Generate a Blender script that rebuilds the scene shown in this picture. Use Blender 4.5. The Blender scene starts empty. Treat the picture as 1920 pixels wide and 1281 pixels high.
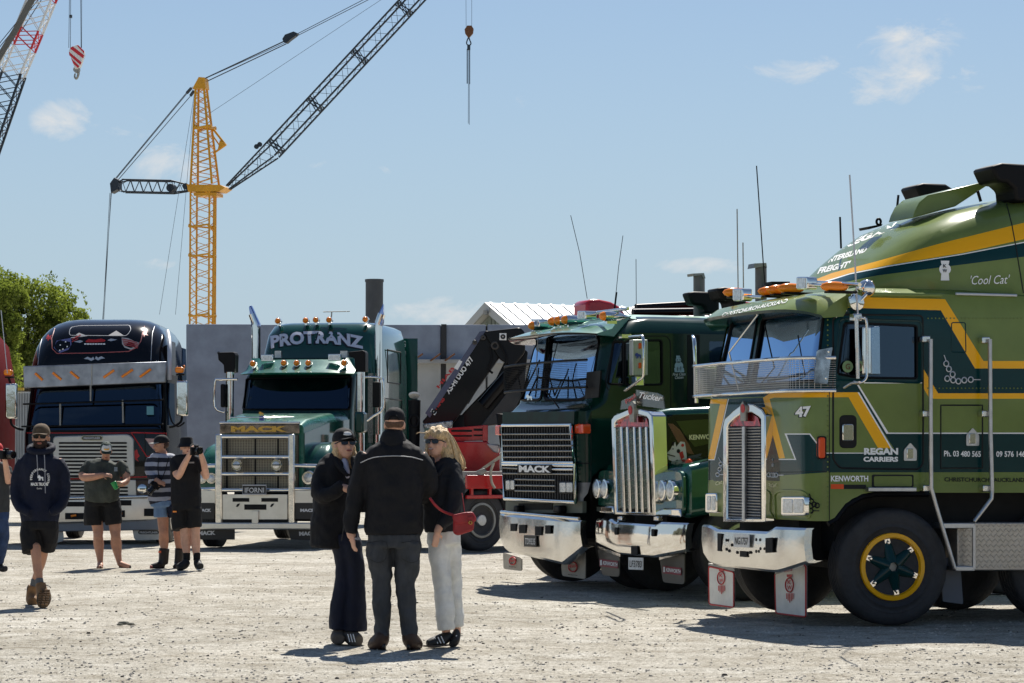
import bpy, bmesh, math, random
from mathutils import Vector as V, Matrix, noise
from mathutils.bvhtree import BVHTree
random.seed(7)
S=bpy.context.scene; COL=S.collection
# ---------------------------------------------------------------- camera
F=4800.0; PIT=math.atan(225.5/F); EYE=1.45
cd=bpy.data.cameras.new('camera'); cam=bpy.data.objects.new('camera',cd); COL.objects.link(cam)
cd.sensor_width=36; cd.lens=36*F/1920; cd.clip_start=.5; cd.clip_end=6000
cam.location=(0,0,EYE); cam.rotation_euler=(math.pi/2+PIT,0,0); S.camera=cam
# ---------------------------------------------------------------- light
SUN_EL=math.radians(53); SUN_AZ=math.radians(9)     # azimuth from +Y towards +X
w=bpy.data.worlds.new('World'); S.world=w; w.use_nodes=True; nt=w.node_tree; N=nt.nodes; Lk=nt.links
bg=N['Background']; sky=N.new('ShaderNodeTexSky'); sky.sky_type='NISHITA'; sky.sun_disc=False
sky.sun_elevation=SUN_EL; sky.sun_rotation=SUN_AZ; sky.air_density=1.0; sky.dust_density=.3; sky.ozone_density=1.6
bg.inputs[1].default_value=.0515
def nd(t,**k):
    n=N.new(t)
    for a,b in k.items(): setattr(n,a,b)
    return n
def mth(op,a,b=None,c=None,clamp=False):
    n=nd('ShaderNodeMath',operation=op,use_clamp=clamp)
    for i,x in enumerate((a,b,c)):
        if x is None: continue
        if isinstance(x,(int,float)): n.inputs[i].default_value=x
        else: Lk.new(x,n.inputs[i])
    return n.outputs[0]
tc=nd('ShaderNodeTexCoord'); sep=nd('ShaderNodeSeparateXYZ'); Lk.new(tc.outputs['Generated'],sep.inputs[0])
ax=mth('DIVIDE',sep.outputs[0],mth('MAXIMUM',sep.outputs[1],.05)); az=mth('DIVIDE',sep.outputs[2],mth('MAXIMUM',sep.outputs[1],.05))
cmb=nd('ShaderNodeCombineXYZ'); Lk.new(ax,cmb.inputs[0]); Lk.new(az,cmb.inputs[1])
mp=nd('ShaderNodeMapping'); mp.inputs['Scale'].default_value=(34,58,1); Lk.new(cmb.outputs[0],mp.inputs[0])
nz=nd('ShaderNodeTexNoise'); nz.inputs['Scale'].default_value=1.0; nz.inputs['Detail'].default_value=9; nz.inputs['Roughness'].default_value=.62; nz.inputs['Distortion'].default_value=.5
Lk.new(mp.outputs[0],nz.inputs[0])
tot=None
CL=[(130,222,75,38,.75),(235,245,60,30,.45),(315,300,75,42,.7),(1690,110,95,75,1.0),(1500,130,90,28,.8),(1640,170,50,28,.8),(1310,500,75,18,.8),(850,585,95,26,.85),(780,585,50,18,.5),
    (290,495,50,12,.55),(570,305,40,15,.4),(945,185,40,18,.3),(1810,140,70,30,.4),(720,315,30,9,.3),(1760,60,60,40,.4),(620,400,30,9,.25),(100,600,160,40,.3)]
for (px,py,rx,ry,st) in CL:
    rx*=1.25; ry*=1.3
    cx=(px-960)/F; cz=(866-py)/F
    dx=mth('DIVIDE',mth('SUBTRACT',ax,cx),rx/F); dz=mth('DIVIDE',mth('SUBTRACT',az,cz),ry/F)
    r2=mth('ADD',mth('MULTIPLY',dx,dx),mth('MULTIPLY',dz,dz))
    m=mth('MULTIPLY',mth('SUBTRACT',1.0,r2,clamp=True),st)
    tot=m if tot is None else mth('MAXIMUM',tot,m)
# other clouds of the same sky all around, outside the frame
mp2=nd('ShaderNodeMapping'); mp2.inputs['Scale'].default_value=(3,3,9); Lk.new(tc.outputs['Generated'],mp2.inputs[0])
nz2=nd('ShaderNodeTexNoise'); nz2.inputs['Scale'].default_value=1.3; nz2.inputs['Detail'].default_value=8; Lk.new(mp2.outputs[0],nz2.inputs[0])
far=mth('MULTIPLY',mth('SUBTRACT',nz2.outputs[0],.6,clamp=True),2.5)
out=mth('GREATER_THAN',mth('ABSOLUTE',ax),.3)
fac=mth('MULTIPLY',mth('MULTIPLY',mth('ADD',mth('SUBTRACT',mth('POWER',tot,.6),.78),mth('MULTIPLY',mth('SUBTRACT',nz.outputs[0],.42),3.2)),1.3,clamp=True),mth('MULTIPLY',tot,3.0,clamp=True),clamp=True)
fac=mth('MAXIMUM',fac,mth('MULTIPLY',far,out),clamp=True)
hz=mth('MULTIPLY',mth('SUBTRACT',1.0,mth('MULTIPLY',sep.outputs[2],4.5),clamp=True),.9,clamp=True)
hm=nd('ShaderNodeMixRGB'); Lk.new(hz,hm.inputs[0]); Lk.new(sky.outputs[0],hm.inputs[1]); hm.inputs[2].default_value=(4.7,6.1,7.5,1)
tint=nd('ShaderNodeMixRGB',blend_type='MULTIPLY'); tint.inputs[0].default_value=1; tint.inputs[2].default_value=(.97,.995,1.03,1); Lk.new(hm.outputs[0],tint.inputs[1])
mx=nd('ShaderNodeMixRGB'); Lk.new(mth('MULTIPLY',fac,.9),mx.inputs[0]); Lk.new(tint.outputs[0],mx.inputs[1]); mx.inputs[2].default_value=(8.6,8.8,8.9,1)
Lk.new(mx.outputs[0],bg.inputs[0])
sd=bpy.data.lights.new('sun','SUN'); sd.energy=4.35; sd.angle=math.radians(.5); sd.color=(1,.95,.87)
so=bpy.data.objects.new('sun',sd); COL.objects.link(so)
sv=V((math.sin(SUN_AZ)*math.cos(SUN_EL),math.cos(SUN_AZ)*math.cos(SUN_EL),math.sin(SUN_EL)))
so.rotation_euler=sv.to_track_quat('Z','Y').to_euler(); so.location=(0,0,60)
S.view_settings.view_transform='Standard'; S.view_settings.look='None'; S.view_settings.gamma=1; S.view_settings.exposure=.74; S.view_settings.use_curve_mapping=False
S.cycles.max_bounces=8; S.cycles.transparent_max_bounces=12; S.cycles.glossy_bounces=5
# ---------------------------------------------------------------- materials
MATS={}
def mat(name,col,rough=.5,metal=0,coat=0,var=0,vs=6,bump=0,bs=40,col2=None,spec=.5,emis=None,trans=0,alpha=1,stretch=None):
    if name in MATS: return MATS[name]
    m=bpy.data.materials.new(name); m.use_nodes=True; n=m.node_tree.nodes; l=m.node_tree.links; b=n['Principled BSDF']
    b.inputs['Base Color'].default_value=(*col,1); b.inputs['Roughness'].default_value=rough; b.inputs['Metallic'].default_value=metal
    b.inputs['Coat Weight'].default_value=coat; b.inputs['Coat Roughness'].default_value=.04; b.inputs['Specular IOR Level'].default_value=spec*(.5 if coat and not metal else 1)
    b.inputs['Transmission Weight'].default_value=trans; b.inputs['Alpha'].default_value=alpha
    co=n.new('ShaderNodeTexCoord'); src=co.outputs['Object']
    if stretch:
        mpp=n.new('ShaderNodeMapping'); mpp.inputs['Scale'].default_value=stretch; l.new(src,mpp.inputs[0]); src=mpp.outputs[0]
    if var or col2:
        t=n.new('ShaderNodeTexNoise'); t.inputs['Scale'].default_value=vs; t.inputs['Detail'].default_value=7; t.inputs['Roughness'].default_value=.6; l.new(src,t.inputs[0])
        r=n.new('ShaderNodeValToRGB'); c2=col2 or tuple(min(1,c*(1+var)) for c in col); c1=tuple(c*(1-var) for c in col)
        r.color_ramp.elements[0].position=.34; r.color_ramp.elements[1].position=.66
        r.color_ramp.elements[0].color=(*c1,1); r.color_ramp.elements[1].color=(*c2,1)
        l.new(t.outputs[0],r.inputs[0]); l.new(r.outputs[0],b.inputs['Base Color'])
        if rough<.9:
            q=n.new('ShaderNodeMapRange'); q.inputs[3].default_value=max(0,rough*.75); q.inputs[4].default_value=min(1,rough*1.3+.02); l.new(t.outputs[0],q.inputs[0]); l.new(q.outputs[0],b.inputs['Roughness'])
    if bump:
        t2=n.new('ShaderNodeTexNoise'); t2.inputs['Scale'].default_value=bs; t2.inputs['Detail'].default_value=5; l.new(src,t2.inputs[0])
        bp=n.new('ShaderNodeBump'); bp.inputs['Strength'].default_value=bump; bp.inputs['Distance'].default_value=.02; l.new(t2.outputs[0],bp.inputs['Height']); l.new(bp.outputs[0],b.inputs['Normal'])
    if emis: b.inputs['Emission Color'].default_value=(*emis,1); b.inputs['Emission Strength'].default_value=1
    MATS[name]=m; return m
def glassmat(name,tint,refl,gc=(.5,.72,1,1)):
    m=bpy.data.materials.new(name); m.use_nodes=True; n=m.node_tree.nodes; l=m.node_tree.links; n.remove(n['Principled BSDF'])
    t=n.new('ShaderNodeBsdfTransparent'); t.inputs[0].default_value=(*tint,1)
    g=n.new('ShaderNodeBsdfGlossy'); g.inputs['Roughness'].default_value=.015; g.inputs[0].default_value=gc
    lw=n.new('ShaderNodeLayerWeight'); lw.inputs[0].default_value=.35
    mr=n.new('ShaderNodeMapRange'); mr.inputs[3].default_value=refl; mr.inputs[4].default_value=min(1,refl+.5); l.new(lw.outputs[1],mr.inputs[0])
    x=n.new('ShaderNodeMixShader'); l.new(mr.outputs[0],x.inputs[0]); l.new(t.outputs[0],x.inputs[1]); l.new(g.outputs[0],x.inputs[2])
    l.new(x.outputs[0],n['Material Output'].inputs[0]); MATS[name]=m; return m
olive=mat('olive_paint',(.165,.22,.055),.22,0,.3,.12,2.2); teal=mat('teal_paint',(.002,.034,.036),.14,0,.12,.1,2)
yellow=mat('yellow_paint',(.98,.47,.004),.25,0,.3); white=mat('white_print',(.9,.9,.88),.5); cream=mat('cream_print',(.72,.7,.42),.5)
dgreen=mat('dark_green_paint',(.004,.028,.02),.12,0,.3,.15,2); mgreen=mat('green_metallic_paint',(.004,.075,.05),.2,.25,1,.2,2)
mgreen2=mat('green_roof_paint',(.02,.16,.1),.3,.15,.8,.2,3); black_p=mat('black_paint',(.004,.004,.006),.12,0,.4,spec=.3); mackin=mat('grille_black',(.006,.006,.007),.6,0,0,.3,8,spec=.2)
chrome=mat('chrome',(.82,.8,.76),.06,1,0,0,0,.05,3); chromeb=mat('polished_alloy',(.75,.73,.69),.16,1,0,.08,4,.12,7); alu=mat('brushed_alloy',(.5,.5,.5),.35,1,0,.15,9)
dull=mat('dull_steel',(.33,.32,.29),.5,.8,0,.2,10); rubber=mat('tyre_rubber',(.026,.026,.028),.6,0,0,.35,12,.2,60); blk=mat('black_plastic',(.004,.004,.005),.5,0,0,.2,12,spec=.2)
under=mat('chassis_black',(.004,.004,.004),.8,0,0,.4,5); red=mat('red_paint',(.5,.012,.014),.25,0,.8,.1,3); redp=mat('red_print',(.5,.02,.02),.5)
amber=mat('amber_lens',(.95,.26,.01),.15,0,.6,spec=.6); redlens=mat('orange_red_lens',(.8,.09,.02),.15,0,.6); clear=mat('lamp_glass',(.62,.64,.64),.08,.55,.8,.25,30,.3,90)
gold=mat('gold_letter',(.5,.3,.07),.25,.9); silverp=mat('silver_print',(.55,.57,.6),.4,.3); bluep=mat('blue_print',(.05,.07,.3),.5); grey=mat('grey_paint',(.2,.21,.22),.4,.2,.3,.15,5)
brown=mat('brown_print',(.16,.07,.03),.5); seat=mat('seat_fabric',(.05,.05,.055),.9,0,0,.3,10); seam=mat('panel_gap',(.002,.003,.003),.7)
platem=mat('plate_black',(.01,.01,.01),.4); platew=mat('plate_white',(.75,.75,.72),.5,0,0,.1,20); acr=glassmat('acrylic_smoke',(.72,.72,.7),.02,(.6,.58,.55,1))
glass=glassmat('tinted_glass',(.30,.40,.48),.30); glassd=glassmat('dark_glass',(.07,.08,.09),.06); glass2=glassmat('windscreen_glass',(.07,.11,.16),.6)
# ---------------------------------------------------------------- frames and tools
def ray(px,py):
    u=(px-960)/F; v=(640.5-py)/F
    return V((u,math.cos(PIT)-v*math.sin(PIT),math.sin(PIT)+v*math.cos(PIT)))
def tagit(o,label=None,category=None,group=None,kind=None):
    for k,x in (('label',label),('category',category),('group',group),('kind',kind)):
        if x: o[k]=x
    return o
def empty(name,loc,rz=0,parent=None,**k):
    o=bpy.data.objects.new(name,None); COL.objects.link(o); o.location=loc; o.rotation_euler=(0,0,rz); o.empty_display_size=.3
    if parent: o.parent=parent
    return tagit(o,**k)
def obj(name,bm,m,parent=None,smooth=35,bevel=0,loc=None,keep=False,**k):
    bmesh.ops.remove_doubles(bm,verts=bm.verts,dist=1e-5)
    me=bpy.data.meshes.new(name)
    if smooth:
        c=math.cos(math.radians(smooth)); bm.normal_update()
        for f in bm.faces: f.smooth=True
        for e in bm.edges:
            if len(e.link_faces)==2 and e.link_faces[0].normal.dot(e.link_faces[1].normal)<c: e.smooth=False
    bm.to_mesh(me); bm.free()
    for x in (m if isinstance(m,(list,tuple)) else [m]): me.materials.append(x)
    o=bpy.data.objects.new(name,me); COL.objects.link(o)
    if parent: o.parent=parent
    if loc is not None: o.location=loc
    if bevel:
        b=o.modifiers.new('b','BEVEL'); b.width=bevel; b.segments=2; b.limit_method='ANGLE'; b.angle_limit=.6
    if bevel or smooth==-1: pass
    return tagit(o,**k)
def poly_face(bm,pts):
    try: return bm.faces.new([bm.verts.new(p) for p in pts])
    except ValueError: return None
def prism(bm,pts,d):
    """closed prism: polygon pts (Vectors) extruded by vector d"""
    n=len(pts); a=[bm.verts.new(p) for p in pts]; b=[bm.verts.new(p+d) for p in pts]
    fa=bm.faces.new(a); fb=bm.faces.new(b[::-1])
    fs=[fa,fb]+[bm.faces.new((a[i],b[i],b[(i+1)%n],a[(i+1)%n])) for i in range(n)]
    bmesh.ops.recalc_face_normals(bm,faces=fs); return fs
def box(bm,c,s,R=None):
    x,y,z=[q/2 for q in s]; P=[V(p) for p in ((-x,-y,-z),(x,-y,-z),(x,y,-z),(-x,y,-z))]
    if R is None: R=Matrix.Identity(3)
    return prism(bm,[V(c)+R@p for p in P],R@V((0,0,2*z)))
def tube(bm,pts,r,n=8,closed=False,r2=None):
    pts=[V(p) for p in pts]; m=len(pts); rings=[]; prev=None
    for i,p in enumerate(pts):
        a=pts[(i-1)%m] if (closed or i>0) else p; b=pts[(i+1)%m] if (closed or i<m-1) else p
        t=(b-a)
        if t.length<1e-9: t=V((0,0,1))
        t.normalize()
        if prev is None: u=t.orthogonal().normalized()
        else:
            u=prev-t*prev.dot(t); u=u.normalized() if u.length>1e-6 else t.orthogonal().normalized()
        prev=u; w_=t.cross(u); rr=r if r2 is None else r+(r2-r)*i/max(1,m-1)
        rings.append([bm.verts.new(p+(u*math.cos(2*math.pi*k/n)+w_*math.sin(2*math.pi*k/n))*rr) for k in range(n)])
    rng=range(m) if closed else range(m-1)
    for i in rng:
        A=rings[i]; B=rings[(i+1)%m]
        for k in range(n): bm.faces.new((A[k],A[(k+1)%n],B[(k+1)%n],B[k]))
    if not closed: bm.faces.new(rings[0][::-1]); bm.faces.new(rings[-1])
def smoothpts(pts,n=5,closed=False):
    """Catmull-Rom"""
    pts=[V(p) for p in pts]; m=len(pts); o=[]
    for i in range(m if closed else m-1):
        g=lambda k: pts[k%m] if closed else pts[max(0,min(m-1,k))]
        p0,p1,p2,p3=g(i-1),g(i),g(i+1),g(i+2)
        for j in range(n):
            t=j/n; o.append(.5*((2*p1)+(p2-p0)*t+(2*p0-5*p1+4*p2-p3)*t*t+(3*p1-p0-3*p2+p3)*t**3))
    if not closed: o.append(pts[-1])
    return o
def lathe(bm,prof,c=(0,0,0),axis='y',n=32,R=None):
    """prof: (radius, height along axis)"""
    c=V(c); rings=[]
    for r,h in prof:
        ring=[]
        for k in range(n):
            a=2*math.pi*k/n; q=V((r*math.cos(a),h,r*math.sin(a))) if axis=='y' else (V((h,r*math.cos(a),r*math.sin(a))) if axis=='x' else V((r*math.cos(a),r*math.sin(a),h)))
            ring.append(bm.verts.new(c+((R@q) if R else q)))
        rings.append(ring)
    fs=[]
    for A,B in zip(rings,rings[1:]):
        for k in range(n): fs.append(bm.faces.new((A[k],A[(k+1)%n],B[(k+1)%n],B[k])))
    if prof[0][0]>1e-4: fs.append(bm.faces.new(rings[0]))
    if prof[-1][0]>1e-4: fs.append(bm.faces.new(rings[-1][::-1]))
    bmesh.ops.remove_doubles(bm,verts=[v for r in (rings[0],rings[-1]) for v in r],dist=1e-6)
    fs=[f for f in fs if f.is_valid]; bmesh.ops.recalc_face_normals(bm,faces=fs)
def loft(bm,rings,cap=True,closed=True):
    R=[[bm.verts.new(p) for p in r] for r in rings]; n=len(R[0]); fs=[]
    for A,B in zip(R,R[1:]):
        for k in range(n if closed else n-1): fs.append(bm.faces.new((A[k],A[(k+1)%n],B[(k+1)%n],B[k])))
    if cap: fs+=[bm.faces.new(R[0][::-1]),bm.faces.new(R[-1])]
    bmesh.ops.recalc_face_normals(bm,faces=fs); return fs
def rrect(x0,x1,y0,y1,rf,rb,z,n=6):
    """plan ring: rounded rectangle, rf radius at the x1 (front) corners, rb at the rear"""
    o=[]
    for cx,cy,a0,r in ((x1-rf,y1-rf,0,rf),(x0+rb,y1-rb,90,rb),(x0+rb,y0+rb,180,rb),(x1-rf,y0+rf,270,rf)):
        for k in range(n+1):
            a=math.radians(a0+90*k/n); o.append(V((cx+r*math.cos(a),cy+r*math.sin(a),z)))
    return o
def ell(bm,c,r,R=None,seg=14,rings=9):
    c=V(c); o=[]
    for i in range(rings+1):
        th=math.pi*i/rings
        for k in range(seg) if 0<i<rings else range(1):
            ph=2*math.pi*k/seg; q=V((r[0]*math.sin(th)*math.cos(ph),r[1]*math.sin(th)*math.sin(ph),r[2]*math.cos(th)))
            o.append(bm.verts.new(c+((R@q) if R else q)))
    g=lambda i,k: o[0] if i==0 else (o[-1] if i==rings else o[1+(i-1)*seg+k%seg])
    for i in range(rings):
        for k in range(seg):
            vs=[g(i,k),g(i+1,k),g(i+1,k+1),g(i,k+1)]; u=[]
            for x in vs:
                if x not in u: u.append(x)
            bm.faces.new(u)
def inpoly(x,y,P):
    c=False; j=len(P)-1
    for i in range(len(P)):
        if (P[i][1]>y)!=(P[j][1]>y) and x<(P[j][0]-P[i][0])*(y-P[i][1])/(P[j][1]-P[i][1])+P[i][0]: c=not c
        j=i
    return c
class Fr:
    """local frame of a thing: x forward, y left (towards the viewer for the parked row), z up"""
    def __init__(s,name,ox,oy,th,**k):
        s.o=V((ox,oy,0)); a=math.radians(180+th); s.a=a
        s.M=Matrix.Rotation(a,3,'Z'); s.Mi=s.M.inverted(); s.C=s.Mi@(V((0,0,EYE))-s.o)
        s.root=empty(name,s.o,a,**k) if name else None
    def d(s,px,py): return s.Mi@ray(px,py)
    def P(s,px,py,x=None,y=None,z=None):
        d=s.d(px,py); ax_,v=(0,x) if x is not None else ((1,y) if y is not None else (2,z))
        return s.C+d*((v-s.C[ax_])/d[ax_])
    def proj(s,p):
        q=s.M@V(p)+s.o-V((0,0,EYE)); dd=q.y*math.cos(PIT)+q.z*math.sin(PIT); vv=-q.y*math.sin(PIT)+q.z*math.cos(PIT)
        return (960+F*q.x/dd,640.5-F*vv/dd)
    def poly(s,pts,x=None,y=None): return [s.P(a,b,x,y) for a,b in pts]
    def pr(s,name,pts,m,x=None,y=None,t=.02,parent=None,bevel=0,**k):
        bm=bmesh.new(); prism(bm,s.poly(pts,x,y),V((-t,0,0)) if x is not None else V((0,-t,0)))
        return obj(name,bm,m,parent or s.root,0 if not bevel else 35,bevel,**k)
    def rect(s,name,x0,y0,x1,y1,m,x=None,y=None,t=.02,parent=None,bevel=0,**k):
        return s.pr(name,[(x0,y0),(x1,y0),(x1,y1),(x0,y1)],m,x,y,t,parent,bevel,**k)
    def tb(s,name,pts,r,m,x=None,y=None,closed=False,parent=None,n=8,sm=0,**k):
        P=[s.P(q[0],q[1],q[2] if len(q)>2 else x,y) for q in pts]
        if sm: P=smoothpts(P,sm,closed)
        bm=bmesh.new(); tube(bm,P,r,n,closed); return obj(name,bm,m,parent or s.root,60,**k)
    # --- paint and decals laid on a body mesh (bm in local coordinates)
    def cut(s,bm,poly,idx=None,take=False,grow=0):
        xs=[p[0] for p in poly]; ys=[p[1] for p in poly]; X0,X1,Y0,Y1=min(xs),max(xs),min(ys),max(ys)
        def cand():
            o=[]
            for f in bm.faces:
                c=f.calc_center_median()
                if f.normal.dot(s.C-c)<=0: continue
                q=[s.proj(v.co) for v in f.verts]
                if max(a for a,_ in q)<X0 or min(a for a,_ in q)>X1 or max(b for _,b in q)<Y0 or min(b for _,b in q)>Y1: continue
                o.append(f)
            return o
        bm.normal_update()
        for i in range(len(poly)):
            a,b=poly[i],poly[(i+1)%len(poly)]
            n=s.d(*a).cross(s.d(*b))
            if n.length<1e-9: continue
            fs=cand(); g=list({e for f in fs for e in f.edges})+list({v for f in fs for v in f.verts})+fs
            bmesh.ops.bisect_plane(bm,geom=g,plane_co=s.C,plane_no=n.normalized(),dist=1e-5)
            bm.normal_update()
        sel=[f for f in cand() if inpoly(*s.proj(f.calc_center_median()),poly)]
        if idx is not None:
            for f in sel: f.material_index=idx
        if take:
            nb=bmesh.new(); vm={}
            for f in sel:
                vs=[]
                for v in f.verts:
                    if v not in vm: vm[v]=nb.verts.new(v.co-f.normal*take)
                    vs.append(vm[v])
                try: nb.faces.new(vs)
                except ValueError: pass
            bmesh.ops.delete(bm,geom=sel,context='FACES'); return nb
        return sel
    def hit(s,bvh,px,py,off=.006):
        d=s.d(px,py).normalized(); h=bvh.ray_cast(s.C,d)
        return (h[0]-d*off) if h[0] else None
    def seam(s,name,bvh,poly,r,m,closed=True,parent=None,step=6,off=.0,**k):
        P=[]; n=len(poly)
        for i in range(n if closed else n-1):
            a,b=V(poly[i]),V(poly[(i+1)%n]); q=max(1,int((b-a).length/step))
            for j in range(q):
                c=a+(b-a)*j/q; h=s.hit(bvh,c.x,c.y,off)
                if h: P.append(h)
        if not closed:
            h=s.hit(bvh,*poly[-1],off)
            if h: P.append(h)
        bm=bmesh.new(); tube(bm,P,r,5,closed); return obj(name,bm,m,parent or s.root,60,**k)
    def text(s,name,txt,m,BL,BR,H,bvh=None,x=None,y=None,shear=0,bold=.02,arc=0,parent=None,off=.006,fill=True,**k):
        """lettering laid on a plane or a body; H = height in pixels (negative x shear slants)"""
        g=textgeo(txt,bold); BL=V(BL); BR=V(BR); e=BR-BL; up=V((e.y,-e.x)).normalized()*H
        bm=bmesh.new(); vs=[]
        for (u,v) in g[0]:
            q=BL+e*u+up*v+V((shear*H*v,0))
            if arc: q=q+V((0,-arc*(1-(2*u-1)**2)))
            h=s.hit(bvh,q.x,q.y,off) if bvh else s.P(q.x,q.y,x,y)
            vs.append(bm.verts.new(h if h else s.P(q.x,q.y,0 if x is None and y is None else x,y)) if (h or not bvh) else None)
        for f in g[1]:
            if all(vs[i] for i in f):
                try: bm.faces.new([vs[i] for i in f])
                except ValueError: pass
        return obj(name,bm,m,parent or s.root,0,**k)
    def print(s,name,polys,m,bvh=None,x=None,y=None,parent=None,off=.006,**k):
        """flat print: polygons laid on a surface"""
        bm=bmesh.new()
        for p in polys:
            q=[s.hit(bvh,a,b,off) if bvh else s.P(a,b,x,y) for a,b in p]
            if all(q): poly_face(bm,q)
        bmesh.ops.triangulate(bm,faces=bm.faces)
        return obj(name,bm,m,parent or s.root,0,**k)
TG={}
def textgeo(txt,bold):
    if (txt,bold) in TG: return TG[(txt,bold)]
    c=bpy.data.curves.new('t','FONT'); c.body=txt; c.offset=bold; c.resolution_u=3; c.fill_mode='FRONT'
    o=bpy.data.objects.new('t',c); COL.objects.link(o); dg=bpy.context.evaluated_depsgraph_get(); me=bpy.data.meshes.new_from_object(o.evaluated_get(dg))
    xs=[v.co.x for v in me.vertices]; ys=[v.co.y for v in me.vertices]; a,b,c0,d0=min(xs),max(xs),min(ys),max(ys)
    g=([((v.co.x-a)/(b-a),(v.co.y-c0)/(d0-c0)) for v in me.vertices],[tuple(p.vertices) for p in me.polygons])
    bpy.data.objects.remove(o); bpy.data.meshes.remove(me); bpy.data.curves.remove(c); TG[(txt,bold)]=g; return g
def circ(cx,cy,rx,ry,n=16): return [(cx+rx*math.cos(2*math.pi*k/n),cy+ry*math.sin(2*math.pi*k/n)) for k in range(n)]
def rpoly(x0,y0,x1,y1,r,n=4):
    o=[]
    for cx,cy,a0 in ((x1-r,y1-r,0),(x0+r,y1-r,90),(x0+r,y0+r,180),(x1-r,y0+r,270)):
        for k in range(n+1): a=math.radians(a0+90*k/n); o.append((cx+r*math.cos(a),cy+r*math.sin(a)))
    return o
def rcorner(poly,r,n=4):
    """round the corners of a pixel polygon"""
    o=[]; m=len(poly)
    for i in range(m):
        p=V(poly[i]); a=(V(poly[i-1])-p); b=(V(poly[(i+1)%m])-p); q=min(r,a.length*.45,b.length*.45)
        A=p+a.normalized()*q; B=p+b.normalized()*q
        for k in range(n+1): t=k/n; o.append(tuple(A*(1-t)**2+p*2*t*(1-t)+B*t*t))
    return o
def wheel(fr,x,y,side=1,R=.52,W=.29,steer=0,rim=alu,hub=alu,style='plain',zc=None):
    """tyre with its rim; side=+1 has its outer face at +y"""
    c=V((x,y,zc or R)); Rm=Matrix.Rotation(math.radians(steer),3,'Z')
    bm=bmesh.new(); w2=W/2; rr=R*.56; p=[(rr,-w2*.8),(rr+.06,-w2*.97),(R*.82,-w2),(R*.95,-w2*.93),(R*.985,-w2*.84)]
    for g in (-.62,-.3,0,.3,.62): p+=[(R*.995,w2*g-.035*1.2+.012),(R*.998,w2*g-.014),(R*.975,w2*g-.009),(R*.975,w2*g+.009),(R*.998,w2*g+.014)]
    p=[q for q in p]; p+=[(R*.985,w2*.84),(R*.95,w2*.93),(R*.9,w2*.985),(R*.82,w2),(R*.8,w2*.985),(R*.79,w2*1.0),(R*.775,w2*1.0),(R*.765,w2*.985),(R*.70,w2*.99),(R*.695,w2*1.005),(R*.68,w2*1.005),(R*.675,w2*.985),(rr+.05,w2*.95),(rr,w2*.8)]
    lathe(bm,[(a,b*side) for a,b in p],(0,0,0),'y',56); t=obj('wheel',bm,rubber,fr.root,40,loc=c); t.rotation_euler=(0,0,math.radians(steer))
    o=w2*side; bm=bmesh.new(); pr=[(rr+.012,o*.8),(rr+.006,o*1.0),(rr-.03,o*1.03),(rr-.042,o*.8),(rr-.045,o*.55),(rr-.05,o*.1),(rr-.05,-o*.8)]
    lathe(bm,pr,(0,0,0),'y',40); bmesh.ops.delete(bm,geom=[f for f in bm.faces if len(f.verts)>4],context='FACES'); obj('rim',bm,rim,t,40)
    bm=bmesh.new()
    if style=='spider':
        for k in range(6):
            a=math.radians(60*k+20); u=V((math.cos(a),0,math.sin(a)))
            tube(bm,[u*.03+V((0,o*.72,0)),u*.13+V((0,o*.62,0)),u*(rr-.05)+V((0,o*.5,0))],.07,8,r2=.045)
        lathe(bm,[(.001,o*.8),(.1,o*.8),(.12,o*.6),(.12,-o*.2),(.001,-o*.2)],(0,0,0),'y',24); obj('hub',bm,hub,t,50)
        bm=bmesh.new(); lathe(bm,[(.001,o*.92),(.05,o*.92),(.058,o*.86),(.062,o*.7)],(0,0,0),'y',20); obj('hub_cap',bm,dull,t,40)
        for k in range(6):
            a=math.radians(60*k+20); u=V((math.cos(a),0,math.sin(a))); bm=bmesh.new()
            Rk=Matrix.Rotation(-a,3,'Y'); box(bm,u*(rr-.068)+V((0,o*.64,0)),(.062,.05,.055),Rk); lathe(bm,[(.001,o*1.0),(.014,o*1.0),(.016,o*.6)],u*(rr-.075),'y',8)
            obj('wheel_clamp',bm,chrome,t,35,.006)
        bm=bmesh.new(); lathe(bm,[(.001,-o*.1),(rr-.055,-o*.1)],(0,0,0),'y',24); obj('brake_drum',bm,under,t)
    else:
        lathe(bm,[(rr-.045,o*.15),(rr-.09,o*.5),(rr-.13,o*.5),(.11,o*.45),(.10,o*.9),(.085,o*1.0),(.001,o*1.02)],(0,0,0),'y',32); obj('hub',bm,hub,t,40)
        bm=bmesh.new()
        for k in range(10):
            a=math.radians(36*k); lathe(bm,[(.001,o*.72),(.017,o*.7),(.018,o*.42)],(math.cos(a)*.145,0,math.sin(a)*.145),'y',8)
        obj('wheel_nuts',bm,chrome,t,40)
    return t
def bulldog(fr,name,cx,cy,s,m,flip=1,**k):
    """small standing dog emblem"""
    def q(L): return [(cx+flip*a*s,cy+b*s) for a,b in L]
    fr.print(name,[q([(-1,-.2),(-.8,-.7),(-.4,-.9),(-.1,-.6),(.1,-.3),(.7,-.3),(.9,-.1),(.8,.2),(-.3,.25),(-.9,.1)]),q([(-.5,.2),(-.2,.2),(-.25,.9),(-.65,.9)]),q([(.4,.2),(.8,.15),(.95,.9),(.55,.9)]),q([(-.15,.2),(.05,.2),(.05,.8),(-.15,.8)])],m,**k)
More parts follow.
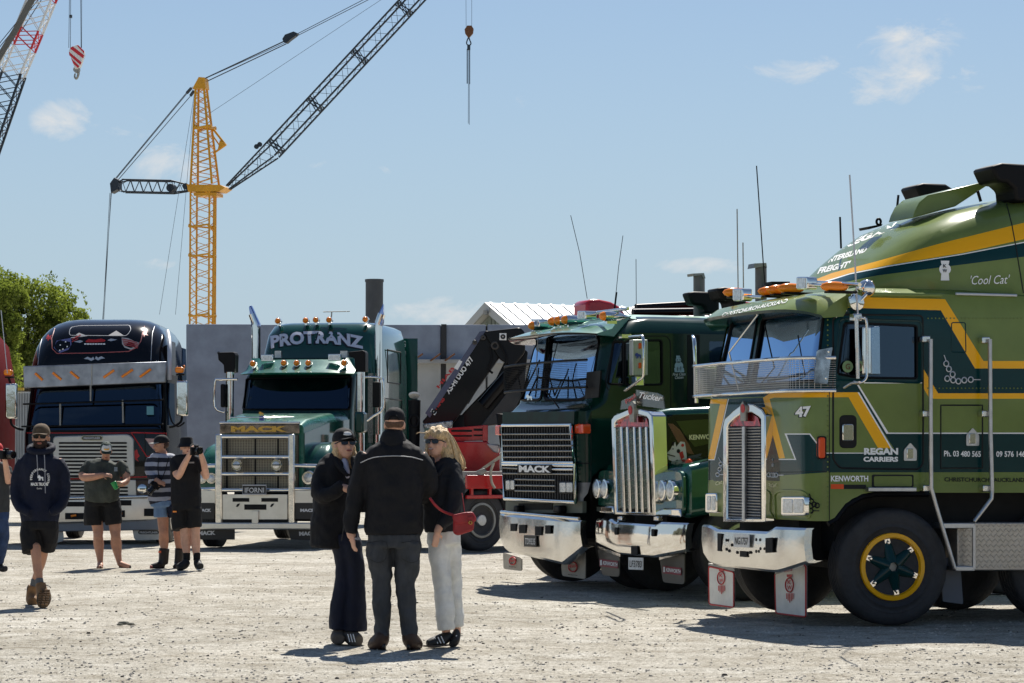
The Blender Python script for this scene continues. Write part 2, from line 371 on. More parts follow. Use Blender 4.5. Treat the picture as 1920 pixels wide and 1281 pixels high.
# ================================================================ setting
G=Fr(None,0,0,90)
def gmat():
    m=bpy.data.materials.new('gravel'); m.use_nodes=True; n=m.node_tree.nodes; l=m.node_tree.links; b=n['Principled BSDF']; b.inputs['Roughness'].default_value=.95; b.inputs['Specular IOR Level'].default_value=.2
    tc=n.new('ShaderNodeTexCoord')
    def noi(s,d=6,r=.6):
        t=n.new('ShaderNodeTexNoise'); t.inputs['Scale'].default_value=s; t.inputs['Detail'].default_value=d; t.inputs['Roughness'].default_value=r; l.new(tc.outputs['Object'],t.inputs[0]); return t.outputs[0]
    def ramp(x,a,b_,ca,cb):
        r=n.new('ShaderNodeValToRGB'); r.color_ramp.elements[0].position=a; r.color_ramp.elements[1].position=b_; r.color_ramp.elements[0].color=(*ca,1); r.color_ramp.elements[1].color=(*cb,1); l.new(x,r.inputs[0]); return r.outputs[0]
    c=ramp(noi(.35,9,.65),.36,.64,(.49,.475,.42),(.68,.67,.615))
    def mul(a,bb,f=1):
        x=n.new('ShaderNodeMixRGB'); x.blend_type='MULTIPLY'; x.inputs[0].default_value=f; l.new(a,x.inputs[1]); l.new(bb,x.inputs[2]); return x.outputs[0]
    c=mul(c,ramp(noi(3,9,.75),.36,.6,(.66,.62,.56),(1.08,1.07,1.06)))
    c=mul(c,ramp(noi(38,4,.7),.38,.56,(.55,.52,.48),(1.08,1.07,1.06)))
    vo=n.new('ShaderNodeTexVoronoi'); vo.inputs['Scale'].default_value=26; l.new(tc.outputs['Object'],vo.inputs[0])
    c=mul(c,ramp(vo.outputs['Color'],.06,.14,(.3,.27,.24),(1,1,1)),.8)
    mpt=n.new('ShaderNodeMapping'); mpt.inputs['Scale'].default_value=(.5,.9,1); mpt.inputs['Rotation'].default_value=(0,0,.35); l.new(tc.outputs['Object'],mpt.inputs[0])
    tt=n.new('ShaderNodeTexNoise'); tt.inputs['Scale'].default_value=1.1; tt.inputs['Detail'].default_value=5; l.new(mpt.outputs[0],tt.inputs[0]); c=mul(c,ramp(tt.outputs[0],.40,.60,(.93,.915,.89),(1.03,1.03,1.03)))
    l.new(c,b.inputs[0])
    ad=n.new('ShaderNodeMath'); ad.operation='ADD'; l.new(noi(45,5,.7),ad.inputs[0]); l.new(noi(4,6,.6),ad.inputs[1])
    bp=n.new('ShaderNodeBump'); bp.inputs['Strength'].default_value=.75; bp.inputs['Distance'].default_value=.05; l.new(ad.outputs[0],bp.inputs['Height']); l.new(bp.outputs[0],b.inputs['Normal'])
    return m
bm=bmesh.new()
xs=[-3000,-400,-60]+[-14+ i*.35 for i in range(81)]+[60,400,3000]; ys=[-200,0,12]+[14+i*.3 for i in range(120)]+[60,120,600,3000]
def gz(x,y):
    if not(-14<x<14 and 14<y<49): return 0
    e=min(1,(14-abs(x))/2,(y-14)/1,(49.5-y)/2)
    return e*(.022*noise.noise(V((x*.5,y*.35,0)))+.012*noise.noise(V((x*1.6,y*1.4,3))))-.008
gv=[[bm.verts.new((x,y,gz(x,y))) for x in xs] for y in ys]
for a,b in zip(gv,gv[1:]):
    for i in range(len(xs)-1): bm.faces.new((a[i],a[i+1],b[i+1],b[i]))
obj('ground',bm,gmat(),None,180,kind='structure')
# loose stones: one object nobody could count
def stones(name,nn,s0,s1,m,seed):
    R=random.Random(seed); bm=bmesh.new()
    for i in range(nn):
        py=R.uniform(1000,1290)**1; d=F*EYE/(py-866); 
        if d>46: continue
        px=R.uniform(-20,1940); x=(px-960)/F*d; s=R.uniform(s0,s1)*R.choice((1,1,1.5)); a=R.uniform(0,6.3); z=gz(x,d)
        p=[V((math.cos(a+k*1.57)*s*R.uniform(.6,1.2),math.sin(a+k*1.57)*s*R.uniform(.5,1),0)) for k in range(4)]; o=V((x,d,z-.002))
        bt=[bm.verts.new(o+q) for q in p]; tp=[bm.verts.new(o+q*.6+V((0,0,s*R.uniform(.35,.8)))) for q in p]
        bm.faces.new(tp)
        for k in range(4): bm.faces.new((bt[k],bt[(k+1)%4],tp[(k+1)%4],tp[k]))
    obj(name,bm,m,None,0,kind='stuff',label='loose '+('dark' if 'dark' in name else 'pale')+' stones and grit scattered over the gravel yard',category='gravel')
stones('loose_gravel',8000,.005,.013,mat('stone_pale',(.45,.41,.35),.9,0,0,.35,3),1)
stones('dark_gravel',450,.006,.015,mat('stone_dark',(.07,.06,.05),.9,0,0,.4,3),2)
bm=bmesh.new()
for c,s in (((232,1170),.05),((245,1172),.035),((225,1173),.03)):
    p=G.P(c[0],c[1],z=0); p=G.M@p; ell(bm,(p.x,p.y,.008),(s*1.1,s*.5,s*.35),None,6,4)
obj('leaf_clump',bm,mat('dead_leaf',(.17,.165,.13),.9),None,0,label='small crumpled grey green leaf scrap lying alone on the gravel',category='leaf')
# ---------------- concrete panel wall
Wf=Fr('precast_panel_wall',0,60,90,label='tall grey concrete panel wall behind the trucks with dark joints and rusty starter bars',category='wall')
conc=mat('concrete_blue_grey',(.285,.325,.40),.9,0,0,.17,1.6,.2,12); conc2=mat('concrete_pale',(.43,.43,.42),.9,0,0,.16,1.2,.25,9); rust=mat('rusty_bar',(.22,.09,.035),.9); rib=mat('dark_rib',(.03,.03,.032),.6)
for (x0,x1) in ((350,486),(488,610),(612,700),(702,828),(836,912),(914,1010),(1012,1110),(1112,1250)):
    Wf.rect('upper_panel',x0,609,x1-1.5,676,conc,x=0,t=.18,bevel=.02)
for (x0,x1) in ((350,610),(612,828),(836,912),(914,1110),(1112,1250)):
    Wf.rect('lower_panel',x0,680,x1-1.5,880,conc2,x=-.05,t=.18,bevel=.02)
Wf.rect('ledge',700,674,1250,681,conc2,x=.25,t=.4)
Wf.rect('rib_post',827,608,837,676,rib,x=.05,t=.22); Wf.rect('joint_backing',350,612,1250,880,rib,x=-.1,t=.1); Wf.rect('rib_post',350,676,612,681,conc,x=.02,t=.1)
for a in (775,808,835,873): Wf.tb('starter_bar',[(a,676,.25),(a+17,664,1.1)],.02,rust,x=.2)
Pn=Fr('precast_side_panel',-6.9,54,90,label='plain smooth dark grey concrete panel standing between the black and the green truck',category='wall panel')
Pn.rect('panel',349,608,482,885,conc,x=0,t=.2,bevel=.02)
for a,b in ((700,626),(410,662)): 
    bm=bmesh.new(); tube(bm,[Pn.P(a,b,x=.02),Pn.P(a,b,x=.06)],.03,10); obj('lifting_eye',bm,rib,Pn.root)
# ---------------- shed
Sh=Fr('corrugated_shed',0,85,90,label='pale corrugated shed with a white ribbed roof rising behind the concrete wall',category='shed')
wr=mat('white_roof_sheet',(.74,.74,.72),.35,.1,0,.08,2); gs=mat('grey_green_cladding',(.22,.25,.22),.6,0,0,.1,2)
A=Sh.P(921,573,x=0); Lf=Sh.P(884,609,x=0); Rt=Sh.P(1010,640,x=0)
rd=V((-.43,.9,0)); gd=V((.9,.43,0)); pit=.42
gp=lambda t,w_,dz=0: V(A)+gd*t+rd*w_+V((0,0,-abs(t)*pit+dz))
bm=bmesh.new(); base=[gp(t,.15) for t in (-5.5,0,5.5)]; q=[V((base[0].x,base[0].y,0)),base[0],base[1],base[2],V((base[2].x,base[2].y,0))]; prism(bm,[p-V((0,0,.1)) for p in q],rd*19); obj('wall',bm,gs,Sh.root,0)
for sg in (1,-1):
    bm=bmesh.new(); prism(bm,[gp(0,-.2),gp(6*sg,-.2),gp(6*sg,20),gp(0,20)],V((0,0,.08))); obj('roof',bm,wr,Sh.root,0)
for k in range(44):
    w_=-.1+.45*k; bm=bmesh.new(); prism(bm,[gp(.05,w_,.08),gp(6,w_,.08),gp(6,w_+.09,.08),gp(.05,w_+.09,.08)],V((0,0,.05))); obj('roof_rib',bm,wr,Sh.root,0)
for sg in (1,-1):
    bm=bmesh.new(); prism(bm,[gp(0,-.24,.1),gp(6*sg,-.24,.1),gp(6*sg,-.24,-.2),gp(0,-.24,-.2)],rd*.06); obj('barge_board',bm,mat('barge_grey',(.4,.41,.4),.5),Sh.root,0)
for k in range(36):
    t=-5.4+.3*k; bm=bmesh.new(); p=gp(t,.12,-.3); box(bm,(p.x,p.y,p.z/2),(.05,.05,p.z)); obj('cladding_rib',bm,gs,Sh.root,0)
Sh.rect('flood_light',906,582,914,590,dull,x=.4,t=.3); Sh.rect('flood_light',917,578,924,586,dull,x=.5,t=.3)
# ---------------- dark flue behind the green truck
Fl=Fr('dark_flue',0,58,90,label='thick dark grey round flue standing up behind the green high roof truck',category='flue')
a=Fl.P(702,524,x=0); bm=bmesh.new(); lathe(bm,[(.2,0),(.2,a.z-.06),(.215,a.z-.06),(.215,a.z),(.19,a.z),(.19,a.z-.5)],(0,a.y,0),'z',24); obj('pipe',bm,mat('flue_grey',(.085,.09,.095),.6,.2,0,.2,2),Fl.root,40)
# ---------------- trees
leafm=mat('leaf_green',(.13,.19,.03),.6,0,0,.45,.9,col2=(.28,.34,.05)); leafd=mat('leaf_dark',(.08,.12,.025),.6,0,0,.4,.8); bark=mat('bark',(.07,.055,.04),.9,0,0,.3,6)
for lm_ in (leafm,leafd):
    n_,l_=lm_.node_tree.nodes,lm_.node_tree.links; tb_=n_.new('ShaderNodeBsdfTranslucent'); mx_=n_.new('ShaderNodeMixShader'); mx_.inputs[0].default_value=.45
    src_=n_['Principled BSDF'].inputs['Base Color'].links[0].from_socket; l_.new(src_,tb_.inputs[0]); l_.new(n_['Principled BSDF'].outputs[0],mx_.inputs[1]); l_.new(tb_.outputs[0],mx_.inputs[2]); l_.new(mx_.outputs[0],n_['Material Output'].inputs[0])
def tree(label,px,d,H,crowns,n,seed,lm):
    R=random.Random(seed); T=Fr('broadleaf_tree',(px-960)/F*d,d,90,label=label,category='tree')
    bm=bmesh.new(); tube(bm,smoothpts([(0,0,0),(0,.1,H*.25),(0,-.1,H*.5),(0,.05,H*.8)],4),.28,8,r2=.07)
    for c in crowns:
        z0=R.uniform(.25,.5)*H; tube(bm,smoothpts([(0,0,z0),(c[0]*.4,c[1]*.5,z0+(c[2]-z0)*.6),(c[0],c[1],c[2])],4),.11,6,r2=.03)
    obj('trunk',bm,bark,T.root,60)
    bm=bmesh.new()
    for i in range(n):
        c=R.choice(crowns); r=c[3]
        # clumps inside each bough
        u=V((R.gauss(0,1),R.gauss(0,1),R.gauss(0,.8))).normalized()*r*1.08*R.uniform(.2,1)**.5
        h=noise.noise(u*1.8+V(c[:3])*.9+V((seed,0,0)))
        if h<.06: continue
        u*=1+.35*noise.noise(u*.9+V((5,seed,1))); p=V(c[:3])+u; s=R.uniform(.05,.095)
        a=V((R.gauss(0,1),R.gauss(0,1),R.gauss(0,1))).normalized(); b=a.orthogonal().normalized()*s*.6; a=a*s
        bm.faces.new([bm.verts.new(p+q) for q in (-a,b,a,-b)])
    o=bpy.data.meshes.new('crown'); bm.to_mesh(o); bm.free(); o.materials.append(lm); q=bpy.data.objects.new('crown',o); COL.objects.link(q); q.parent=T.root
cr=[(0,-1.2,8.3,1.25),(0,.6,7.9,1.3),(.3,1.6,7.3,1.15),(0,2.45,6.2,.95),(.2,-.3,7.3,1.4),(-.4,1.2,6.4,1.1),(0,-2,7.4,1.4),(0,-1,6.1,1.2),(0,.4,5.6,1.0),(0,2.4,5.6,.6),(-.5,-2.6,5.6,1.1),(0,1.0,4.6,.8)]
tree('bushy light green tree rising left behind the black truck, larger crown',50,106,9.4,cr,95000,3,leafm)
tree('darker willow like tree behind the first one at the left edge',30,116,8,[(0,-1.5,6,1.4),(0,.5,5.5,1.3),(0,2,5,1.0),(0,-3,5,1.4),(0,-1,4,1.4),(0,1,3.8,1.2)],42000,5,leafd)
tree('pale yellow green tree cut off by the left edge of the photo',-12,100,9,[(0,-.4,7.8,1.2),(0,.5,7.6,.9),(0,-.8,6.2,1.3),(0,.5,6.6,.8),(0,0,5,1.2)],36000,8,leafm)
Ct=Fr('shipping_container',0,60,90,label='pale grey container side seen between the red truck and the black truck',category='container')
cw=mat('container_pale',(.42,.44,.44),.5,0,0,.1,2)
Ct.rect('wall',-60,735,349,880,cw,x=0,t=2.4,bevel=.02)
for k in range(9): Ct.rect('corrugation',18+k*5,737,20+k*5,878,cw,x=.04,t=.05)
Ct.rect('yellow_rail',22,727,44,732,mat('rail_yellow',(.6,.38,.03),.5),x=.1,t=.1)
# ---------------- cranes
cy=mat('crane_yellow',(.62,.30,.015),.45,0,.2,.15,1.2); cb=mat('crane_blue_black',(.015,.026,.04),.5,.2,0,.2,1); rope=mat('wire_rope',(.03,.04,.055),.6); crw=mat('crane_white',(.72,.72,.7),.45); crr=mat('crane_red',(.55,.02,.03),.45)
def lattice(bm,A,B,wa,wb,n,rc,rd,up=V((1,0,0)),cross=False):
    """box lattice from A to B, square section; up = one side direction"""
    A=V(A);B=V(B);t=(B-A).normalized(); u=(up-t*up.dot(t)).normalized(); v=t.cross(u)
    S4=[(1,1),(1,-1),(-1,-1),(-1,1)]; pt=lambda f,k,:A+(B-A)*f+(u*S4[k%4][0]+v*S4[k%4][1])*((wa+(wb-wa)*f)/2)
    for k in range(4): tube(bm,[pt(0,k),pt(1,k)],rc,6)
    for i in range(n):
        for k in range(4):
            a,b=(k,k+1) if i%2 else (k+1,k)
            tube(bm,[pt(i/n,a),pt((i+1)/n,b)],rd,4)
            if cross: tube(bm,[pt(i/n,b),pt((i+1)/n,a)],rd,4)
    return pt
CR=Fr('tower_crane',(380-960)/F*200,200,78,label='yellow lattice tower crane with dark luffing jib, counter jib and pendant ropes',category='crane')
c=lambda px,py: CR.P(px,py,x=0)
bm=bmesh.new(); b0=c(379,700); b0.z=0; lattice(bm,b0,c(381,352),1.55,1.55,44,.075,.035)
for py in (425,480,592): p=c(379.5,py); lattice(bm,p-V((0,0,.1)),p+V((0,0,.1)),1.6,1.6,1,.09,.09)
tube(bm,[c(398,700),c(402,355)],.1,6); obj('mast',bm,cy,CR.root,40)
bm=bmesh.new(); lattice(bm,c(384,348),c(377,160),1.75,.65,20,.09,.04); lattice(bm,c(385,240)-V((0,0,.1)),c(385,240)+V((0,0,.1)),1.2,1.2,1,.12,.12); obj('apex_tower',bm,cy,CR.root,40)
bm=bmesh.new(); prism(bm,[q+V((.45,0,0)) for q in CR.poly([(364,168),(376,146),(387,147),(389,168)],x=0)],V((-.9,0,0))); obj('apex_head',bm,cy,CR.root,0)
bm=bmesh.new(); prism(bm,[q+V((.9,0,0)) for q in CR.poly([(357,348),(420,349),(429,354),(418,361),(360,362)],x=0)],V((-1.8,0,0))); obj('slewing_platform',bm,cy,CR.root,0)
CR.rect('turntable',363,361,406,367,cy,x=.8,t=1.6)
bm=bmesh.new(); tube(bm,[c(394,235),c(423,272)],.09,6); tube(bm,[c(423,272),c(400,288)],.09,6); tube(bm,[c(396,250),c(414,276)],.06,6); obj('side_bracket',bm,cy,CR.root,0)
CR.pr('bracket_plate',[(412,263),(424,271),(408,281)],cy,x=.2,t=.3)
bm=bmesh.new(); lattice(bm,c(220,346),c(232,349),.3,.95,1,.06,.03); lattice(bm,c(232,349),c(324,351),.95,.95,11,.065,.03,cross=False); lattice(bm,c(324,351),c(358,353),.95,.4,4,.06,.03); obj('counter_jib',bm,cb,CR.root,40)
CR.pr('counter_jib_head',[(206,344),(214,333),(222,338),(222,354),(208,362)],cb,x=.4,t=.8)
bm=bmesh.new(); lathe(bm,[(.001,-.4),(.32,-.4),(.32,.4),(.001,.4)],c(322,353),'x',14); lathe(bm,[(.001,-.3),(.25,-.3),(.25,.3),(.001,.3)],c(350,350),'x',14); obj('winch_drum',bm,cb,CR.root,40)
B0,B1,B2=c(428,352),c(509,284),c(880,-115)
bm=bmesh.new(); lattice(bm,B0,B1,.35,1.18,7,.07,.022); lattice(bm,B1,B2,1.18,1.18,24,.075,.02)
for f in (.0,.2,.425,.65): p=B1+(B2-B1)*(f+.012); q=B1+(B2-B1)*(f+.035); lattice(bm,p,q,1.12,1.12,2,.05,.045,cross=True)
for px,py in ((481,275),(487,271)): lathe(bm,[(.1,-.05),(.2,-.05),(.2,.05),(.1,.05)],c(px,py),'x',10)
obj('luffing_jib',bm,cb,CR.root,40)
bm=bmesh.new()
P_=c(543,72)
for k,(a,b) in enumerate((((383,146),(532,76)),((388,152),(536,82)),((385,147),(534,77)),((384,150),(540,80)))): tube(bm,[c(*a)+V((.2*k-.3,0,0)),c(*b)+V((.2*k-.3,0,0))],.045 if k<2 else .025,4)
tube(bm,[c(553,66),c(700,-10),c(872,-108)],.03,4); tube(bm,[c(556,68),c(706,-8),c(874,-104)],.03,4)
obj('pendant_rope',bm,rope,CR.root,0)
bm=bmesh.new(); prism(bm,[q+V((.25,0,0)) for q in CR.poly([(531,74),(536,66),(552,60),(559,63),(556,68),(545,76),(538,82),(533,80)],x=0)],V((-.5,0,0))); obj('pendant_sheave_block',bm,cb,CR.root,0)
bm=bmesh.new()
for a,b in (((358,164),(217,334)),((366,170),(221,338)),((361,163),(219,334))): tube(bm,[c(*a),c(*b)],.035,4)
for a,b in (((359,165),(350,175)),((364,170),(357,180))): tube(bm,[c(*a),c(*b)],.12,6)
obj('backstay_rope',bm,rope,CR.root,0)
bm=bmesh.new()
for a,b in (((206,362),(193,600)),((208,362),(194.5,600)),((209,362),(191,620))): tube(bm,[c(*a),c(*b)],.022,4)
for a,b in (((365,172),(299,590)),((365,172),(329,590)),((394,212),(720,-4))): tube(bm,[c(*a),c(*b)],.016,4)
obj('guy_rope',bm,rope,CR.root,0)
Hk=Fr('crane_hook_block',(879-960)/F*200,200,90,label='small rusty brown hook block hanging on ropes with a long double sling below it',category='crane hook')
h=lambda px,py: Hk.P(px,py,x=0)
bm=bmesh.new(); tube(bm,[h(874,50),h(873,-112)],.02,4); tube(bm,[h(884.5,50),h(884.5,-112)],.02,4); obj('hoist_rope',bm,rope,Hk.root,0)
Hk.pr('block',[(871,55),(876,48),(884,48),(888,54),(887,62),(880,70),(878,70),(872,62)],mat('hook_brown',(.14,.055,.02),.6,.2),x=.2,t=.4)
bm=bmesh.new(); tube(bm,smoothpts([h(879,69),h(876,76),h(875,82),h(879,86),h(883,82),h(881,76),h(879,70)],4),.05,6); tube(bm,[h(879,84),h(879,94)],.13,6); obj('shackle',bm,cb,Hk.root,40)
bm=bmesh.new(); tube(bm,[h(876,92),h(876,157)],.045,5); tube(bm,[h(880.5,92),h(880.5,158)],.045,5); tube(bm,[h(878.5,92),h(878,232)],.02,5); tube(bm,[h(880,92),h(880,234)],.02,5); obj('sling',bm,mat('sling_blue',(.05,.09,.14),.6),Hk.root,0)
C2=Fr('lattice_boom_crane',(-30-960)/F*100,100,90,label='red and white lattice crane boom leaning in from the top left corner',category='crane')
c2=lambda px,py: C2.P(px,py,x=0)
p0,p1,p2,p3=c2(-80,430),c2(-2,210),c2(23,145),c2(150,-170)
bm=bmesh.new(); lattice(bm,V((p0.x,p0.y-1.9,0)),p0,.9,.95,22,.045,.02); lattice(bm,p0,c2(22,135),.95,.95,12,.05,.022,cross=True); obj('boom_foot_section',bm,cb,C2.root,40)
seg=[(c2(22,135),c2(48,72),crw),(c2(48,72),c2(70,22),crr),(c2(70,22),c2(72,17),crw),(c2(72,17),c2(92,-30),crr),(c2(92,-30),c2(143,-150),crw)]
seg=[(c2(20,140),c2(42,88),crw),(c2(42,88),c2(56,54),crr),(c2(56,54),c2(80,-5),crw),(c2(80,-5),c2(95,-40),crr),(c2(95,-40),c2(143,-150),crw)]
for a,b,m in seg:
    bm=bmesh.new(); lattice(bm,a,b,.9,.9,max(2,int((b-a).length/.55)),.045,.022,cross=True); obj('boom_section',bm,m,C2.root,40)
bm=bmesh.new(); prism(bm,[q+V((.6,0,0)) for q in C2.poly([(-8,120),(2,124),(38,66),(90,-30),(78,-34),(30,58)],x=0)],V((-.08,0,0))); obj('boom_walkway',bm,mat('walkway_grey',(.13,.125,.11),.7),C2.root,0)
bm=bmesh.new()
for a,b in (((-20,105),(72,-8)),((-20,112),(78,-8)),((40,58),(85,-12))): tube(bm,[c2(*a),c2(*b)],.02,4)
obj('pendant_line',bm,rope,C2.root,0)
H2=Fr('striped_hook_block',(143-960)/F*100,100,90,label='red and white diagonally striped hook block hanging near the top left',category='crane hook')
h2=lambda px,py: H2.P(px,py,x=0)
H2.pr('block',[(129,95),(133,88),(145,84),(157,95),(158,102),(150,125),(145,129),(140,129),(133,108)],crw,x=.15,t=.3,bevel=.02)
for q in ([(131,91),(136,87),(158,104),(156,110)],[(129,97),(153,117),(151,122),(130,104)],[(143,84.5),(147,85),(158,96),(158,101)],[(133,109),(149,124.5),(146,128),(137,119)]): H2.pr('red_stripe',q,crr,x=.155,t=.006)
bm=bmesh.new(); tube(bm,smoothpts([h2(144,128),h2(147,136),h2(146,143),h2(143,148),h2(140,144),h2(141,138)],4),.06,8,r2=.03); lathe(bm,[(.001,-.1),(.13,-.1),(.13,.1),(.001,.1)],h2(144,131),'x',12); obj('hook',bm,dull,H2.root,40)
bm=bmesh.new()
for a,b in ((132,128),(133.5,131),(150,152),(153.5,153)): tube(bm,[h2(b if b>140 else b+1,90),h2(a,-150)],.013,4)
box(bm,h2(133,31),(.1,.09,.12)); obj('hoist_rope',bm,rope,H2.root,0)

# ---------------- unseen building and trees added behind the camera for chrome and glass reflections
Wh=Fr('added_warehouse',14,-75,270,label='unseen pale building with red doors, added behind the viewer for the chrome to reflect',category='added_warehouse')
bm=bmesh.new(); box(bm,(-5,0,3.2),(10,46,6.4)); obj('wall',bm,mat('warehouse_grey',(.33,.34,.34),.7,0,0,.15,1),Wh.root,0)
bm=bmesh.new(); prism(bm,[V((.3,-23.4,6.4)),V((.3,23.4,6.4)),V((.3,23.4,7.0)),V((.3,-23.4,7.0))],V((-.4,0,0))); obj('roof',bm,mat('roof_dark',(.08,.09,.1),.6),Wh.root,0)
for k in range(6):
    bm=bmesh.new(); box(bm,(.05,-19+k*7.6,2.3),(.1,4.4,4.6)); obj('door',bm,red if k%2 else mat('door_dark',(.05,.05,.055),.6),Wh.root,0)
R_=random.Random(9); bm=bmesh.new()
for k in range(70):
    a=math.radians(160+220*k/70); r=95+R_.uniform(-8,8); ell(bm,(r*math.cos(a),r*math.sin(a),R_.uniform(0,1.5)),(R_.uniform(5,9),R_.uniform(5,9),R_.uniform(4,6.5)),None,10,7)
obj('reflection_wood',bm,mat('wood_green',(.04,.045,.028),.9,0,0,.4,.5),None,60,kind='stuff',label='unseen belt of dark trees, added behind the viewer to darken reflections',category='wood')  # added tree belt, out of view, darkens what chrome and paint reflect
# ================================================================ olive cabover
O=Fr('cabover_truck',3.0,23.88,19,label='nearest cabover truck in olive, dark teal and yellow stripes, number 47 on its cab',category='truck')
def interior(fr,x0,x1,zf,w=1.1,top=2.9):
    bm=bmesh.new(); box(bm,((x0+x1)/2,0,zf),(x1-x0,2*w,.04)); box(bm,(x0,0,(zf+top)/2),(.04,2*w,top-zf)); obj('cab_lining',bm,under,fr.root,0)
    for y in (-.55,.55):
        bm=bmesh.new(); box(bm,(x1-.75,y,zf+.2),(.5,.5,.3)); box(bm,(x1-1.0,y,zf+.5),(.16,.48,.8)); obj('seat',bm,seat,fr.root,35,.05)
    bm=bmesh.new(); tube(bm,[V((x1-.38+.1*math.sin(t),.5*-1+.22*math.cos(t),zf+.32+.16*math.sin(t))) for t in [k*math.pi/8 for k in range(16)]],.018,6,True); obj('steering_wheel',bm,blk,fr.root,60)
def front(fr,pts,fx):
    """pixels to the curved front surface x=fx(y)"""
    o=[]
    for a,b in pts:
        y=0
        for _ in range(30): p=fr.P(a,b,x=fx(y)); y=y*.4+p.y*.6
        p=fr.P(a,b,x=fx(y)); o.append(p)
    return o
def bumper(fr,name,top,bot,fx,m,n=40,wrap=.07,**k):
    """bent plate: top/bottom edges as pixel polylines, swept ends"""
    def samp(L,t):
        x0,x1=L[0][0],L[-1][0]; x=x0+(x1-x0)*t
        for (a,b),(c,d) in zip(L,L[1:]):
            if a<=x<=c+1e-6: return (x,b+(d-b)*(x-a)/max(1e-6,c-a))
        return L[-1]
    T=front(fr,[samp(top,i/n) for i in range(n+1)],fx); B=front(fr,[samp(bot,i/n) for i in range(n+1)],fx)
    T=[T[0]+V((-wrap,0,0))]+T+[T[-1]+V((-wrap,0,0))]; B=[B[0]+V((-wrap,0,0.02))]+B+[B[-1]+V((-wrap,0,.02))]
    bm=bmesh.new(); rows=[]
    for f,o in ((0,-.07),(0,-.02),(.06,0),(.5,.012),(.94,0),(1,-.03),(1,-.09)):
        rows.append([bm.verts.new(a+(b-a)*f+V((o,0,0))) for a,b in zip(T,B)])
    for a,b in zip(rows,rows[1:]):
        for i in range(len(a)-1): bm.faces.new((a[i],b[i],b[i+1],a[i+1]))
    return obj(name,bm,m,fr.root,28,**k)
def slot(fr,q,fx,m=None,x=None):
    y=sum(p.y for p in front(fr,q,fx))/len(q); return fr.pr('bumper_slot',q,m or under,x=fx(y)+.020,t=.01)
zl=[(.93,.79,.16),(1.0,.82,.2),(1.95,.82,.24),(2.05,.80,.24),(2.15,.77,.24),(2.72,.64,.24),(2.86,.58,.26),(2.95,.46,.3)]
bm=bmesh.new(); loft(bm,[rrect(-3.3,x,-1.22+ (0 if z<2.8 else .04*(z-2.8)/.15),1.22-(0 if z<2.8 else .04*(z-2.8)/.15),r,.08,z,8) for z,x,r in zl]+[rrect(-3.25,.3,-1.08,1.08,.3,.1,3.0,8)],cap=False)
bmesh.ops.contextual_create(bm,geom=[e for e in bm.edges if len(e.link_faces)==1 and e.verts[0].co.z>2.99])
ob=BVHTree.FromBMesh(bm)
O.cut(bm,[(1550,980),(1562,974),(1573,962),(1584,947),(1597,936),(1613,929),(1632,924),(1990,924),(1990,1010),(1550,1010)],take=.001).free()
TE,YE,WH=1,2,3
O.cut(bm,[(1300,590),(1545,540),(1572,552),(1571,568),(1585,577),(1764,582),(1828,691),(1960,691),(1960,737.6),(1759,737.6),(1731,691),(1731,718),(1609,718),(1609,738),(1300,748)],TE)
O.cut(bm,[(1609,722),(1663,812.6),(1960,812.6),(1960,885.5),(1549,886),(1300,902.5),(1300,863),(1491,861.5),(1473,814),(1518,814),(1546,850),(1652,850),(1676,841),(1608,736)],TE)
O.cut(bm,[(1398,1000),(1398,748),(1431,744),(1462,862),(1440,862),(1440,902),(1440,748)],None)
O.cut(bm,[(1364,748),(1431,746),(1462,861),(1462,902),(1338,902),(1338,861)],TE)
O.cut(bm,[(1576.5,556.5),(1772,561),(1844,677),(1960,677),(1960,691.3),(1828,691),(1764,582),(1585,577),(1571,568)],YE)
O.cut(bm,[(1731,691),(1759,737.6),(1960,737.6),(1960,747.8),(1753,748),(1742,746),(1731,727)],YE)
O.cut(bm,[(1445,736.5),(1608,735.7),(1670,840.7),(1646,840),(1591,745),(1452,745.6),(1443,748),(1471.7,859),(1460.6,860),(1430.6,746)],YE)
O.cut(bm,[(1318,749.5),(1364,748.5),(1338.6,862),(1327,862),(1350,757),(1318,757)],YE)
for q in ([(1608,735.7),(1611,735.7),(1673,841),(1670,841)],[(1607,722),(1610.5,722),(1666,811.4),(1960,811.4),(1960,813.6),(1662,813.6)],[(1549,849),(1652,849),(1652,850.6),(1549,850.6)],[(1471,813),(1519,813),(1547,849),(1544,849),(1517.5,815),(1475,815),(1493,862.6),(1460,862.4),(1460,860.6),(1490,860.6)],[(1620,717),(1731,717),(1731,719),(1620,719)],[(1325,861.5),(1339,861.5),(1365,748),(1366.5,748),(1340,863),(1325,863)]): O.cut(bm,q,WH)
wsL=rcorner([(1349,607),(1421,598),(1400,721),(1330,728)],6); wsR=rcorner([(1430,597),(1546,578),(1531,714),(1409,722)],8)
vent=rcorner([(1583,606),(1607.5,605.6),(1608.4,708),(1571,701)],5); dw=rcorner([(1609,606),(1719,611),(1719.5,709.5),(1609.5,708)],5)
for nme,q,g in (('windscreen',wsL,glass2),('windscreen',wsR,glass2),('side_window',vent,glassd),('side_window',dw,glassd)):
    nb=O.cut(bm,q,take=.014); obj(nme,nb,g,O.root,30)
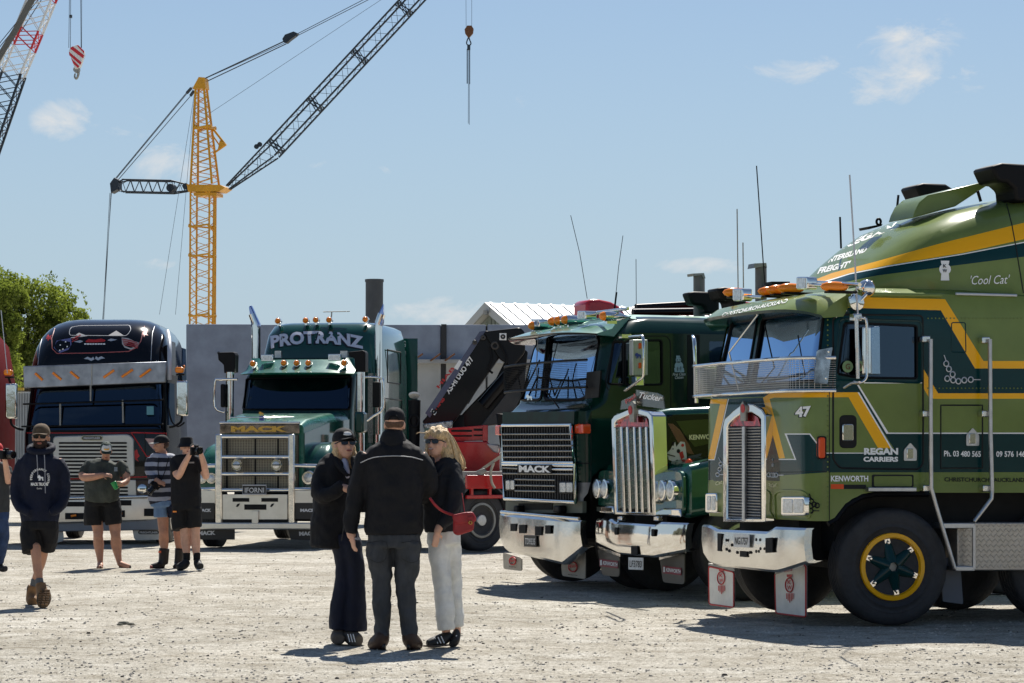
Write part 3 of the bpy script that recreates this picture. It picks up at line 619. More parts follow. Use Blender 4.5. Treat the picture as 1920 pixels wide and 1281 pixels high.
# right-hand door window pocket and hatch seams
body=obj('cab_body',bm,[olive,teal,yellow,white],O.root,30)
for q in (wsL,wsR): O.seam('window_seal',ob,q,.016,blk)
for q in (vent,dw): O.seam('window_seal',ob,q,.012,blk)
O.seam('window_seal',ob,rcorner([(1575,598),(1728,602),(1729,718),(1562,712)],10),.01,teal)
O.seam('door_gap',ob,rcorner([(1562,596),(1583,590),(1730,592),(1731,870),(1722,880),(1575,878),(1562,862)],8),.009,seam)
O.seam('hatch_gap',ob,[(1764,760),(1842,760),(1842,878),(1764,878)],.007,seam); O.seam('hatch_gap',ob,rcorner([(1784,605),(1810,605),(1811,661),(1784,660)],4),.006,teal)
O.seam('panel_joint',ob,[(1555,700),(1555,975)],.004,seam,False); O.seam('panel_joint',ob,[(1448,886),(1549,884)],.003,seam,False)
for r_ in ([(1552,600+i*9.5) for i in range(38)],): 
    bm=bmesh.new()
    for a,b in r_:
        h=O.hit(ob,a,b,.0); 
        if h: ell(bm,h,(.009,.009,.009),None,6,4)
    for k in range(26):
        h=O.hit(ob,1566+k*14,902,.0)
        if h: ell(bm,h,(.005,.005,.005),None,6,4)
    for k in range(30):
        for yy in (597,728):
            h=O.hit(ob,1740+k*7,yy,.0)
            if h: ell(bm,h,(.008,.008,.008),None,6,4)
    obj('rivets',bm,olive,O.root,60,kind='stuff')
interior(O,-.95,.72,1.95)
bm=bmesh.new(); box(bm,(-1.3,-.12,1.1),(3.5,2.05,.9)); box(bm,(.42,0,.82),(.5,1.3,.5)); tube(bm,[(.0,-1,.52),(0,1,.52)],.06,8); box(bm,(-1.5,.35,.75),(4,.09,.3)); box(bm,(-1.5,-.35,.75),(4,.09,.3))
obj('chassis',bm,under,O.root,0)
bm=bmesh.new(); tube(bm,[O.P(1552,982,y=1.2),O.P(1566,974,y=1.2),O.P(1586,948,y=1.2),O.P(1615,931,y=1.2),O.P(1640,926,y=1.2),O.P(1740,926,y=1.2)],.03,6); obj('wheel_arch_trim',bm,blk,O.root,60)
# visor over the windscreen
bm=bmesh.new(); sec=[]
for y in [-1.22+2.44*i/24 for i in range(25)]:
    e=abs(y)/1.22; sw=.26*e**7; f=1.03-.16*e**2-sw*.6
    zf=2.81-.07*e**8; sec.append([V((.30,y*.93,3.0)),V((.52-.1*e**4,y*.98,2.975-.03*e**4)),V((f-.12,y,2.9-.05*e**4)),V((f,y,zf)),V((f-.02,y,zf-.025)),V((.60-.1*e**5,y,2.79-.06*e**4))])
loft(bm,sec,True,True); bm.normal_update()
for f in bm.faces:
    if f.normal.z<-.25: f.material_index=1  # underside takes the dark paint, shade below the visor put into colour
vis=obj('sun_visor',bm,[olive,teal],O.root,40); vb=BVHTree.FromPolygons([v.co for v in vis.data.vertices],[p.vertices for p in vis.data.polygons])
O.text('lettering','CHRISTCHURCH-AUCKLAND',white,(1352,594.5),(1474,567.5),8,bvh=vb,shear=.8,off=.02)
# stone guard
gx=lambda y: 1.0-.05*(abs(y)/1.2)**2-.35*max(0,(abs(y)-1.06)/.2)**2
pl=[V((gx(y),y,0)) for y in [-1.27+2.53*i/40 for i in range(41)]]
zt,zb=2.365,2.075
bm=bmesh.new()
for z in (zt,zb): tube(bm,[p+V((0,0,z)) for p in pl],.016,6)
tube(bm,[pl[0]+V((0,0,zt)),pl[0]+V((0,0,zb))],.016,6); obj('guard_frame',bm,chromeb,O.root,60)
bm=bmesh.new()
for k in range(1,15): tube(bm,[p+V((0,0,zb+(zt-zb)*k/15)) for p in pl[::2]],.0022,3)
for k in range(0,130): 
    y=-1.26+2.5*k/130; p=V((gx(y),y,0)); tube(bm,[p+V((0,0,zb)),p+V((0,0,zt))],.0022,3)
obj('guard_mesh',bm,mat('guard_wire',(.8,.8,.78),.4,.3),O.root,0,kind='stuff')
O.pr('guard_end_plate',rcorner([(1532,657),(1562,651),(1559,662),(1552,720),(1527,718)],3),mat('mirror_steel',(.38,.42,.48),.12,1,0,.7,5),y=1.245,t=.012)
for a,b in ((1554,659),(1549,709)):
    bm=bmesh.new(); lathe(bm,[(.001,.0),(.012,-.002),(.014,-.01)],O.P(a,b,y=1.25),'y',8); obj('bolt',bm,chrome,O.root)
O.tb('guard_stay',[(1424,586,.9),(1367,661,.98),(1386,735,.9)],.008,chromeb,x=.9); O.tb('guard_stay',[(1434,610,.82),(1452,690,.9),(1425,722,.85)],.007,blk,x=.9)
for q in ([(1372,728,.86),(1345,690,.84)],[(1440,715,.86),(1500,704,.84)],[(1392,716,.86),(1340,684,.8)]): O.tb('wiper',q,.01,blk,x=.86)
# grille
oo=[(1355,797),(1357,785),(1387,762),(1392,757),(1400,756),(1425,759),(1437,770),(1439,790),(1438,979),(1356,977)]
OG=.90
def ringpx(fr,name,out,inn,x,t,m,**k):
    A=fr.poly(out,x=x); B=fr.poly(inn,x=x); n=len(A); bm=bmesh.new(); d=V((-t,0,0))
    a=[bm.verts.new(p) for p in A]; b=[bm.verts.new(p) for p in B]; a2=[bm.verts.new(p+d) for p in A]; b2=[bm.verts.new(p+d) for p in B]
    for i in range(n):
        j=(i+1)%n; bm.faces.new((a[i],a[j],b[j],b[i])); bm.faces.new((a[i],a2[i],a2[j],a[j])); bm.faces.new((b[i],b[j],b2[j],b2[i]))
    bmesh.ops.recalc_face_normals(bm,faces=bm.faces); return obj(name,bm,m,fr.root,35,.012,**k)
outr=[(1355,979),(1355,800),(1358,786),(1375,770),(1392,757),(1412,758),(1428,768),(1434,778),(1434,979)]
innr=[(1363,973),(1363,802),(1365,795),(1377,784),(1392,774),(1409,774),(1422,782),(1426,787),(1427,973)]
ringpx(O,'grille_surround',outr,innr,OG,.09,chrome)
O.pr('grille_backing',[(1362,975),(1362,790),(1392,768),(1428,782),(1428,975)],mackin,x=OG-.05,t=.05)
bm=bmesh.new()
for k in range(32):
    py=802+k*5.4; p,q=O.P(1363,py,x=OG-.035),O.P(1428,py,x=OG-.035); box(bm,(p+q)/2,(.03,(q-p).length,.012),Matrix.Rotation(.5,3,'Y'))
obj('grille_louvres',bm,grey,O.root,0,kind='stuff')
O.rect('grille_bar',1391,800,1396,977,alu,x=OG+.005,t=.02)
O.pr('reflective_band',[(1364,799),(1364,796),(1377,785),(1392,775),(1409,775),(1421,783),(1426,799)],mat('dark_red_chrome',(.35,.01,.02),.15,.8,.5,.9,14),x=OG-.03,t=.01)
O.pr('badge',[(1387,760),(1392,751),(1397,760),(1397,790),(1387,790)],dull,x=OG+.02,t=.03,bevel=.008)
O.pr('badge_plate',circ(1392,766,3.6,8),redp,x=OG+.026,t=.01)
# lamps
for (x0,x1,y0,y1,xx) in ((1322,1343,925,962,.85),(1464,1508,931,967,.845)):
    O.pr('headlight_bezel',rpoly(x0,y0,x1,y1,3),chrome,x=xx,t=.12,bevel=.01)
    w_=(x1-x0-6)/2
    for k in (0,1): O.pr('headlight',rpoly(x0+3+k*(w_+1),y0+5,x0+2+k*(w_+1)+w_,y1-5,2),clear,x=xx+.006,t=.02,bevel=.004)
O.seam('lamp_recess_edge',ob,rcorner([(1455,978),(1453,925),(1465,920),(1504,921),(1515,928),(1520,970)],6),.014,olive,False)
O.pr('marker_lamp',rpoly(1536,820,1548,859,4),redlens,y=1.235,t=.06,bevel=.01)
O.pr('marker_lamp_base',rpoly(1534.5,818,1549.5,861,4),blk,y=1.22,t=.03)
# bumper, plate, flaps
fxb=lambda y: 1.0-.15*(abs(y)/1.2)**3
bumper(O,'front_bumper',[(1316,984),(1328,984.5),(1344,993),(1437,997),(1451,988),(1509,990.5)],[(1319,1040),(1330,1058),(1345,1062),(1455,1074),(1470,1070),(1511,1056)],fxb,chromeb)
for q in ([(1345,1000),(1345,1033),(1352,1034),(1352,1001)],[(1435,1009),(1435,1037),(1448,1036),(1448,1008)],[(1387,1033),(1387,1044),(1400,1045),(1400,1034)]): slot(O,q,fxb)
bm=bmesh.new()
for a,b in ((1361,1013),(1361,1030),(1366,1033),(1381,1036),(1405,1036),(1417,1034),(1417,1012),(1371,1022),(1425,1029)): lathe(bm,[(.001,.0),(.014,-.0),(.014,-.01)],O.P(a,b,x=1.02),'x',8)
obj('bumper_bolts',bm,under,O.root,kind='stuff')
def plate(fr,txt,x0,y0,x1,y1,x,dark=False,sk=0):
    p=fr.pr('number_plate',[(x0,y0),(x1,y0+sk),(x1,y1+sk),(x0,y1)],platem if dark else platew,x=x,t=.012,bevel=.003)
    h=y1-y0; fr.text('plate_lettering',txt,platew if dark else platem,(x0+(x1-x0)*.08,y1-h*.2),(x1-(x1-x0)*.08,y1-h*.2+sk),h*.55,x=x+.004,parent=fr.root,bold=.015)
plate(O,'NG1757',1375,1001,1404,1026,1.03,sk=1)
def flap(fr,poly,x,m,border=None,logo=None,r=4):
    n=fr.pr('mudflap',rcorner(poly,r),m,x=x,t=.012)
    if border:
        fr.tb('mudflap_edge',rcorner(poly,r),.008,border,x=x,closed=True)
    return n
flap(O,[(1329,1062),(1376,1073),(1376,1139),(1330,1133)],.72,mat('flap_white',(.75,.74,.68),.5,0,0,.1,6),redp); flap(O,[(1453,1076),(1511,1060),(1511,1157),(1455,1150)],.72,MATS['flap_white'],redp)
O.pr('flap_rail',[(1328,1056),(1377,1066),(1377,1071),(1328,1060)],dull,x=.735,t=.02); O.pr('flap_rail',[(1453,1070),(1511,1054),(1511,1060),(1453,1077)],dull,x=.735,t=.02)
def kw(fr,cx,cy,s,m,**k):
    """oval letter badge over vertical bars"""
    e=circ(cx,cy,3.4*s,6*s,20); fr.tb('badge_ring',e,.006,m,closed=True,**k)
    fr.text('badge_letter','K',m,(cx-1.6*s,cy-.6*s),(cx+1.6*s,cy-.6*s),3.6*s,off=.01,**k); fr.text('badge_letter','W',m,(cx-2*s,cy+4*s),(cx+2*s,cy+4*s),3.6*s,off=.01,**k)
    fr.print('badge_bars',[[(cx-2.8*s+i*1.35*s,cy+7*s),(cx-2*s+i*1.35*s,cy+7*s),(cx-2*s+i*1.35*s,cy+(15-abs(i-2)*1.5)*s),(cx-2.8*s+i*1.35*s,cy+(15-abs(i-2)*1.5)*s)] for i in range(5)]+[[(cx-2.4*s,cy-9*s),(cx+2.4*s,cy-9*s),(cx+2*s,cy-6.6*s),(cx-2*s,cy-6.6*s)]],m,**k)
kw(O,1352,1084,2.0,redp,x=.73); kw(O,1480,1097,2.2,redp,x=.73)
# lettering on the side
Ln=lambda t,m,a,b,h,**k: O.text('lettering',t,m,a,b,h,bvh=ob,**k)
Ln('47',seam,(1489,785),(1520,783),22,shear=.1,bold=.09); O.text('lettering','47',white,(1491,783.5),(1520,781),20,bvh=ob,shear=.1,bold=.05,off=.012); Ln('REGAN',white,(1620,853),(1684,853),13,bold=.05); Ln('CARRIERS',white,(1619,866),(1684,866),9.5,bold=.05)
Ln('KENWORTH',white,(1558,903),(1628,903),11,bold=.03); Ln('Ph. 03 480 565',white,(1770,856),(1839,857),11,bold=.025); Ln('09 576 146',white,(1868,857),(1922,857),11,bold=.025)
Ln('CHRISTCHURCH',seam,(1771,903),(1855,904),8,bold=.02); Ln('AUCKLAND',seam,(1863,904),(1921,904),8,bold=.02)
O.print('model_strip',[[(1582,909),(1624,909),(1624,917),(1582,917)]],seam,bvh=ob)
O.print('marker_reflector',[[(1558,908),(1582,908),(1582,917),(1558,917)]],redlens,bvh=ob)
def pipes(fr,pts,r,m,bv):
    bm=bmesh.new()
    for a,b in pts:
        P=[fr.hit(bv,*q,.008) for q in circ(a,b,r,r*1.1,14)]
        if all(P): tube(bm,P,.006,4,True)
    for a,b,c,d in [(pts[0][0],pts[0][1]-r,pts[0][0]-4,pts[0][1]-r*3.5),(pts[-1][0]+r,pts[-1][1],pts[-1][0]+r*4,pts[-1][1])]:
        P=[fr.hit(bv,a,b,.008),fr.hit(bv,c,d,.008)]
        if all(P): tube(bm,P,.005,4)
    obj('pinstripe_motif',bm,m,fr.root,0)
pipes(O,[(1774,682),(1779,692),(1786,702),(1776,710),(1787,713),(1797,715),(1808,713),(1820,712)],4.6,silverp,ob)
pipes(O,[(1445,862),(1446,872),(1445,890),(1450,891),(1455,891)],3.6,silverp,ob); pipes(O,[(1521,940),(1520,949),(1526,946),(1532,948),(1520,958)],4,seam,ob); pipes(O,[(1352,870),(1350,880),(1346,890)],3.4,silverp,ob)
for a,b in ((1443,915),(1341,910)): Ln('Cat',cream,(a,b+1),(a+13,b-3),8,shear=.4)
# sticker on the vent glass
bm=bmesh.new(); poly_face(bm,[O.P(*q,y=1.235) for q in circ(1589.5,687.5,10,11,24)]); obj('sticker',bm,mat('sticker_green',(.22,.36,.17),.6),O.root,0); O.text('sticker_letter','G',brown,(1585.5,693),(1594,693),11,y=1.24,bold=.02)
# handles, recess, step, locks
O.pr('handle_recess',rpoly(1574,778,1607,841,9),under,y=1.226,t=.02,bevel=.01); O.pr('door_handle',rpoly(1580,795,1601,827,4),chrome,y=1.25,t=.03,bevel=.008)
for a,b in ((1707,848),(1824,820)):
    O.pr('lock_plate',rcorner([(a-12,b+16),(a-12,b-4),(a-5,b-12),(a,b-18),(a+5,b-12),(a+12,b-4),(a+12,b+16)],3),alu,y=1.232,t=.015); O.pr('lock_latch',rpoly(a-6,b-7,a+6,b+12,2),chrome,y=1.245,t=.02,bevel=.004)
O.pr('step_recess',rpoly(1635,890,1713,914,3),seam,y=1.224,t=.01); O.pr('step_recess_back',rpoly(1639,893,1710,912,3),olive,y=1.227,t=.005); O.rect('step_tread',1629,914,1719,922,alu,y=1.3,t=.14,bevel=.006)
# grab rails and steps
rail=alu
O.tb('grab_rail',[(1745,636),(1745,780),(1746,915),(1754,945),(1790,1066)],.02,rail,y=1.33); O.tb('grab_rail',[(1856,636),(1857,800),(1860,920),(1859,935),(1826,978)],.02,rail,y=1.33)
for a in ((1736,636),(1737,776),(1738,916),(1848,638),(1848,776),(1850,916)): O.pr('rail_bracket',rpoly(a[0]-6,a[1]-6,a[0]+9,a[1]+6,2),chromeb,y=1.31,t=.09,bevel=.008)
O.rect('step',1768,981,1828,991,alu,y=1.34,t=.22,bevel=.006); O.rect('step',1792,1062,1828,1071,alu,y=1.34,t=.22,bevel=.006); O.tb('step_rail',[(1826,985),(1826,1066)],.018,rail,y=1.33)
# checker plate tank
ck=mat('checker_plate',(.46,.42,.37),.38,.75,0,.1,5)
O.rect('tool_box',1795,980,2080,1070,ck,y=1.22,t=.75,bevel=.01)
bm=bmesh.new()
for i in range(34):
    for j in range(9):
        a=1799+i*5.2+(j%2)*2.6; b=985+j*9.6
        c=O.P(a,b,y=1.222); s=1 if (i+j)%2 else -1
        box(bm,c,(.042,.006,.009),Matrix.Rotation(s*.75,3,'Y'))
obj('tread_pattern',bm,ck,O.root,0,kind='stuff')
O.pr('mudflap',rcorner([(1765,1045),(1800,1048),(1806,1133),(1768,1128)],3),mat('flap_grey',(.13,.14,.16),.6),y=1.05,t=.015)
wheel(O,0,1.06,1,steer=-7,rim=yellow,hub=teal,style='spider'); wheel(O,.0,-1.05,-1,steer=-7)
for x in (-1.75,-3.0): wheel(O,x,.95,1); wheel(O,x,-.95,-1)
# ---- roof fairing
st=[(.36,2.96,.62),(.24,3.03,.76),(.06,3.158,.88),(-.15,3.333,.97),(-.37,3.50,1.04),(-.59,3.645,1.09),(-.86,3.758,1.13),(-1.18,3.84,1.16),(-1.55,3.92,1.17),(-2.2,3.95,1.17),(-3.25,3.95,1.17)]
bm=bmesh.new(); rg=[]
for x,zt_,w_ in st:
    r=[V((x,-w_,2.93))]
    for k in range(0,25):
        t=math.pi*k/24; cc,ss=math.cos(t),math.sin(t); r.append(V((x-.25*(1-abs(ss))*(1 if zt_<3.9 else 0),-w_*math.copysign(abs(cc)**.42,cc),2.95+(zt_-2.95)*abs(ss)**.6)))
    r.append(V((x,w_,2.93))); rg.append(r)
loft(bm,rg); fb=BVHTree.FromBMesh(bm)
O.cut(bm,[(1522,527),(1560,512),(1640.5,491),(1757.7,458),(1980,403),(1980,434),(1920,448.7),(1804.5,474.4),(1668.7,496.7),(1594,512),(1540,529)],2)
O.cut(bm,[(1542,530.5),(1594,514),(1668,499.5),(1804,477.5),(1980,444),(1980,470),(1920,481.5),(1645,516.6),(1560,534)],1)
O.cut(bm,[(1540,529),(1594,512.5),(1668,498),(1804,476),(1980,442),(1980,444),(1804,477.8),(1668,499.8),(1594,514.3),(1541,531)],3)
obj('roof_fairing',bm,[olive,teal,yellow,white],O.root,50)
O.seam('fairing_joint',fb,[(1887,382),(1897,420),(1906,470),(1919,550)],.006,seam,False)
O.text('lettering','REGAN',white,(1578,468),(1674,430),15,bvh=fb,shear=.9,bold=.05); O.text('lettering','INTERISLAND',white,(1549,494),(1622,473),12,bvh=fb,shear=.8,bold=.04); O.text('lettering',"FREIGHT'",white,(1532,514),(1590,501),13,bvh=fb,shear=.7,bold=.04)
O.text('lettering',"'Cool Cat'",white,(1817,534),(1890,532),17,bvh=fb,shear=.25,bold=.0)
kw(O,1772,504,1.9,white,bvh=fb) if False else None
O.print('fairing_badge',[circ(1772,505,11,10.5,20),[(1764,489),(1780,489),(1779,496),(1765,496)],[(1765,513),(1779,513),(1780,526),(1764,526)]],white,bvh=fb)
O.text('badge_letter','K',seam,(1768.5,502),(1775,502),6.5,bvh=fb,off=.012); O.text('badge_letter','W',seam,(1767.5,511),(1776,511),6.5,bvh=fb,off=.012)
bm=bmesh.new(); prism(bm,O.poly([(1712,409),(1716,396),(1724,380),(1740,366),(1849,340),(1854,343),(1853,347),(1792,387)],y=.45),V((0,-.5,0))); obj('roof_vane',bm,olive,O.root,35,.02)
O.tb('vane_strut',[(1833,358),(1839,378)],.015,blk,y=.5)
bm=bmesh.new(); prism(bm,O.poly([(1716.7,348.5),(1733,343),(1775,345),(1789,354),(1790,380),(1728,380),(1727,369)],y=-.55),V((0,-.35,0))); obj('air_intake',bm,blk,O.root,35,.03)
bm=bmesh.new(); prism(bm,O.poly([(1859,312),(1881,305),(1940,309),(1958,318),(1962,378),(1905,378),(1903,354),(1890,343),(1872,340.6)],y=.95),V((0,-.38,0))); obj('air_intake',bm,blk,O.root,35,.03)
O.tb('aerial_stub',[(1684.5,366),(1680,410)],.012,blk,y=-.2); O.tb('aerial_stub',[(1575,407),(1577,466)],.01,blk,y=-.3)
O.pr('horn_bracket',[(1628,425),(1655,420),(1653,424),(1630,430)],blk,y=.0,t=.2); O.tb('horn_bracket',circ(1647.5,416,4,5.5),.012,blk,y=-.05,closed=True)
O.tb('whip_aerial',[(1593,328),(1600,440),(1609,600)],.008,silverp,y=1.3,sm=3); O.tb('whip_aerial',[(1418.5,311),(1431,492),(1434,530)],.006,blk,y=-.9); O.tb('whip_aerial',[(1382,392),(1384,545)],.006,dull,y=-.8); O.tb('whip_aerial',[(1393,455),(1394,540)],.006,dull,y=-.7)
# roof lamps
def bullet(fr,px,py,x,y,L=.3,m=amber):
    p=fr.P(px,py,y=y) if y is not None else fr.P(px,py,x=x)
    t=empty('marker_lamp',p,0,fr.root); bm=bmesh.new(); lathe(bm,[(.001,.07),(.03,.06),(.05,.03),(.056,0),(.056,-.02)],(0,0,0),'x',14); obj('lens',bm,m,t,60)
    bm=bmesh.new(); lathe(bm,[(.06,.01),(.062,-.03),(.05,-L*.6),(.001,-L)],(0,0,0),'x',14); box(bm,(-.08,0,-.06),(.12,.04,.05)); obj('housing',bm,chrome,t,60)
for px,py,x in ((1380,549,.62),(1446,547,.62),(1462,544,.62),(1483,541,.62),(1565,538,.62)):
    p=O.P(px,py,x=x); t=obj('marker_lamp',(lambda b:(ell(b,(0,0,0),(.14,.055,.05),None,12,6),b)[1])(bmesh.new()),amber,O.root,60,loc=p); bm=bmesh.new(); box(bm,(-.06,0,-.045),(.28,.1,.02)); obj('lamp_base',bm,blk,t,35,.005)
for px,py,rx in ((1383,553,10),(1503,531,11)):
    O.pr('driving_lamp',rpoly(px-rx,py-12,px+rx,py+12,3),chrome,x=.75,t=.1,bevel=.015); O.pr('driving_lamp_glass',rpoly(px-rx+2,py-10,px+rx-5,py+10,2),clear,x=.756,t=.02)
    O.tb('driving_lamp_bar',[(px+rx,py+2),(px+46,py+5)],.016,chromeb,x=.7)
O.tb('driving_lamp_bar',[(1515,529),(1612,534)],.018,chromeb,x=.55)
bm=bmesh.new(); ell(bm,O.P(1625,541,y=1.2),(.08,.09,.08),None,16,10); obj('spot_lamp',bm,chrome,O.root,60); bm=bmesh.new(); lathe(bm,[(.001,0),(.07,-.01),(.08,-.04),(.05,-.08),(.001,-.09)],O.P(1608,567,y=1.3),'y',18); obj('spot_lamp_mount',bm,chrome,O.root,60); O.tb('spot_lamp_mount',[(1611,566),(1624,552)],.016,chrome,y=1.28)
O.tb('cab_roof_trim',[(1588,551.5),(1765,554)],.02,olive,y=1.2); O.tb('fairing_trim',[(1792,551),(1906,554)],.012,silverp,y=1.2)
for a,b in ((1568.5,594),(1576,586),(1586,582.5)):
    h=O.hit(ob,a,b,.0); bm=bmesh.new(); ell(bm,h,(.012,.012,.012),None,8,5); obj('visor_bolt',bm,chrome,O.root,60)
# mirror
O.pr('door_mirror',rcorner([(1618,613),(1636,613),(1636,702),(1618,702)],3),chrome,y=1.42,t=.14,bevel=.04); O.pr('mirror_back',rcorner([(1634,613),(1650,612),(1651,702),(1634,702)],2),mat('mirror_blue_steel',(.3,.42,.55),.2,.9),y=1.43,t=.12,bevel=.006); O.tb('mirror_tube',[(1606,596,),(1608.5,710)],.018,chromeb,y=1.46)
O.tb('mirror_bracket',[(1612,596),(1620,598),(1625,606),(1626,690),(1622,712),(1610,718),(1600,716)],.013,chromeb,y=1.5,sm=3); O.rect('mirror_clamp',1602,588,1617,602,chromeb,y=1.45,t=.1,bevel=.01); O.pr('mirror_marker',rpoly(1640,624,1645,640,2),redlens,y=1.425,t=.01); O.tb('mirror_stay',[(1583,727,1.24),(1596,719,1.35),(1612,717,1.45)],.01,chromeb,y=1.4)
# ================================================================ green cabover
M=Fr('cabover_truck',1.093,30.31,22,label='dark green cabover truck with black and chrome bar grille and plate TD9335',category='truck')
bm=bmesh.new(); zl=[(1.0,.82,.12),(1.9,.84,.14),(2.02,.84,.14),(2.06,.74,.16),(2.15,.66,.2),(2.4,.6,.22),(2.8,.5,.24),(2.92,.45,.26)]
loft(bm,[rrect(-2.6,x,-1.2,1.2,r,.1,z,7) for z,x,r in zl]+[rrect(-2.55,.32,-1.12,1.12,.3,.12,3.05,7),rrect(-2.5,.1,-.98,.98,.3,.15,3.12,7)],cap=False)
bmesh.ops.contextual_create(bm,geom=[e for e in bm.edges if len(e.link_faces)==1 and e.verts[0].co.z>3.1])
mb=BVHTree.FromBMesh(bm)
M.cut(bm,[(1094,958),(1094,935),(1102,925),(1110,895),(1125,880),(1340,878),(1340,1000),(1094,1000)],take=.001).free()
M.cut(bm,[(938,905),(1110,905),(1110,1000),(930,1000)],2)
ws1=rcorner([(978,640),(1028,630),(1015,750),(956,751)],8); ws2=rcorner([(1032,630),(1118,625),(1124,640),(1108,738),(1090,750),(1020,750)],10)
v1=rcorner([(1150,641),(1169,640),(1169,721),(1140,720)],4); v2=rcorner([(1172,640),(1241,638),(1242,721),(1172,722)],6); v3=rcorner([(1330,640),(1360,640),(1360,700),(1330,700)],4)
for nme,q,g in (('windscreen',ws1,glass2),('windscreen',ws2,glass2),('side_window',v1,glassd),('side_window',v2,glassd),('side_window',v3,glassd)): obj(nme,M.cut(bm,q,take=.014),g,M.root,30)
obj('cab_body',bm,[dgreen,mgreen,grey],M.root,30)
for q in (ws1,ws2): M.seam('window_seal',mb,q,.02,blk)
for q in (v1,v2): M.seam('window_seal',mb,q,.014,blk)
M.seam('door_gap',mb,rcorner([(1134,722),(1152,632),(1250,630),(1257,640),(1259,885)],12),.007,seam,False); M.seam('panel_joint',mb,[(1108,762),(1108,940)],.005,seam,False); M.seam('panel_joint',mb,[(1076,868),(1107,869)],.008,seam,False)
interior(M,-.9,.6,2.0,1.08,3.0)
bm=bmesh.new(); box(bm,(-1.0,-.1,1.1),(3.1,1.9,.9)); box(bm,(.45,0,.8),(.5,1.4,.45)); tube(bm,[(0,-1,.5),(0,1,.5)],.06,8); obj('chassis',bm,under,M.root,0)
bm=bmesh.new(); sec=[]
for y in [-1.25+2.5*i/24 for i in range(25)]:
    e=abs(y)/1.25; f=.95-.3*e**4; zf=2.93-.03*e**5; sec.append([V((.1,y*.8,3.125)),V((.35,y*.93,3.06)),V((f-.2,y*.985,3.0-.04*e**3)),V((f,y,zf)),V((f-.02,y,zf-.02)),V((.42,y*.97,2.9-.03*e**4))])
loft(bm,sec); bm.normal_update()
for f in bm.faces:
    if f.normal.z<-.25: f.material_index=1  # downward faces coloured black to stand for shade under the visor
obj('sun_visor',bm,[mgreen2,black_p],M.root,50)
bm=bmesh.new(); sec=[[V((x,-1.0,3.09)),V((x,-.8,3.15)),V((x,.8,3.15)),V((x,1.0,3.09))] for x in (.1,-2.4)]; loft(bm,sec); obj('roof_panel',bm,mgreen2,M.root,0)
# grille
MG=.875
M.pr('grille_backing',[(942,799),(1071,798),(1078,941),(945,934)],mackin,x=MG-.005,t=.03)
bm=bmesh.new()
for k in range(26): 
    a=946+k*5; p,q=M.P(a,802,x=MG),M.P(a+2.5,936+k*.2,x=MG); box(bm,(p+q)/2,(.02,.014,p.z-q.z))
obj('grille_slats',bm,mat('slat_grey',(.035,.035,.036),.5),M.root,0,kind='stuff')
M.tb('grille_frame',[(942,798),(1070,797),(1077,868),(943,867)],.02,chrome,x=MG+.02,closed=True); M.tb('grille_frame',[(943,871),(1078,873),(1079,942),(946,935)],.022,chrome,x=MG+.02,closed=True)
for b in (813.9,824.5,835.5,846,857): M.tb('grille_bar',[(943,b+.4),(1073,b)],.010,dull,x=MG+.03)
for k,b in enumerate((878,888.5,899.5,910.5,921)):
    x0,x1=(943,971) if k==0 else ((944,1041) if k>1 else (944,1075))
    if k>1: x0=966
    M.tb('grille_bar',[(x0,b-.6),(x1,b+.8)],.010,dull,x=MG+.03)
    if k==0: M.tb('grille_bar',[(1033,880),(1075,880.5)],.014,chrome,x=MG+.03)
M.rect('badge_backing',970,871,1034,888,blk,x=MG+.045,t=.01); M.text('badge_lettering','MACK',white,(973,885.5),(1032,886.5),13,x=MG+.055,shear=-.05,bold=.05)
for x0,x1,y0,y1 in ((946,966,898,921),(1047,1075,902,926)):
    M.rect('headlight_housing',x0,y0,x1,y1,blk,x=MG+.03,t=.06,bevel=.01); w_=(x1-x0-5)/2
    for k in (0,1): M.pr('headlight',rpoly(x0+2+k*(w_+1),y0+3,x0+1.5+k*(w_+1)+w_,y1-3,1.5),clear,x=MG+.037,t=.02,bevel=.004)
M.pr('nose_panel',[(942,773),(1077,771),(1076,796),(942,797)],mat('nose_gloss_green',(.006,.024,.02),.3,0,0,.5,5,spec=.08),x=MG,t=.05)
for a in (970,990,1035): M.seam('panel_joint',mb,[(a,773),(a,796)],.004,seam,False)
M.pr('corner_lamp',rpoly(1077,795,1093,813,2),redlens,x=.84,t=.1,bevel=.01); M.rect('corner_lamp',928,798,941,816,redlens,x=.82,t=.08,bevel=.01); M.rect('corner_lamp_bracket',936,800,942,814,blk,x=.84,t=.05)
fxm=lambda y: .98-.12*(abs(y)/1.2)**4
bumper(M,'front_bumper',[(937,962),(945,964),(1088,976)],[(938,1010),(947,1034),(1054,1059),(1092,1027)],fxm,chromeb)
M.tb('bumper_top_rail',[(940,960),(1086,973)],.02,chromeb,x=.95)
for x0,x1,y0,y1 in ((957,967,982,996),(973,985,984,1000),(1003,1015,987,1004),(1022,1032,985,1001)): slot(M,[(x0,y0),(x1,y0),(x1,y1),(x0,y1)],fxm)
plate(M,'TD9335',982,1003.5,1005,1025,1.012,True,1)
for x0,x1 in ((962,970),(1036,1048)): M.rect('tow_pin',x0,948,x1,962,blk,x=.9,t=.1,bevel=.02)
M.rect('chassis_panel',948,940,1092,962,mat('grey_green_frame',(.1,.115,.09),.5),x=.8,t=.05); M.rect('chassis_opening',972,944,1035,956,under,x=.81,t=.02)
fm=mat('flap_cream',(.42,.38,.31),.6,0,0,.15,6)
for q in ([(943,1036),(978,1046),(978,1071),(944,1067)],[(1052,1058),(1097,1034),(1097,1086),(1054,1080)]): flap(M,q,.7,fm)
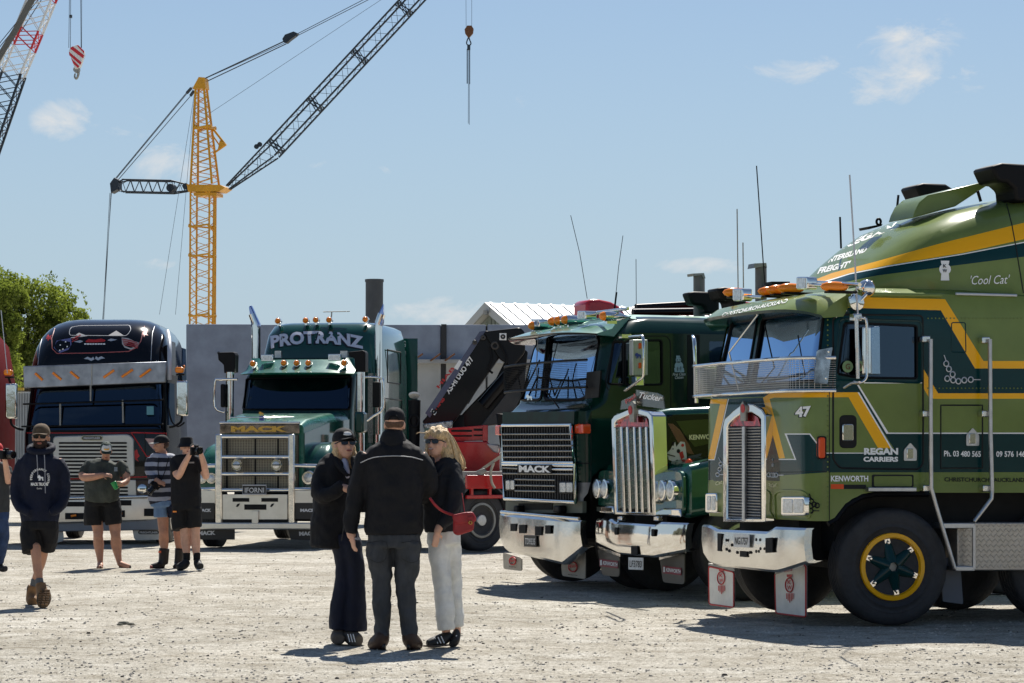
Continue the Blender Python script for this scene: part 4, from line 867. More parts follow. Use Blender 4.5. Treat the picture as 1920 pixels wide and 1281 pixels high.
for a,b,s in ((961,1052,6),(1074,1063,8)):
    M.tb('flap_badge_ring',circ(a,b,s,s*1.15,18),.008,redp,x=.715,closed=True); M.text('flap_lettering','Mack',redp,(a-s*1.05,b+3),(a+s*1.05,b),s*.9,x=.72,shear=.2,bold=.03)
    M.text('flap_small_print','Built Like A Truck',seam,(a-s*1.1,b+s*1.9),(a+s*1.1,b+s*2.1),2,x=.715)
# guard
gx2=lambda y:.93-.16*(abs(y)/1.25)**3
pl=[V((gx2(y),y,0)) for y in [-1.3+2.55*i/30 for i in range(31)]]
za,zb=2.60,2.29
bm=bmesh.new()
for z in (za,zb): tube(bm,[p+V((0,0,z)) for p in pl],.014,6)
tube(bm,[pl[0]+V((0,0,za)),pl[0]+V((0,0,zb))],.014,6); obj('guard_frame',bm,blk,M.root,60)
bm=bmesh.new()
for k in range(1,15): tube(bm,[p+V((0,0,zb+(za-zb)*k/15)) for p in pl[::2]],.0022,3)
for k in range(100): y=-1.29+2.4*k/100; p=V((gx2(y),y,0)); tube(bm,[p+V((0,0,zb)),p+V((0,0,za))],.002,3)
obj('guard_mesh',bm,mackin,M.root,0,kind='stuff')
M.pr('guard_end_plate',[(1100,698),(1126,695),(1122,745),(1096,748)],blk,x=.72,t=.02)
for q in ([(970,760,.85),(985,730,.82),(1005,690,.75),(1012,675,.72)],[(1048,765,.85),(1025,735,.82),(1022,700,.75),(1032,665,.7)],[(1004,745,.85),(1010,690,.75)],[(1040,742,.85),(1028,700,.78)],[(978,738,.8),(972,708,.8)],[(1040,742,.8),(1053,712,.8)]): M.tb('wiper',q,.009,blk,x=.8)
M.tb('guard_stay',[(1009,627,.9),(1005,705,.95)],.006,dull,x=.9); M.tb('guard_stay',[(1046,640,.8),(1030,705,.95)],.006,blk,x=.9)
bulldog(M,'bonnet_ornament',992,745,6,chrome,1,x=.93)
# mirror, rails, prints
M.pr('door_mirror',rpoly(1186,637,1215,704,2),mat('ribbed_alloy',(.5,.52,.48),.4,.5,0,.05,3,stretch=(1,40,1)),y=1.5,t=.1,bevel=.01)
bm=bmesh.new()
for k in range(9): M_=M.P(1188+k*3,638,y=1.505),M.P(1188+k*3,703,y=1.505); tube(bm,M_,.004,4)
obj('mirror_ribs',bm,alu,M.root,0,kind='stuff')
for b in (643,680): M.pr('mirror_marker',rpoly(1198,b,1203,b+11,2),redlens,y=1.52,t=.02)
bulldog(M,'mirror_ornament',1197,667,6,bluep,1,y=1.52)
M.tb('mirror_bracket',[(1180,632,1.3),(1198,631,1.5),(1206,636,1.55),(1207,700,1.55),(1200,712,1.5),(1172,732,1.25)],.014,chromeb,y=1.5,sm=3); M.rect('mirror_foot',1192,705,1208,724,chrome,y=1.45,t=.12,bevel=.01); M.rect('mirror_clamp',1166,627,1184,634,chromeb,y=1.35,t=.08)
M.rect('rail_recess',1289,628,1312,760,seam,y=1.206,t=.01); M.tb('grab_rail',[(1299,631,1.22),(1302,642,1.28),(1304,700,1.28),(1306,755,1.25)],.018,chrome,y=1.25,sm=3)
M.text('door_print','First Class',silverp,(1261,705),(1285,704),5.5,bvh=mb,shear=.25); M.text('door_print','Citizen',silverp,(1265,711),(1281,710),5.5,bvh=mb,shear=.25)
M.print('dog_emblem',[circ(1272,675,5,6),circ(1273,686,8,8),[(1264,690),(1282,690),(1283,698),(1265,698)],[(1268,667),(1275,667),(1275,672),(1268,672)]],mat('emblem_pale_blue',(.35,.47,.55),.5),bvh=mb)
M.print('dog_emblem_detail',[circ(1270,675,1,1.2,6),circ(1275,675,1,1.2,6),[(1269,678),(1276,678),(1275,680),(1270,680)],[(1270,688),(1271,688),(1271,696),(1270,696)],[(1276,687),(1277,687),(1277,695),(1276,695)]],seam,bvh=mb,off=.012)
for a,b in ((1003,606),(1090,591)):
    M.pr('driving_lamp',rpoly(a-8,b-8,a+8,b+8,2),chrome,x=.6,t=.14,bevel=.012); M.pr('driving_lamp_glass',rpoly(a-6,b-6,a+4,b+6,1.5),clear,x=.606,t=.02)
M.tb('lamp_bar',[(1014,604),(1040,600)],.018,chromeb,x=.5); M.tb('lamp_bar',[(1098,589),(1178,579)],.02,chromeb,x=.45)
for a,b in ((1000,611),(1037,603),(1048,601.5),(1062,600),(1134,593)): bullet(M,a,b,.62,None)
for q in ([(1070,404),(1087,475),(1101,560)],[(1168,442),(1160,500),(1152,580)],[(1192.5,486),(1193,572)]): M.tb('whip_aerial',q,.004,blk,y=.2)
M.tb('aerial_base',[(1156,548),(1152,582)],.012,blk,y=.2)
bm=bmesh.new(); p=M.P(1311,590,y=-.2); q=M.P(1311,517,y=-.2); lathe(bm,[(.07,2.9),(.07,q.z)],(p.x,p.y,0),'z',14); obj('exhaust_stack',bm,mat('stack_grey',(.16,.15,.14),.45,.7,0,.25,3),M.root,40); M.pr('stack_cap',[(1299,513),(1320,512),(1323,522),(1319,522),(1316,516),(1300,518)],dull,y=-.12,t=.16)
bm=bmesh.new(); prism(bm,M.poly([(1290,549),(1303,546.5),(1336,547.5),(1346,552),(1350,562),(1350,588),(1323,588),(1322,577),(1316,573),(1299,572)],y=.15),V((0,-.2,0))); obj('air_intake',bm,blk,M.root,35,.03)
for x in (0,): wheel(M,x,1.04,1,steer=-6); wheel(M,x,-1.04,-1,steer=-6)
wheel(M,-2.6,.95,1); wheel(M,-2.6,-.95,-1)
# ================================================================ dark green bonneted truck
K=Fr('bonneted_truck',2.066,27.97,20,label='dark green bonneted truck with tall chrome bar grille, round twin lamps and plate LF3783',category='truck')
KG=.86
# hood: loft from the grille to the cab
def hoodring(x,w,z0,z1,r,n=5): 
    o=[]
    for cy_,cz,a0 in ((w-r,z1-r,0),(-(w-r),z1-r,90)):
        for k in range(n+1): a=math.radians(a0+90*k/n); o.append(V((x,cy_+r*math.cos(a),cz+r*math.sin(a))))
    return o+[V((x,-w,z0)),V((x,w,z0))]
bm=bmesh.new(); loft(bm,[hoodring(x,w_,.95,z1,r) for x,w_,z1,r in ((KG-.06,.55,1.98,.1),(.6,.6,2.02,.1),(-.4,.72,2.07,.1),(-1.5,.82,2.12,.1))]); kb=BVHTree.FromBMesh(bm)
K.cut(bm,[(1250,778),(1330,776),(1330,884),(1250,886)],1); obj('bonnet',bm,[mgreen,black_p],K.root,40)
K.tb('bonnet_edge_trim',[(1244,766,.62),(1330,757,.62)],.012,chromeb,y=.62) if False else None
kpr=lambda q,m,nm='bonnet_print',off=.006: K.print(nm,q,m,bvh=kb,off=off)
kpr([[(1252,794),(1262,795),(1275,806),(1291,832),(1301,852),(1290,850),(1270,828)]],brown); kpr([[(1268,790),(1330,786),(1330,832),(1302,838),(1284,815)]],mat('panel_dark_olive',(.018,.03,.008),.25,0,.8),off=.004)
K.text('lettering','KENWORTH',cream,(1292.5,825),(1352,823),9.5,y=.72,bold=.04)
# dog face print
wd=mat('emblem_white',(.6,.6,.58),.5)
kpr([[(1250,850),(1258,842),(1262,830),(1266,829),(1268,838),(1276,828),(1284,829),(1286,842),(1288,858),(1282,866),(1270,862),(1262,866),(1254,862)]],wd,off=.009); kpr([[(1273,849),(1280,846),(1283,858),(1277,862)],circ(1280,835,3,3,8)],redp,off=.013); kpr([circ(1272,846,3.5,4,8),[(1251,851),(1266,855),(1266,857),(1251,853)],circ(1262,842,1.2,1.5,6),[(1262,828),(1265,829),(1263,836),(1260,836)]],seam,off=.013)
kpr([[(1290,856),(1316,850),(1314,855),(1290,861)],[(1292,862),(1318,857),(1314,862),(1294,866)]],mat('shadow_letter',(.06,.07,.1),.4),off=.008); kpr([[(1262,879),(1275,869),(1292,868),(1284,877),(1284,875),(1289,870),(1276,871),(1264,880)]],silverp,off=.01)
# fenders
for s in (1,-1):
    bm=bmesh.new(); rg=[]
    for x,z0,z1,w0,w1 in ((.70,.90,1.34,.6,1.08),(.64,.86,1.42,.58,1.18),(.4,.9,1.47,.58,1.2),(0.0,1.05,1.5,.58,1.2),(-.5,1.0,1.48,.58,1.2),(-.8,.7,1.36,.58,1.2)):
        o=[]; r=.1
        for cy_,cz,a0 in ((w1-r,z0+r,-90),(w1-r,z1-r,0)):
            for k in range(6): a=math.radians(a0+90*k/5); o.append(V((x,s*(cy_+r*math.cos(a)),cz+r*math.sin(a))))
        o+=[V((x,s*w0,z1+.03)),V((x,s*w0,z0))]; rg.append(o)
    loft(bm,rg); obj('front_guard',bm,mgreen,K.root,45)
    c=V((.71,.885,1.12)) if s==1 else V((.71,-.95,1.12))
    bm=bmesh.new(); P=[c+V((.02,a*.26,b*.24)) for a,b in [(math.copysign(abs(math.cos(t))**.4,math.cos(t)),math.copysign(abs(math.sin(t))**.4,math.sin(t))) for t in [k*math.pi/12 for k in range(24)]]]; prism(bm,P,V((-.05,0,0))); obj('lamp_surround',bm,mgreen,K.root,35,.012); bm=bmesh.new(); box(bm,c+V((.03,0,-.2)),(.04,.5,.09)); obj('lamp_lower_trim',bm,chrome,K.root,35,.02)
    for dy in (-.115,.115):
        q=c+V((.05,dy,.03)); bm=bmesh.new(); lathe(bm,[(.1,-.03),(.112,.02),(.108,.05),(.095,.055)],q,'x',28); obj('headlight_ring',bm,chrome,K.root,40)
        bm=bmesh.new(); lathe(bm,[(.095,.05),(.07,.068),(.03,.078),(.001,.08)],q,'x',24); obj('headlight',bm,clear,K.root,60)
    bm=bmesh.new(); ell(bm,(.56,s*.93,1.40),(.05,.055,.085),None,12,8); obj('turn_lamp',bm,redlens,K.root,60)
# grille surround
ko=[(1152,965),(1146,800),(1146,786),(1151,779),(1181,766),(1190,765),(1216,772),(1222,779),(1223,800),(1228,967)]
ki=[(1157,960),(1152,803),(1152,795),(1156,789),(1181,777),(1190,776),(1212,782),(1216,788),(1217,803),(1222,961)]
ringpx(K,'grille_surround',ko,ki,KG,.16,chrome)
K.pr('grille_core',[(1153,964),(1150,790),(1181,772),(1212,778),(1220,790),(1225,964)],mat('radiator_dark',(.03,.02,.018),.6,.1,0,.4,20),x=KG-.07,t=.04)
bm=bmesh.new()
for k in range(12): b=806+k*13; tube(bm,[K.P(1152,b,x=KG-.06),K.P(1224,b+2,x=KG-.06)],.004,4)
for k in range(14): a=1153+k*5; tube(bm,[K.P(a,802,x=KG-.062),K.P(a+4,960,x=KG-.062)],.003,4)
obj('radiator_grid',bm,dull,K.root,0,kind='stuff')
K.pr('reflective_band',[(1153,801),(1153,794),(1181,779),(1190,778),(1212,784),(1217,801)],MATS['dark_red_chrome'],x=KG-.04,t=.02)
for a,b in ((1162,1167.5),(1173,1178.5),(1186,1191),(1197,1201.5),(1208.5,1214)): K.pr('grille_bar',[(a,800),(a+4,800),(b+4,962),(b,962)],chromeb,x=KG-.0,t=.06,bevel=.008)
K.pr('badge',[(1178,764),(1185,752),(1188,758),(1188,792),(1180,792)],dull,x=KG+.03,t=.04,bevel=.008); K.pr('badge_plate',circ(1181,769,3.4,8.5),redp,x=KG+.036,t=.01)
K.pr('bug_deflector',[(1163,768),(1165,752),(1192,738),(1192,765)],acr,x=KG+.02,t=.01); K.pr('bug_deflector',[(1192.5,760),(1192.5,731),(1231,737),(1243,743),(1246,767)],acr,x=KG-.02,t=.01)
K.text('deflector_lettering','Paul',redp,(1174,758),(1192,745),9,x=KG+.03,shear=.3,bold=.02); K.text('deflector_lettering','Tucker',white,(1195,746),(1239,753),11,x=KG-.0,shear=.3,bold=.02)
K.rect('radiator_cap',1196,748,1226,756,blk,x=KG-.15,t=.1,bevel=.02)
bumper(K,'front_bumper',[(1118,972),(1144,973.5),(1151,979),(1228,984.5),(1236,979),(1289,981)],[(1118,1019),(1160,1039.5),(1224,1045.5),(1285,1033)],lambda y:.93-.12*(abs(y)/1.2)**4,chrome)
for x0,x1,y0,y1 in ((1152,1157,989,1003),(1221,1226,992,1006),(1183,1195,1024,1041)): slot(K,rpoly(x0,y0,x1,y1,2),lambda y:.93-.12*(abs(y)/1.2)**4)
plate(K,'LF3783',1178,1045,1205,1068,.93,False,1)
for x0 in (1157,1225): K.rect('tow_pin',x0,968,x0+8,977,chromeb,x=.85,t=.06,bevel=.01)
fk=mat('flap_steel',(.10,.095,.085),.4,.4,0,.2,6); flap(K,[(1120,1028),(1162,1043),(1161,1082),(1129,1079)],.7,fk,r=6); flap(K,[(1237,1048),(1283,1037),(1283,1096),(1243,1092)],.7,fk,r=6)
K.pr('flap_rail',[(1120,1023),(1163,1039),(1163,1044),(1120,1028)],chromeb,x=.715,t=.02); K.pr('flap_rail',[(1236,1045),(1284,1033),(1284,1038),(1236,1050)],chromeb,x=.715,t=.02)
for a,b in ((1124,1051),(1242.5,1064)): K.pr('flap_badge',[(a,b-3),(a+34,b+1),(a+34,b+15),(a,b+11)],mat('badge_red',(.3,.03,.05),.5),x=.71,t=.006); K.text('flap_lettering','KENWORTH',white,(a+6,b+8),(a+33,b+12),7.5,x=.72,bold=.03); K.print('flap_emblem',[[(a+1,b-1),(a+4.5,b-1),(a+4.5,b+9),(a+1,b+9)]],white,x=.72)
# cab behind the bonnet (mostly hidden)
bm=bmesh.new(); loft(bm,[rrect(-3.6,-1.5,-1.0,1.0,.15,.1,z,4) for z in (1.0,2.15)]+[rrect(-3.6,-1.75,-.98,.98,.15,.1,2.75,4),rrect(-3.5,-1.95,-.85,.85,.2,.1,2.88,4)]); obj('cab_body',bm,dgreen,K.root,40)
bm=bmesh.new(); box(bm,(-1.2,0,.8),(3.6,.9,.35)); tube(bm,[(0,-1,.5),(0,1,.5)],.06,8); obj('chassis',bm,under,K.root,0)
bm=bmesh.new(); p=K.P(1427,590,y=-.3); q=K.P(1427,497,y=-.3); lathe(bm,[(.065,1.2),(.065,q.z)],(p.x,p.y,0),'z',14); obj('exhaust_stack',bm,MATS['stack_grey'],K.root,40); K.pr('stack_cap',[(1415,494),(1437,493),(1438,502),(1434,499),(1413,503)],dull,y=-.22,t=.16)
bm=bmesh.new(); prism(bm,K.poly([(1344,541),(1360,538),(1389,541),(1400,552),(1402,600),(1378,600),(1370,564),(1354,563)],y=.2),V((0,-.3,0))); obj('air_intake',bm,blk,K.root,35,.03)
K.rect('stack_lid',1447,528,1481,533,blk,y=.1,t=.2); K.rect('stack_lid_neck',1450,533,1478,545,blk,y=.1,t=.2)
wheel(K,0,1.04,1,steer=-6); wheel(K,0,-1.04,-1,steer=-6)
for x in (-3.2,): wheel(K,x,.95,1); wheel(K,x,-.95,-1)
# ================================================================ black cabover with the high roof
L=Fr('cabover_truck',-7.33,46,90,label='black high roof cabover truck with silver visor, flag artwork and silver slotted grille',category='truck')
bm=bmesh.new(); zl=[(.62,.96,1.24,.12),(1.2,1.0,1.25,.14),(1.95,1.0,1.25,.16),(2.1,.97,1.24,.2),(2.74,.8,1.22,.3),(3.1,.78,1.22,.35),(3.3,.74,1.2,.42),(3.5,.66,1.17,.5),(3.68,.54,1.11,.55),(3.82,.38,1.02,.55),(3.93,.14,.9,.5),(4.0,-.15,.75,.4),(4.03,-.4,.6,.3)]
loft(bm,[rrect(-2.1 if z<3.5 else -2.1+(z-3.5)*.3,x,-w_,w_,r,.15,z,9) for z,x,w_,r in zl]); lb=BVHTree.FromBMesh(bm)
ws=rcorner([(48,728),(308,718),(306,806),(44,810)],6)
nb=L.cut(bm,ws,take=.02); obj('windscreen',nb,glassd,L.root,30)
obj('cab_body',bm,[black_p,red],L.root,40); L.seam('window_seal',lb,ws,.02,blk)
interior(L,-.9,.85,2.0,1.15,3.1)
L.seam('pinstripe',lb,[(103,616),(97,635),(98,654),(107,663),(175,662),(241,659),(256,652),(264,640),(267,628),(271,612)],.008,mat('pink_stripe',(.45,.12,.12),.4),False); L.seam('pinstripe',lb,[(71,684),(75,650),(82,622),(91,606)],.006,silverp,False); L.seam('pinstripe',lb,[(283,676),(284,650),(286,624),(292,606),(300,594)],.006,silverp,False)
L.seam('pinstripe',lb,[(38,812),(150,812),(312,812)],.008,redp,False); L.seam('pinstripe',lb,[(97,899),(312,893)],.012,redp,False)
L.seam('roof_vent_outline',lb,rcorner([(129,629),(132,614),(150,611),(243,610),(246,618),(238,630)],6),.006,silverp)
fl=mat('flag_blue',(.14,.15,.35),.4); fr_=mat('flag_red',(.4,.05,.05),.4); fw=mat('flag_white',(.5,.48,.46),.4)
L.print('flag_print',[[(106,639),(120,636),(133,634),(134,646),(128,656),(112,662),(101,652)]],fl,bvh=lb); [L.print('flag_print',[q_],fw,bvh=lb) for q_ in ([(228,633),(240,634),(252,640),(260,642),(259,650),(246,656),(234,652),(229,645)],[(203,629),(218,620),(232,629)],[(132,634),(148,624),(164,630),(150,632)])]
L.print('flag_stripe',[[(229+i*1,635+i*3.4),(246,638+i*3.2),(259,643+i*3),(258,644.5+i*3),(246,640+i*3.2),(229+i*1,637+i*3.4)] for i in range(4)]+[[(134,636),(150,627),(152,629),(135,638)],[(134,640),(146,634),(147,636),(135,642)]],fr_,bvh=lb,off=.012)
L.print('flag_star',[circ(a,b,1.6,1.6,5) for a,b in ((113,647),(123,641),(126,650),(118,655),(112,657))],white,bvh=lb,off=.012)
L.print('centre_emblem',[[(138,641),(150,638),(156,640),(150,643)],[(201,638),(208,635),(220,637),(208,640)]],silverp,bvh=lb); L.print('centre_script',[[(160,640),(166,636),(178,637),(190,635),(198,638),(196,641),(180,642),(162,642)]],redp,bvh=lb,off=.012)
L.print('centre_small_print',[[(158+i*5,644),(162+i*5,643.8),(162+i*5,646.3),(158+i*5,646.5)] for i in range(8)],white,bvh=lb); L.print('scroll_print',[[(157,673),(164,669),(171,672),(175,669),(177,674),(171,677),(165,674)],[(197,672),(190,668),(184,671),(180,668),(178,673),(184,676),(190,673)]],silverp,bvh=lb)
for a,b in ((92,633),(272,625)): L.print('dragon_print',[[(a-5,b-2),(a-1,b-6),(a+1,b-2),(a+5,b-5),(a+3,b+1),(a+6,b+4),(a,b+3),(a-2,b+7),(a-3,b+2),(a-6,b+3)]],redp,bvh=lb)
L.print('wing_print',[[(272,822),(300,823),(300,836),(291,846),(281,836)]],mat('panel_pale',(.5,.3,.28),.3),bvh=lb,off=.012)
L.seam('wing_outline',lb,[(246,811),(312,813),(300,852),(275,856)],.012,redp)
L.print('dragon_print',[[(252,846),(257,842),(259,850),(262,855),(257,860),(260,866),(254,862),(252,855)]],redp,bvh=lb); L.seam('panel_joint',lb,[(272,808),(272,893)],.008,seam,False)
# visor
vm=mat('visor_alloy',(.27,.29,.33),.3,.75,.2,.35,3)
bm=bmesh.new(); prism(bm,L.poly([(43,687),(312,678),(310,717),(44.5,728)],x=1.02),V((-.1,0,0))); obj('sun_visor',bm,vm,L.root,35,.015)
L.pr('visor_centre_strip',[(171,684),(173,684),(173,723),(171,723)],dull,x=1.03,t=.01)
for (a,b,c,d) in ((66,700,80,713),(99,699,115,712),(132,697,148,710),(194,708,214,694),(228,707,249,693),(262,707,283,692)): L.tb('visor_lamp',[(a,b),(c,d)],.024,amber,x=1.035)
L.tb('wiper',[(170,722,1.0),(170,752,1.0)],.018,dull,x=1.0); L.tb('wiper',[(113,756,.99),(113,798,1.0)],.018,dull,x=1.0); L.tb('wiper',[(230,750,.99),(231,793,1.0)],.018,dull,x=1.0)
L.rect('screen_sticker',275,762,288,778,mat('sticker_teal',(.1,.3,.36),.5),x=.97,t=.01); L.tb('stone_guard',[(43,758),(308,750)],.016,blk,x=1.0); L.tb('stone_guard',[(40,800),(306,796)],.016,blk,x=1.0)
# grille
gsil=mat('grille_silver',(.5,.5,.47),.35,.5,.2,.08,4)
L.pr('grille_panel',rcorner([(99,818),(240,814),(251,822),(253,893),(99,897)],8),gsil,x=1.05,t=.05,bevel=.02); L.pr('grille_panel',rcorner([(99,903),(255,900),(256,930),(99,936)],2),gsil,x=1.05,t=.05,bevel=.01)
for k in range(10):
    b=829+k*6.9; L.pr('grille_slot',rpoly(110,b,238,b+3.6,1.7),under,x=1.056,t=.01)
for k in range(4):
    b=906+k*6.6; L.pr('grille_slot',rpoly(110,b,240,b+3.6,1.7),under,x=1.056,t=.01)
L.pr('maker_badge',rpoly(152,817,193,826,4.4),chrome,x=1.075,t=.02); L.pr('maker_badge_face',rpoly(154,818.3,191,824.7,3.2),platem,x=1.079,t=.01); L.text('badge_lettering','FREIGHTLINER',silverp,(157,823.6),(188,823.4),3.8,x=1.084,bold=.02)
for x0,x1 in ((254,312),(58,97)): L.rect('headlight_housing',x0,899,x1,931,mat('housing_brown',(.035,.02,.018),.4,0,.4),x=1.03,t=.1,bevel=.02)
for cx in (267,289,72): 
    p=L.P(cx,917,x=1.04); bm=bmesh.new(); lathe(bm,[(.075,-.02),(.085,.02),(.07,.03)],p,'x',24); obj('headlight_ring',bm,chrome,L.root,40)
    bm=bmesh.new(); lathe(bm,[(.07,.01),(.03,.025),(.001,.03)],p,'x',20); obj('headlight',bm,clear,L.root,60)
    L.tb('headlight_cross',[(cx-5,917),(cx+5,917)],.012,blk,x=1.07)
bumper(L,'front_bumper',[(44,936),(110,936),(305,931)],[(44,980),(112,982),(300,976),(305,975)],lambda y:1.12-.1*(abs(y)/1.2)**3,mat('bumper_satin',(.62,.6,.55),.3,.85,0,.1,3))
L.tb('bumper_blue_edge',[(50,936),(300,931)],.03,chromeb,x=1.12)
for x0,x1,y0,y1 in ((122,160,962,974),(220,234,957,970),(120,165,941,950),(222,246,938,948),(270,300,954,968)): L.rect('bumper_slot',x0,y0,x1,y1,under,x=1.135,t=.02)
L.tb('fog_lamp',[(133,968),(143,966)],.02,amber,x=1.15); L.tb('fog_lamp',[(224,964),(229,963)],.02,amber,x=1.15)
L.pr('lower_valance',[(50,978),(300,972),(298,994),(56,998)],mat('valance_grey',(.17,.19,.22),.4,.4,0,.1,3),x=1.05,t=.08,bevel=.015)
for q,t in (([(248,992),(302,990),(303,1012),(252,1013)],1),([(95,994),(118,994),(120,1014),(100,1020)],0)):
    L.pr('mudflap',rcorner(q,5),mat('flap_alloy',(.5,.5,.47),.4,.4,0,.1,5),x=.95,t=.015)
L.pr('flap_badge',rpoly(259,994.5,298,1002,3.5),platem,x=.96,t=.005); L.text('flap_lettering','FREIGHTLINER',silverp,(262,1000.5),(296,1000.5),4,x=.965,bold=.02)
# side, door, mirrors
for (z0,z1,x0,x1,m) in ((2.1,2.85,-.1,.7,glassd),(3.0,3.6,-.2,.55,grey),(2.95,3.55,-1.7,-1.1,glassd)):
    bm=bmesh.new(); prism(bm,[V((x0,1.262,z0)),V((x1,1.262,z0)),V((x1-.15,1.25,z1)),V((x0,1.25,z1))],V((0,-.02,0))); obj('side_window',bm,m,L.root,0)
bm=bmesh.new(); tube(bm,smoothpts([V((.7,1.27,2.9)),V((.66,1.26,3.3)),V((.4,1.22,3.6)),V((-.1,1.12,3.8))],5),.04,6); obj('pale_side_stripe',bm,silverp,L.root,60)
for s,cx,by in ((1,341,747),(-1,20,752)):
    L.pr('door_mirror',rpoly(cx-11,by-33,cx+11,by+33,4),chrome,x=1.1,t=.14,bevel=.03); L.tb('mirror_bracket',[(cx,by+32),(cx-s*2,by+44),(cx-s*14,by+52),(cx-s*24,by+54)],.022,blk,x=1.0,sm=3)
    p=L.P(cx-4,by-53,x=.9); bm=bmesh.new(); box(bm,p,(.16,.15,.1)); obj('beacon',bm,amber,L.root,35,.03); L.tb('mirror_bracket',[(cx-4,by-44),(cx-2,by-38),(cx,by-32)],.02,blk,x=.95); L.rect('beacon_base',cx-11,by-46,cx+4,by-43,blk,x=.95,t=.15)
L.tb('guard_loop',[(316,766),(322,790),(334,800),(346,792)],.015,blk,x=1.0,sm=3)
for z,x in ((3.2,-1.3),(2.6,-1.5)):
    bm=bmesh.new(); ell(bm,(x,1.27,z),(.06,.02,.04),None,10,6); obj('side_marker',bm,amber,L.root,60)
bm=bmesh.new(); box(bm,(-.7,0,.75),(3.2,2.2,.5)); obj('chassis',bm,under,L.root,0)
for x in (-.35,-3.2): wheel(L,x,1.05,1); wheel(L,x,-1.05,-1)
# ================================================================ red truck sliver at the left edge
Rr=Fr('cabover_truck',-10.52,45.2,88,label='dark red truck at the extreme left edge, only its mirrored side and wheel showing',category='truck')
dr=mat('dark_red_paint',(.13,.005,.005),.6,0,0,.1,2,spec=.05)
bm=bmesh.new(); loft(bm,[rrect(-3.2,x,-1.2,1.05,.2,.1,z,5) for z,x in ((1.0,.6),(2.0,.6),(2.9,.4))]+[rrect(-3.1,0,-1.0,.95,.2,.15,3.6,5),rrect(-2.9,-.5,-.6,.7,.2,.15,3.95,5)]); rb=BVHTree.FromBMesh(bm); obj('cab_body',bm,dr,Rr.root,40)
for z in (3.0,3.25,3.5,3.7):
    bm=bmesh.new(); ell(bm,(-.3-(z-3)*.3,1.0-(z-3)*.15,z),(.06,.03,.05),None,8,5); obj('marker_lamp',bm,amber,Rr.root,60)
bm=bmesh.new(); box(bm,(.55,.9,.95),(.3,.35,.5)); obj('bumper_corner',bm,red,Rr.root,35,.06)
Rr.tb('whip_aerial',[(2,582),(14,700)],.008,silverp,x=.3); wheel(Rr,.1,1.05,1); wheel(Rr,.1,-1.05,-1)
bm=bmesh.new(); box(bm,(-1.4,0,.8),(3,1.8,.5)); obj('chassis',bm,under,Rr.root,0)
# ================================================================ green high roof bonneted truck
Q=Fr('bonneted_truck',-4.04,43.6,81,label='green bonneted truck with polished bull bar and PROTRANZ across its high sleeper roof',category='truck')
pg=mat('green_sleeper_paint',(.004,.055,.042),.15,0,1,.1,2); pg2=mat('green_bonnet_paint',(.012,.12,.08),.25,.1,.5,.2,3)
# bonnet
zr=lambda py,x: Q.P(480,py,x=x).z
bm=bmesh.new(); loft(bm,[hoodring(x,w_,z0,z1,r,6) for x,w_,z0,z1,r in ((.80,.70,1.0,2.07,.07),(.5,.74,1.0,2.16,.1),(-.4,.85,1.1,2.26,.14),(-1.45,.96,1.2,2.33,.18))]); qb=BVHTree.FromBMesh(bm)
obj('bonnet',bm,[pg2],Q.root,50)
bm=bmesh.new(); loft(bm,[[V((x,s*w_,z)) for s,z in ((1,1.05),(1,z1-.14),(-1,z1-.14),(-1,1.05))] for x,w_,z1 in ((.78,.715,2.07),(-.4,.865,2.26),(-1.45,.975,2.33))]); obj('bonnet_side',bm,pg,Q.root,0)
for s in (1,-1):
    bm=bmesh.new(); rg=[]
    for x,z1 in ((.72,1.35),(.62,1.56),(.35,1.72),(0,1.78),(-.4,1.72),(-.7,1.5)):
        o=[]; r=.16
        for cy_,cz,a0 in ((1.14-r,z1-r,0),(.7,z1-r,90)):
            for k in range(6): a=math.radians(a0+90*k/5); o.append(V((x,s*(cy_+r*math.cos(a)),cz+r*math.sin(a))))
        rg.append(o+[V((x,s*.55,.95)),V((x,s*1.14,.95))])
    loft(bm,rg); obj('front_guard',bm,pg2 if s<0 else mgreen,Q.root,50)
# cab
bm=bmesh.new(); cz0,cz1=Q.P(560,770,x=-1.6).z,Q.P(560,706,x=-1.6).z
loft(bm,[rrect(-2.75,x,-1.0,1.0,r,.1,z,6) for z,x,r in ((1.1,-1.5,.12),(cz0-.05,-1.48,.14),(cz1,-1.72,.2),(cz1+.1,-1.8,.25))]+[rrect(-2.75,-1.95,-.9,.9,.25,.1,Q.P(560,671,x=-1.9).z,6)]); cbv=BVHTree.FromBMesh(bm)
ws=rcorner([(461,710),(660,706),(657,768),(455,768)],5); nb=Q.cut(bm,ws,take=.02); obj('windscreen',nb,glassd,Q.root,30); obj('cab_body',bm,dgreen,Q.root,40); Q.seam('window_seal',cbv,ws,.018,blk)
bm=bmesh.new(); box(bm,(-2.3,0,2.5),(.8,1.7,.9)); obj('cab_lining',bm,under,Q.root,0)
bm=bmesh.new(); vz=Q.P(560,690,x=-1.4).z; sec=[]
for k in range(21):
    y=-1.03+2.06*k/20; e=abs(y)/1.03; f=-1.30-.25*e**4; sec.append([V((-2.0,y*.9,vz+.2)),V((f-.3,y*.97,vz+.03-.05*e**4)),V((f,y,cz1+.06-.02*e**4)),V((f-.02,y,cz1+.03)),V((-1.8,y*.98,cz1+.05))])
loft(bm,sec); obj('sun_visor',bm,pg2,Q.root,45)
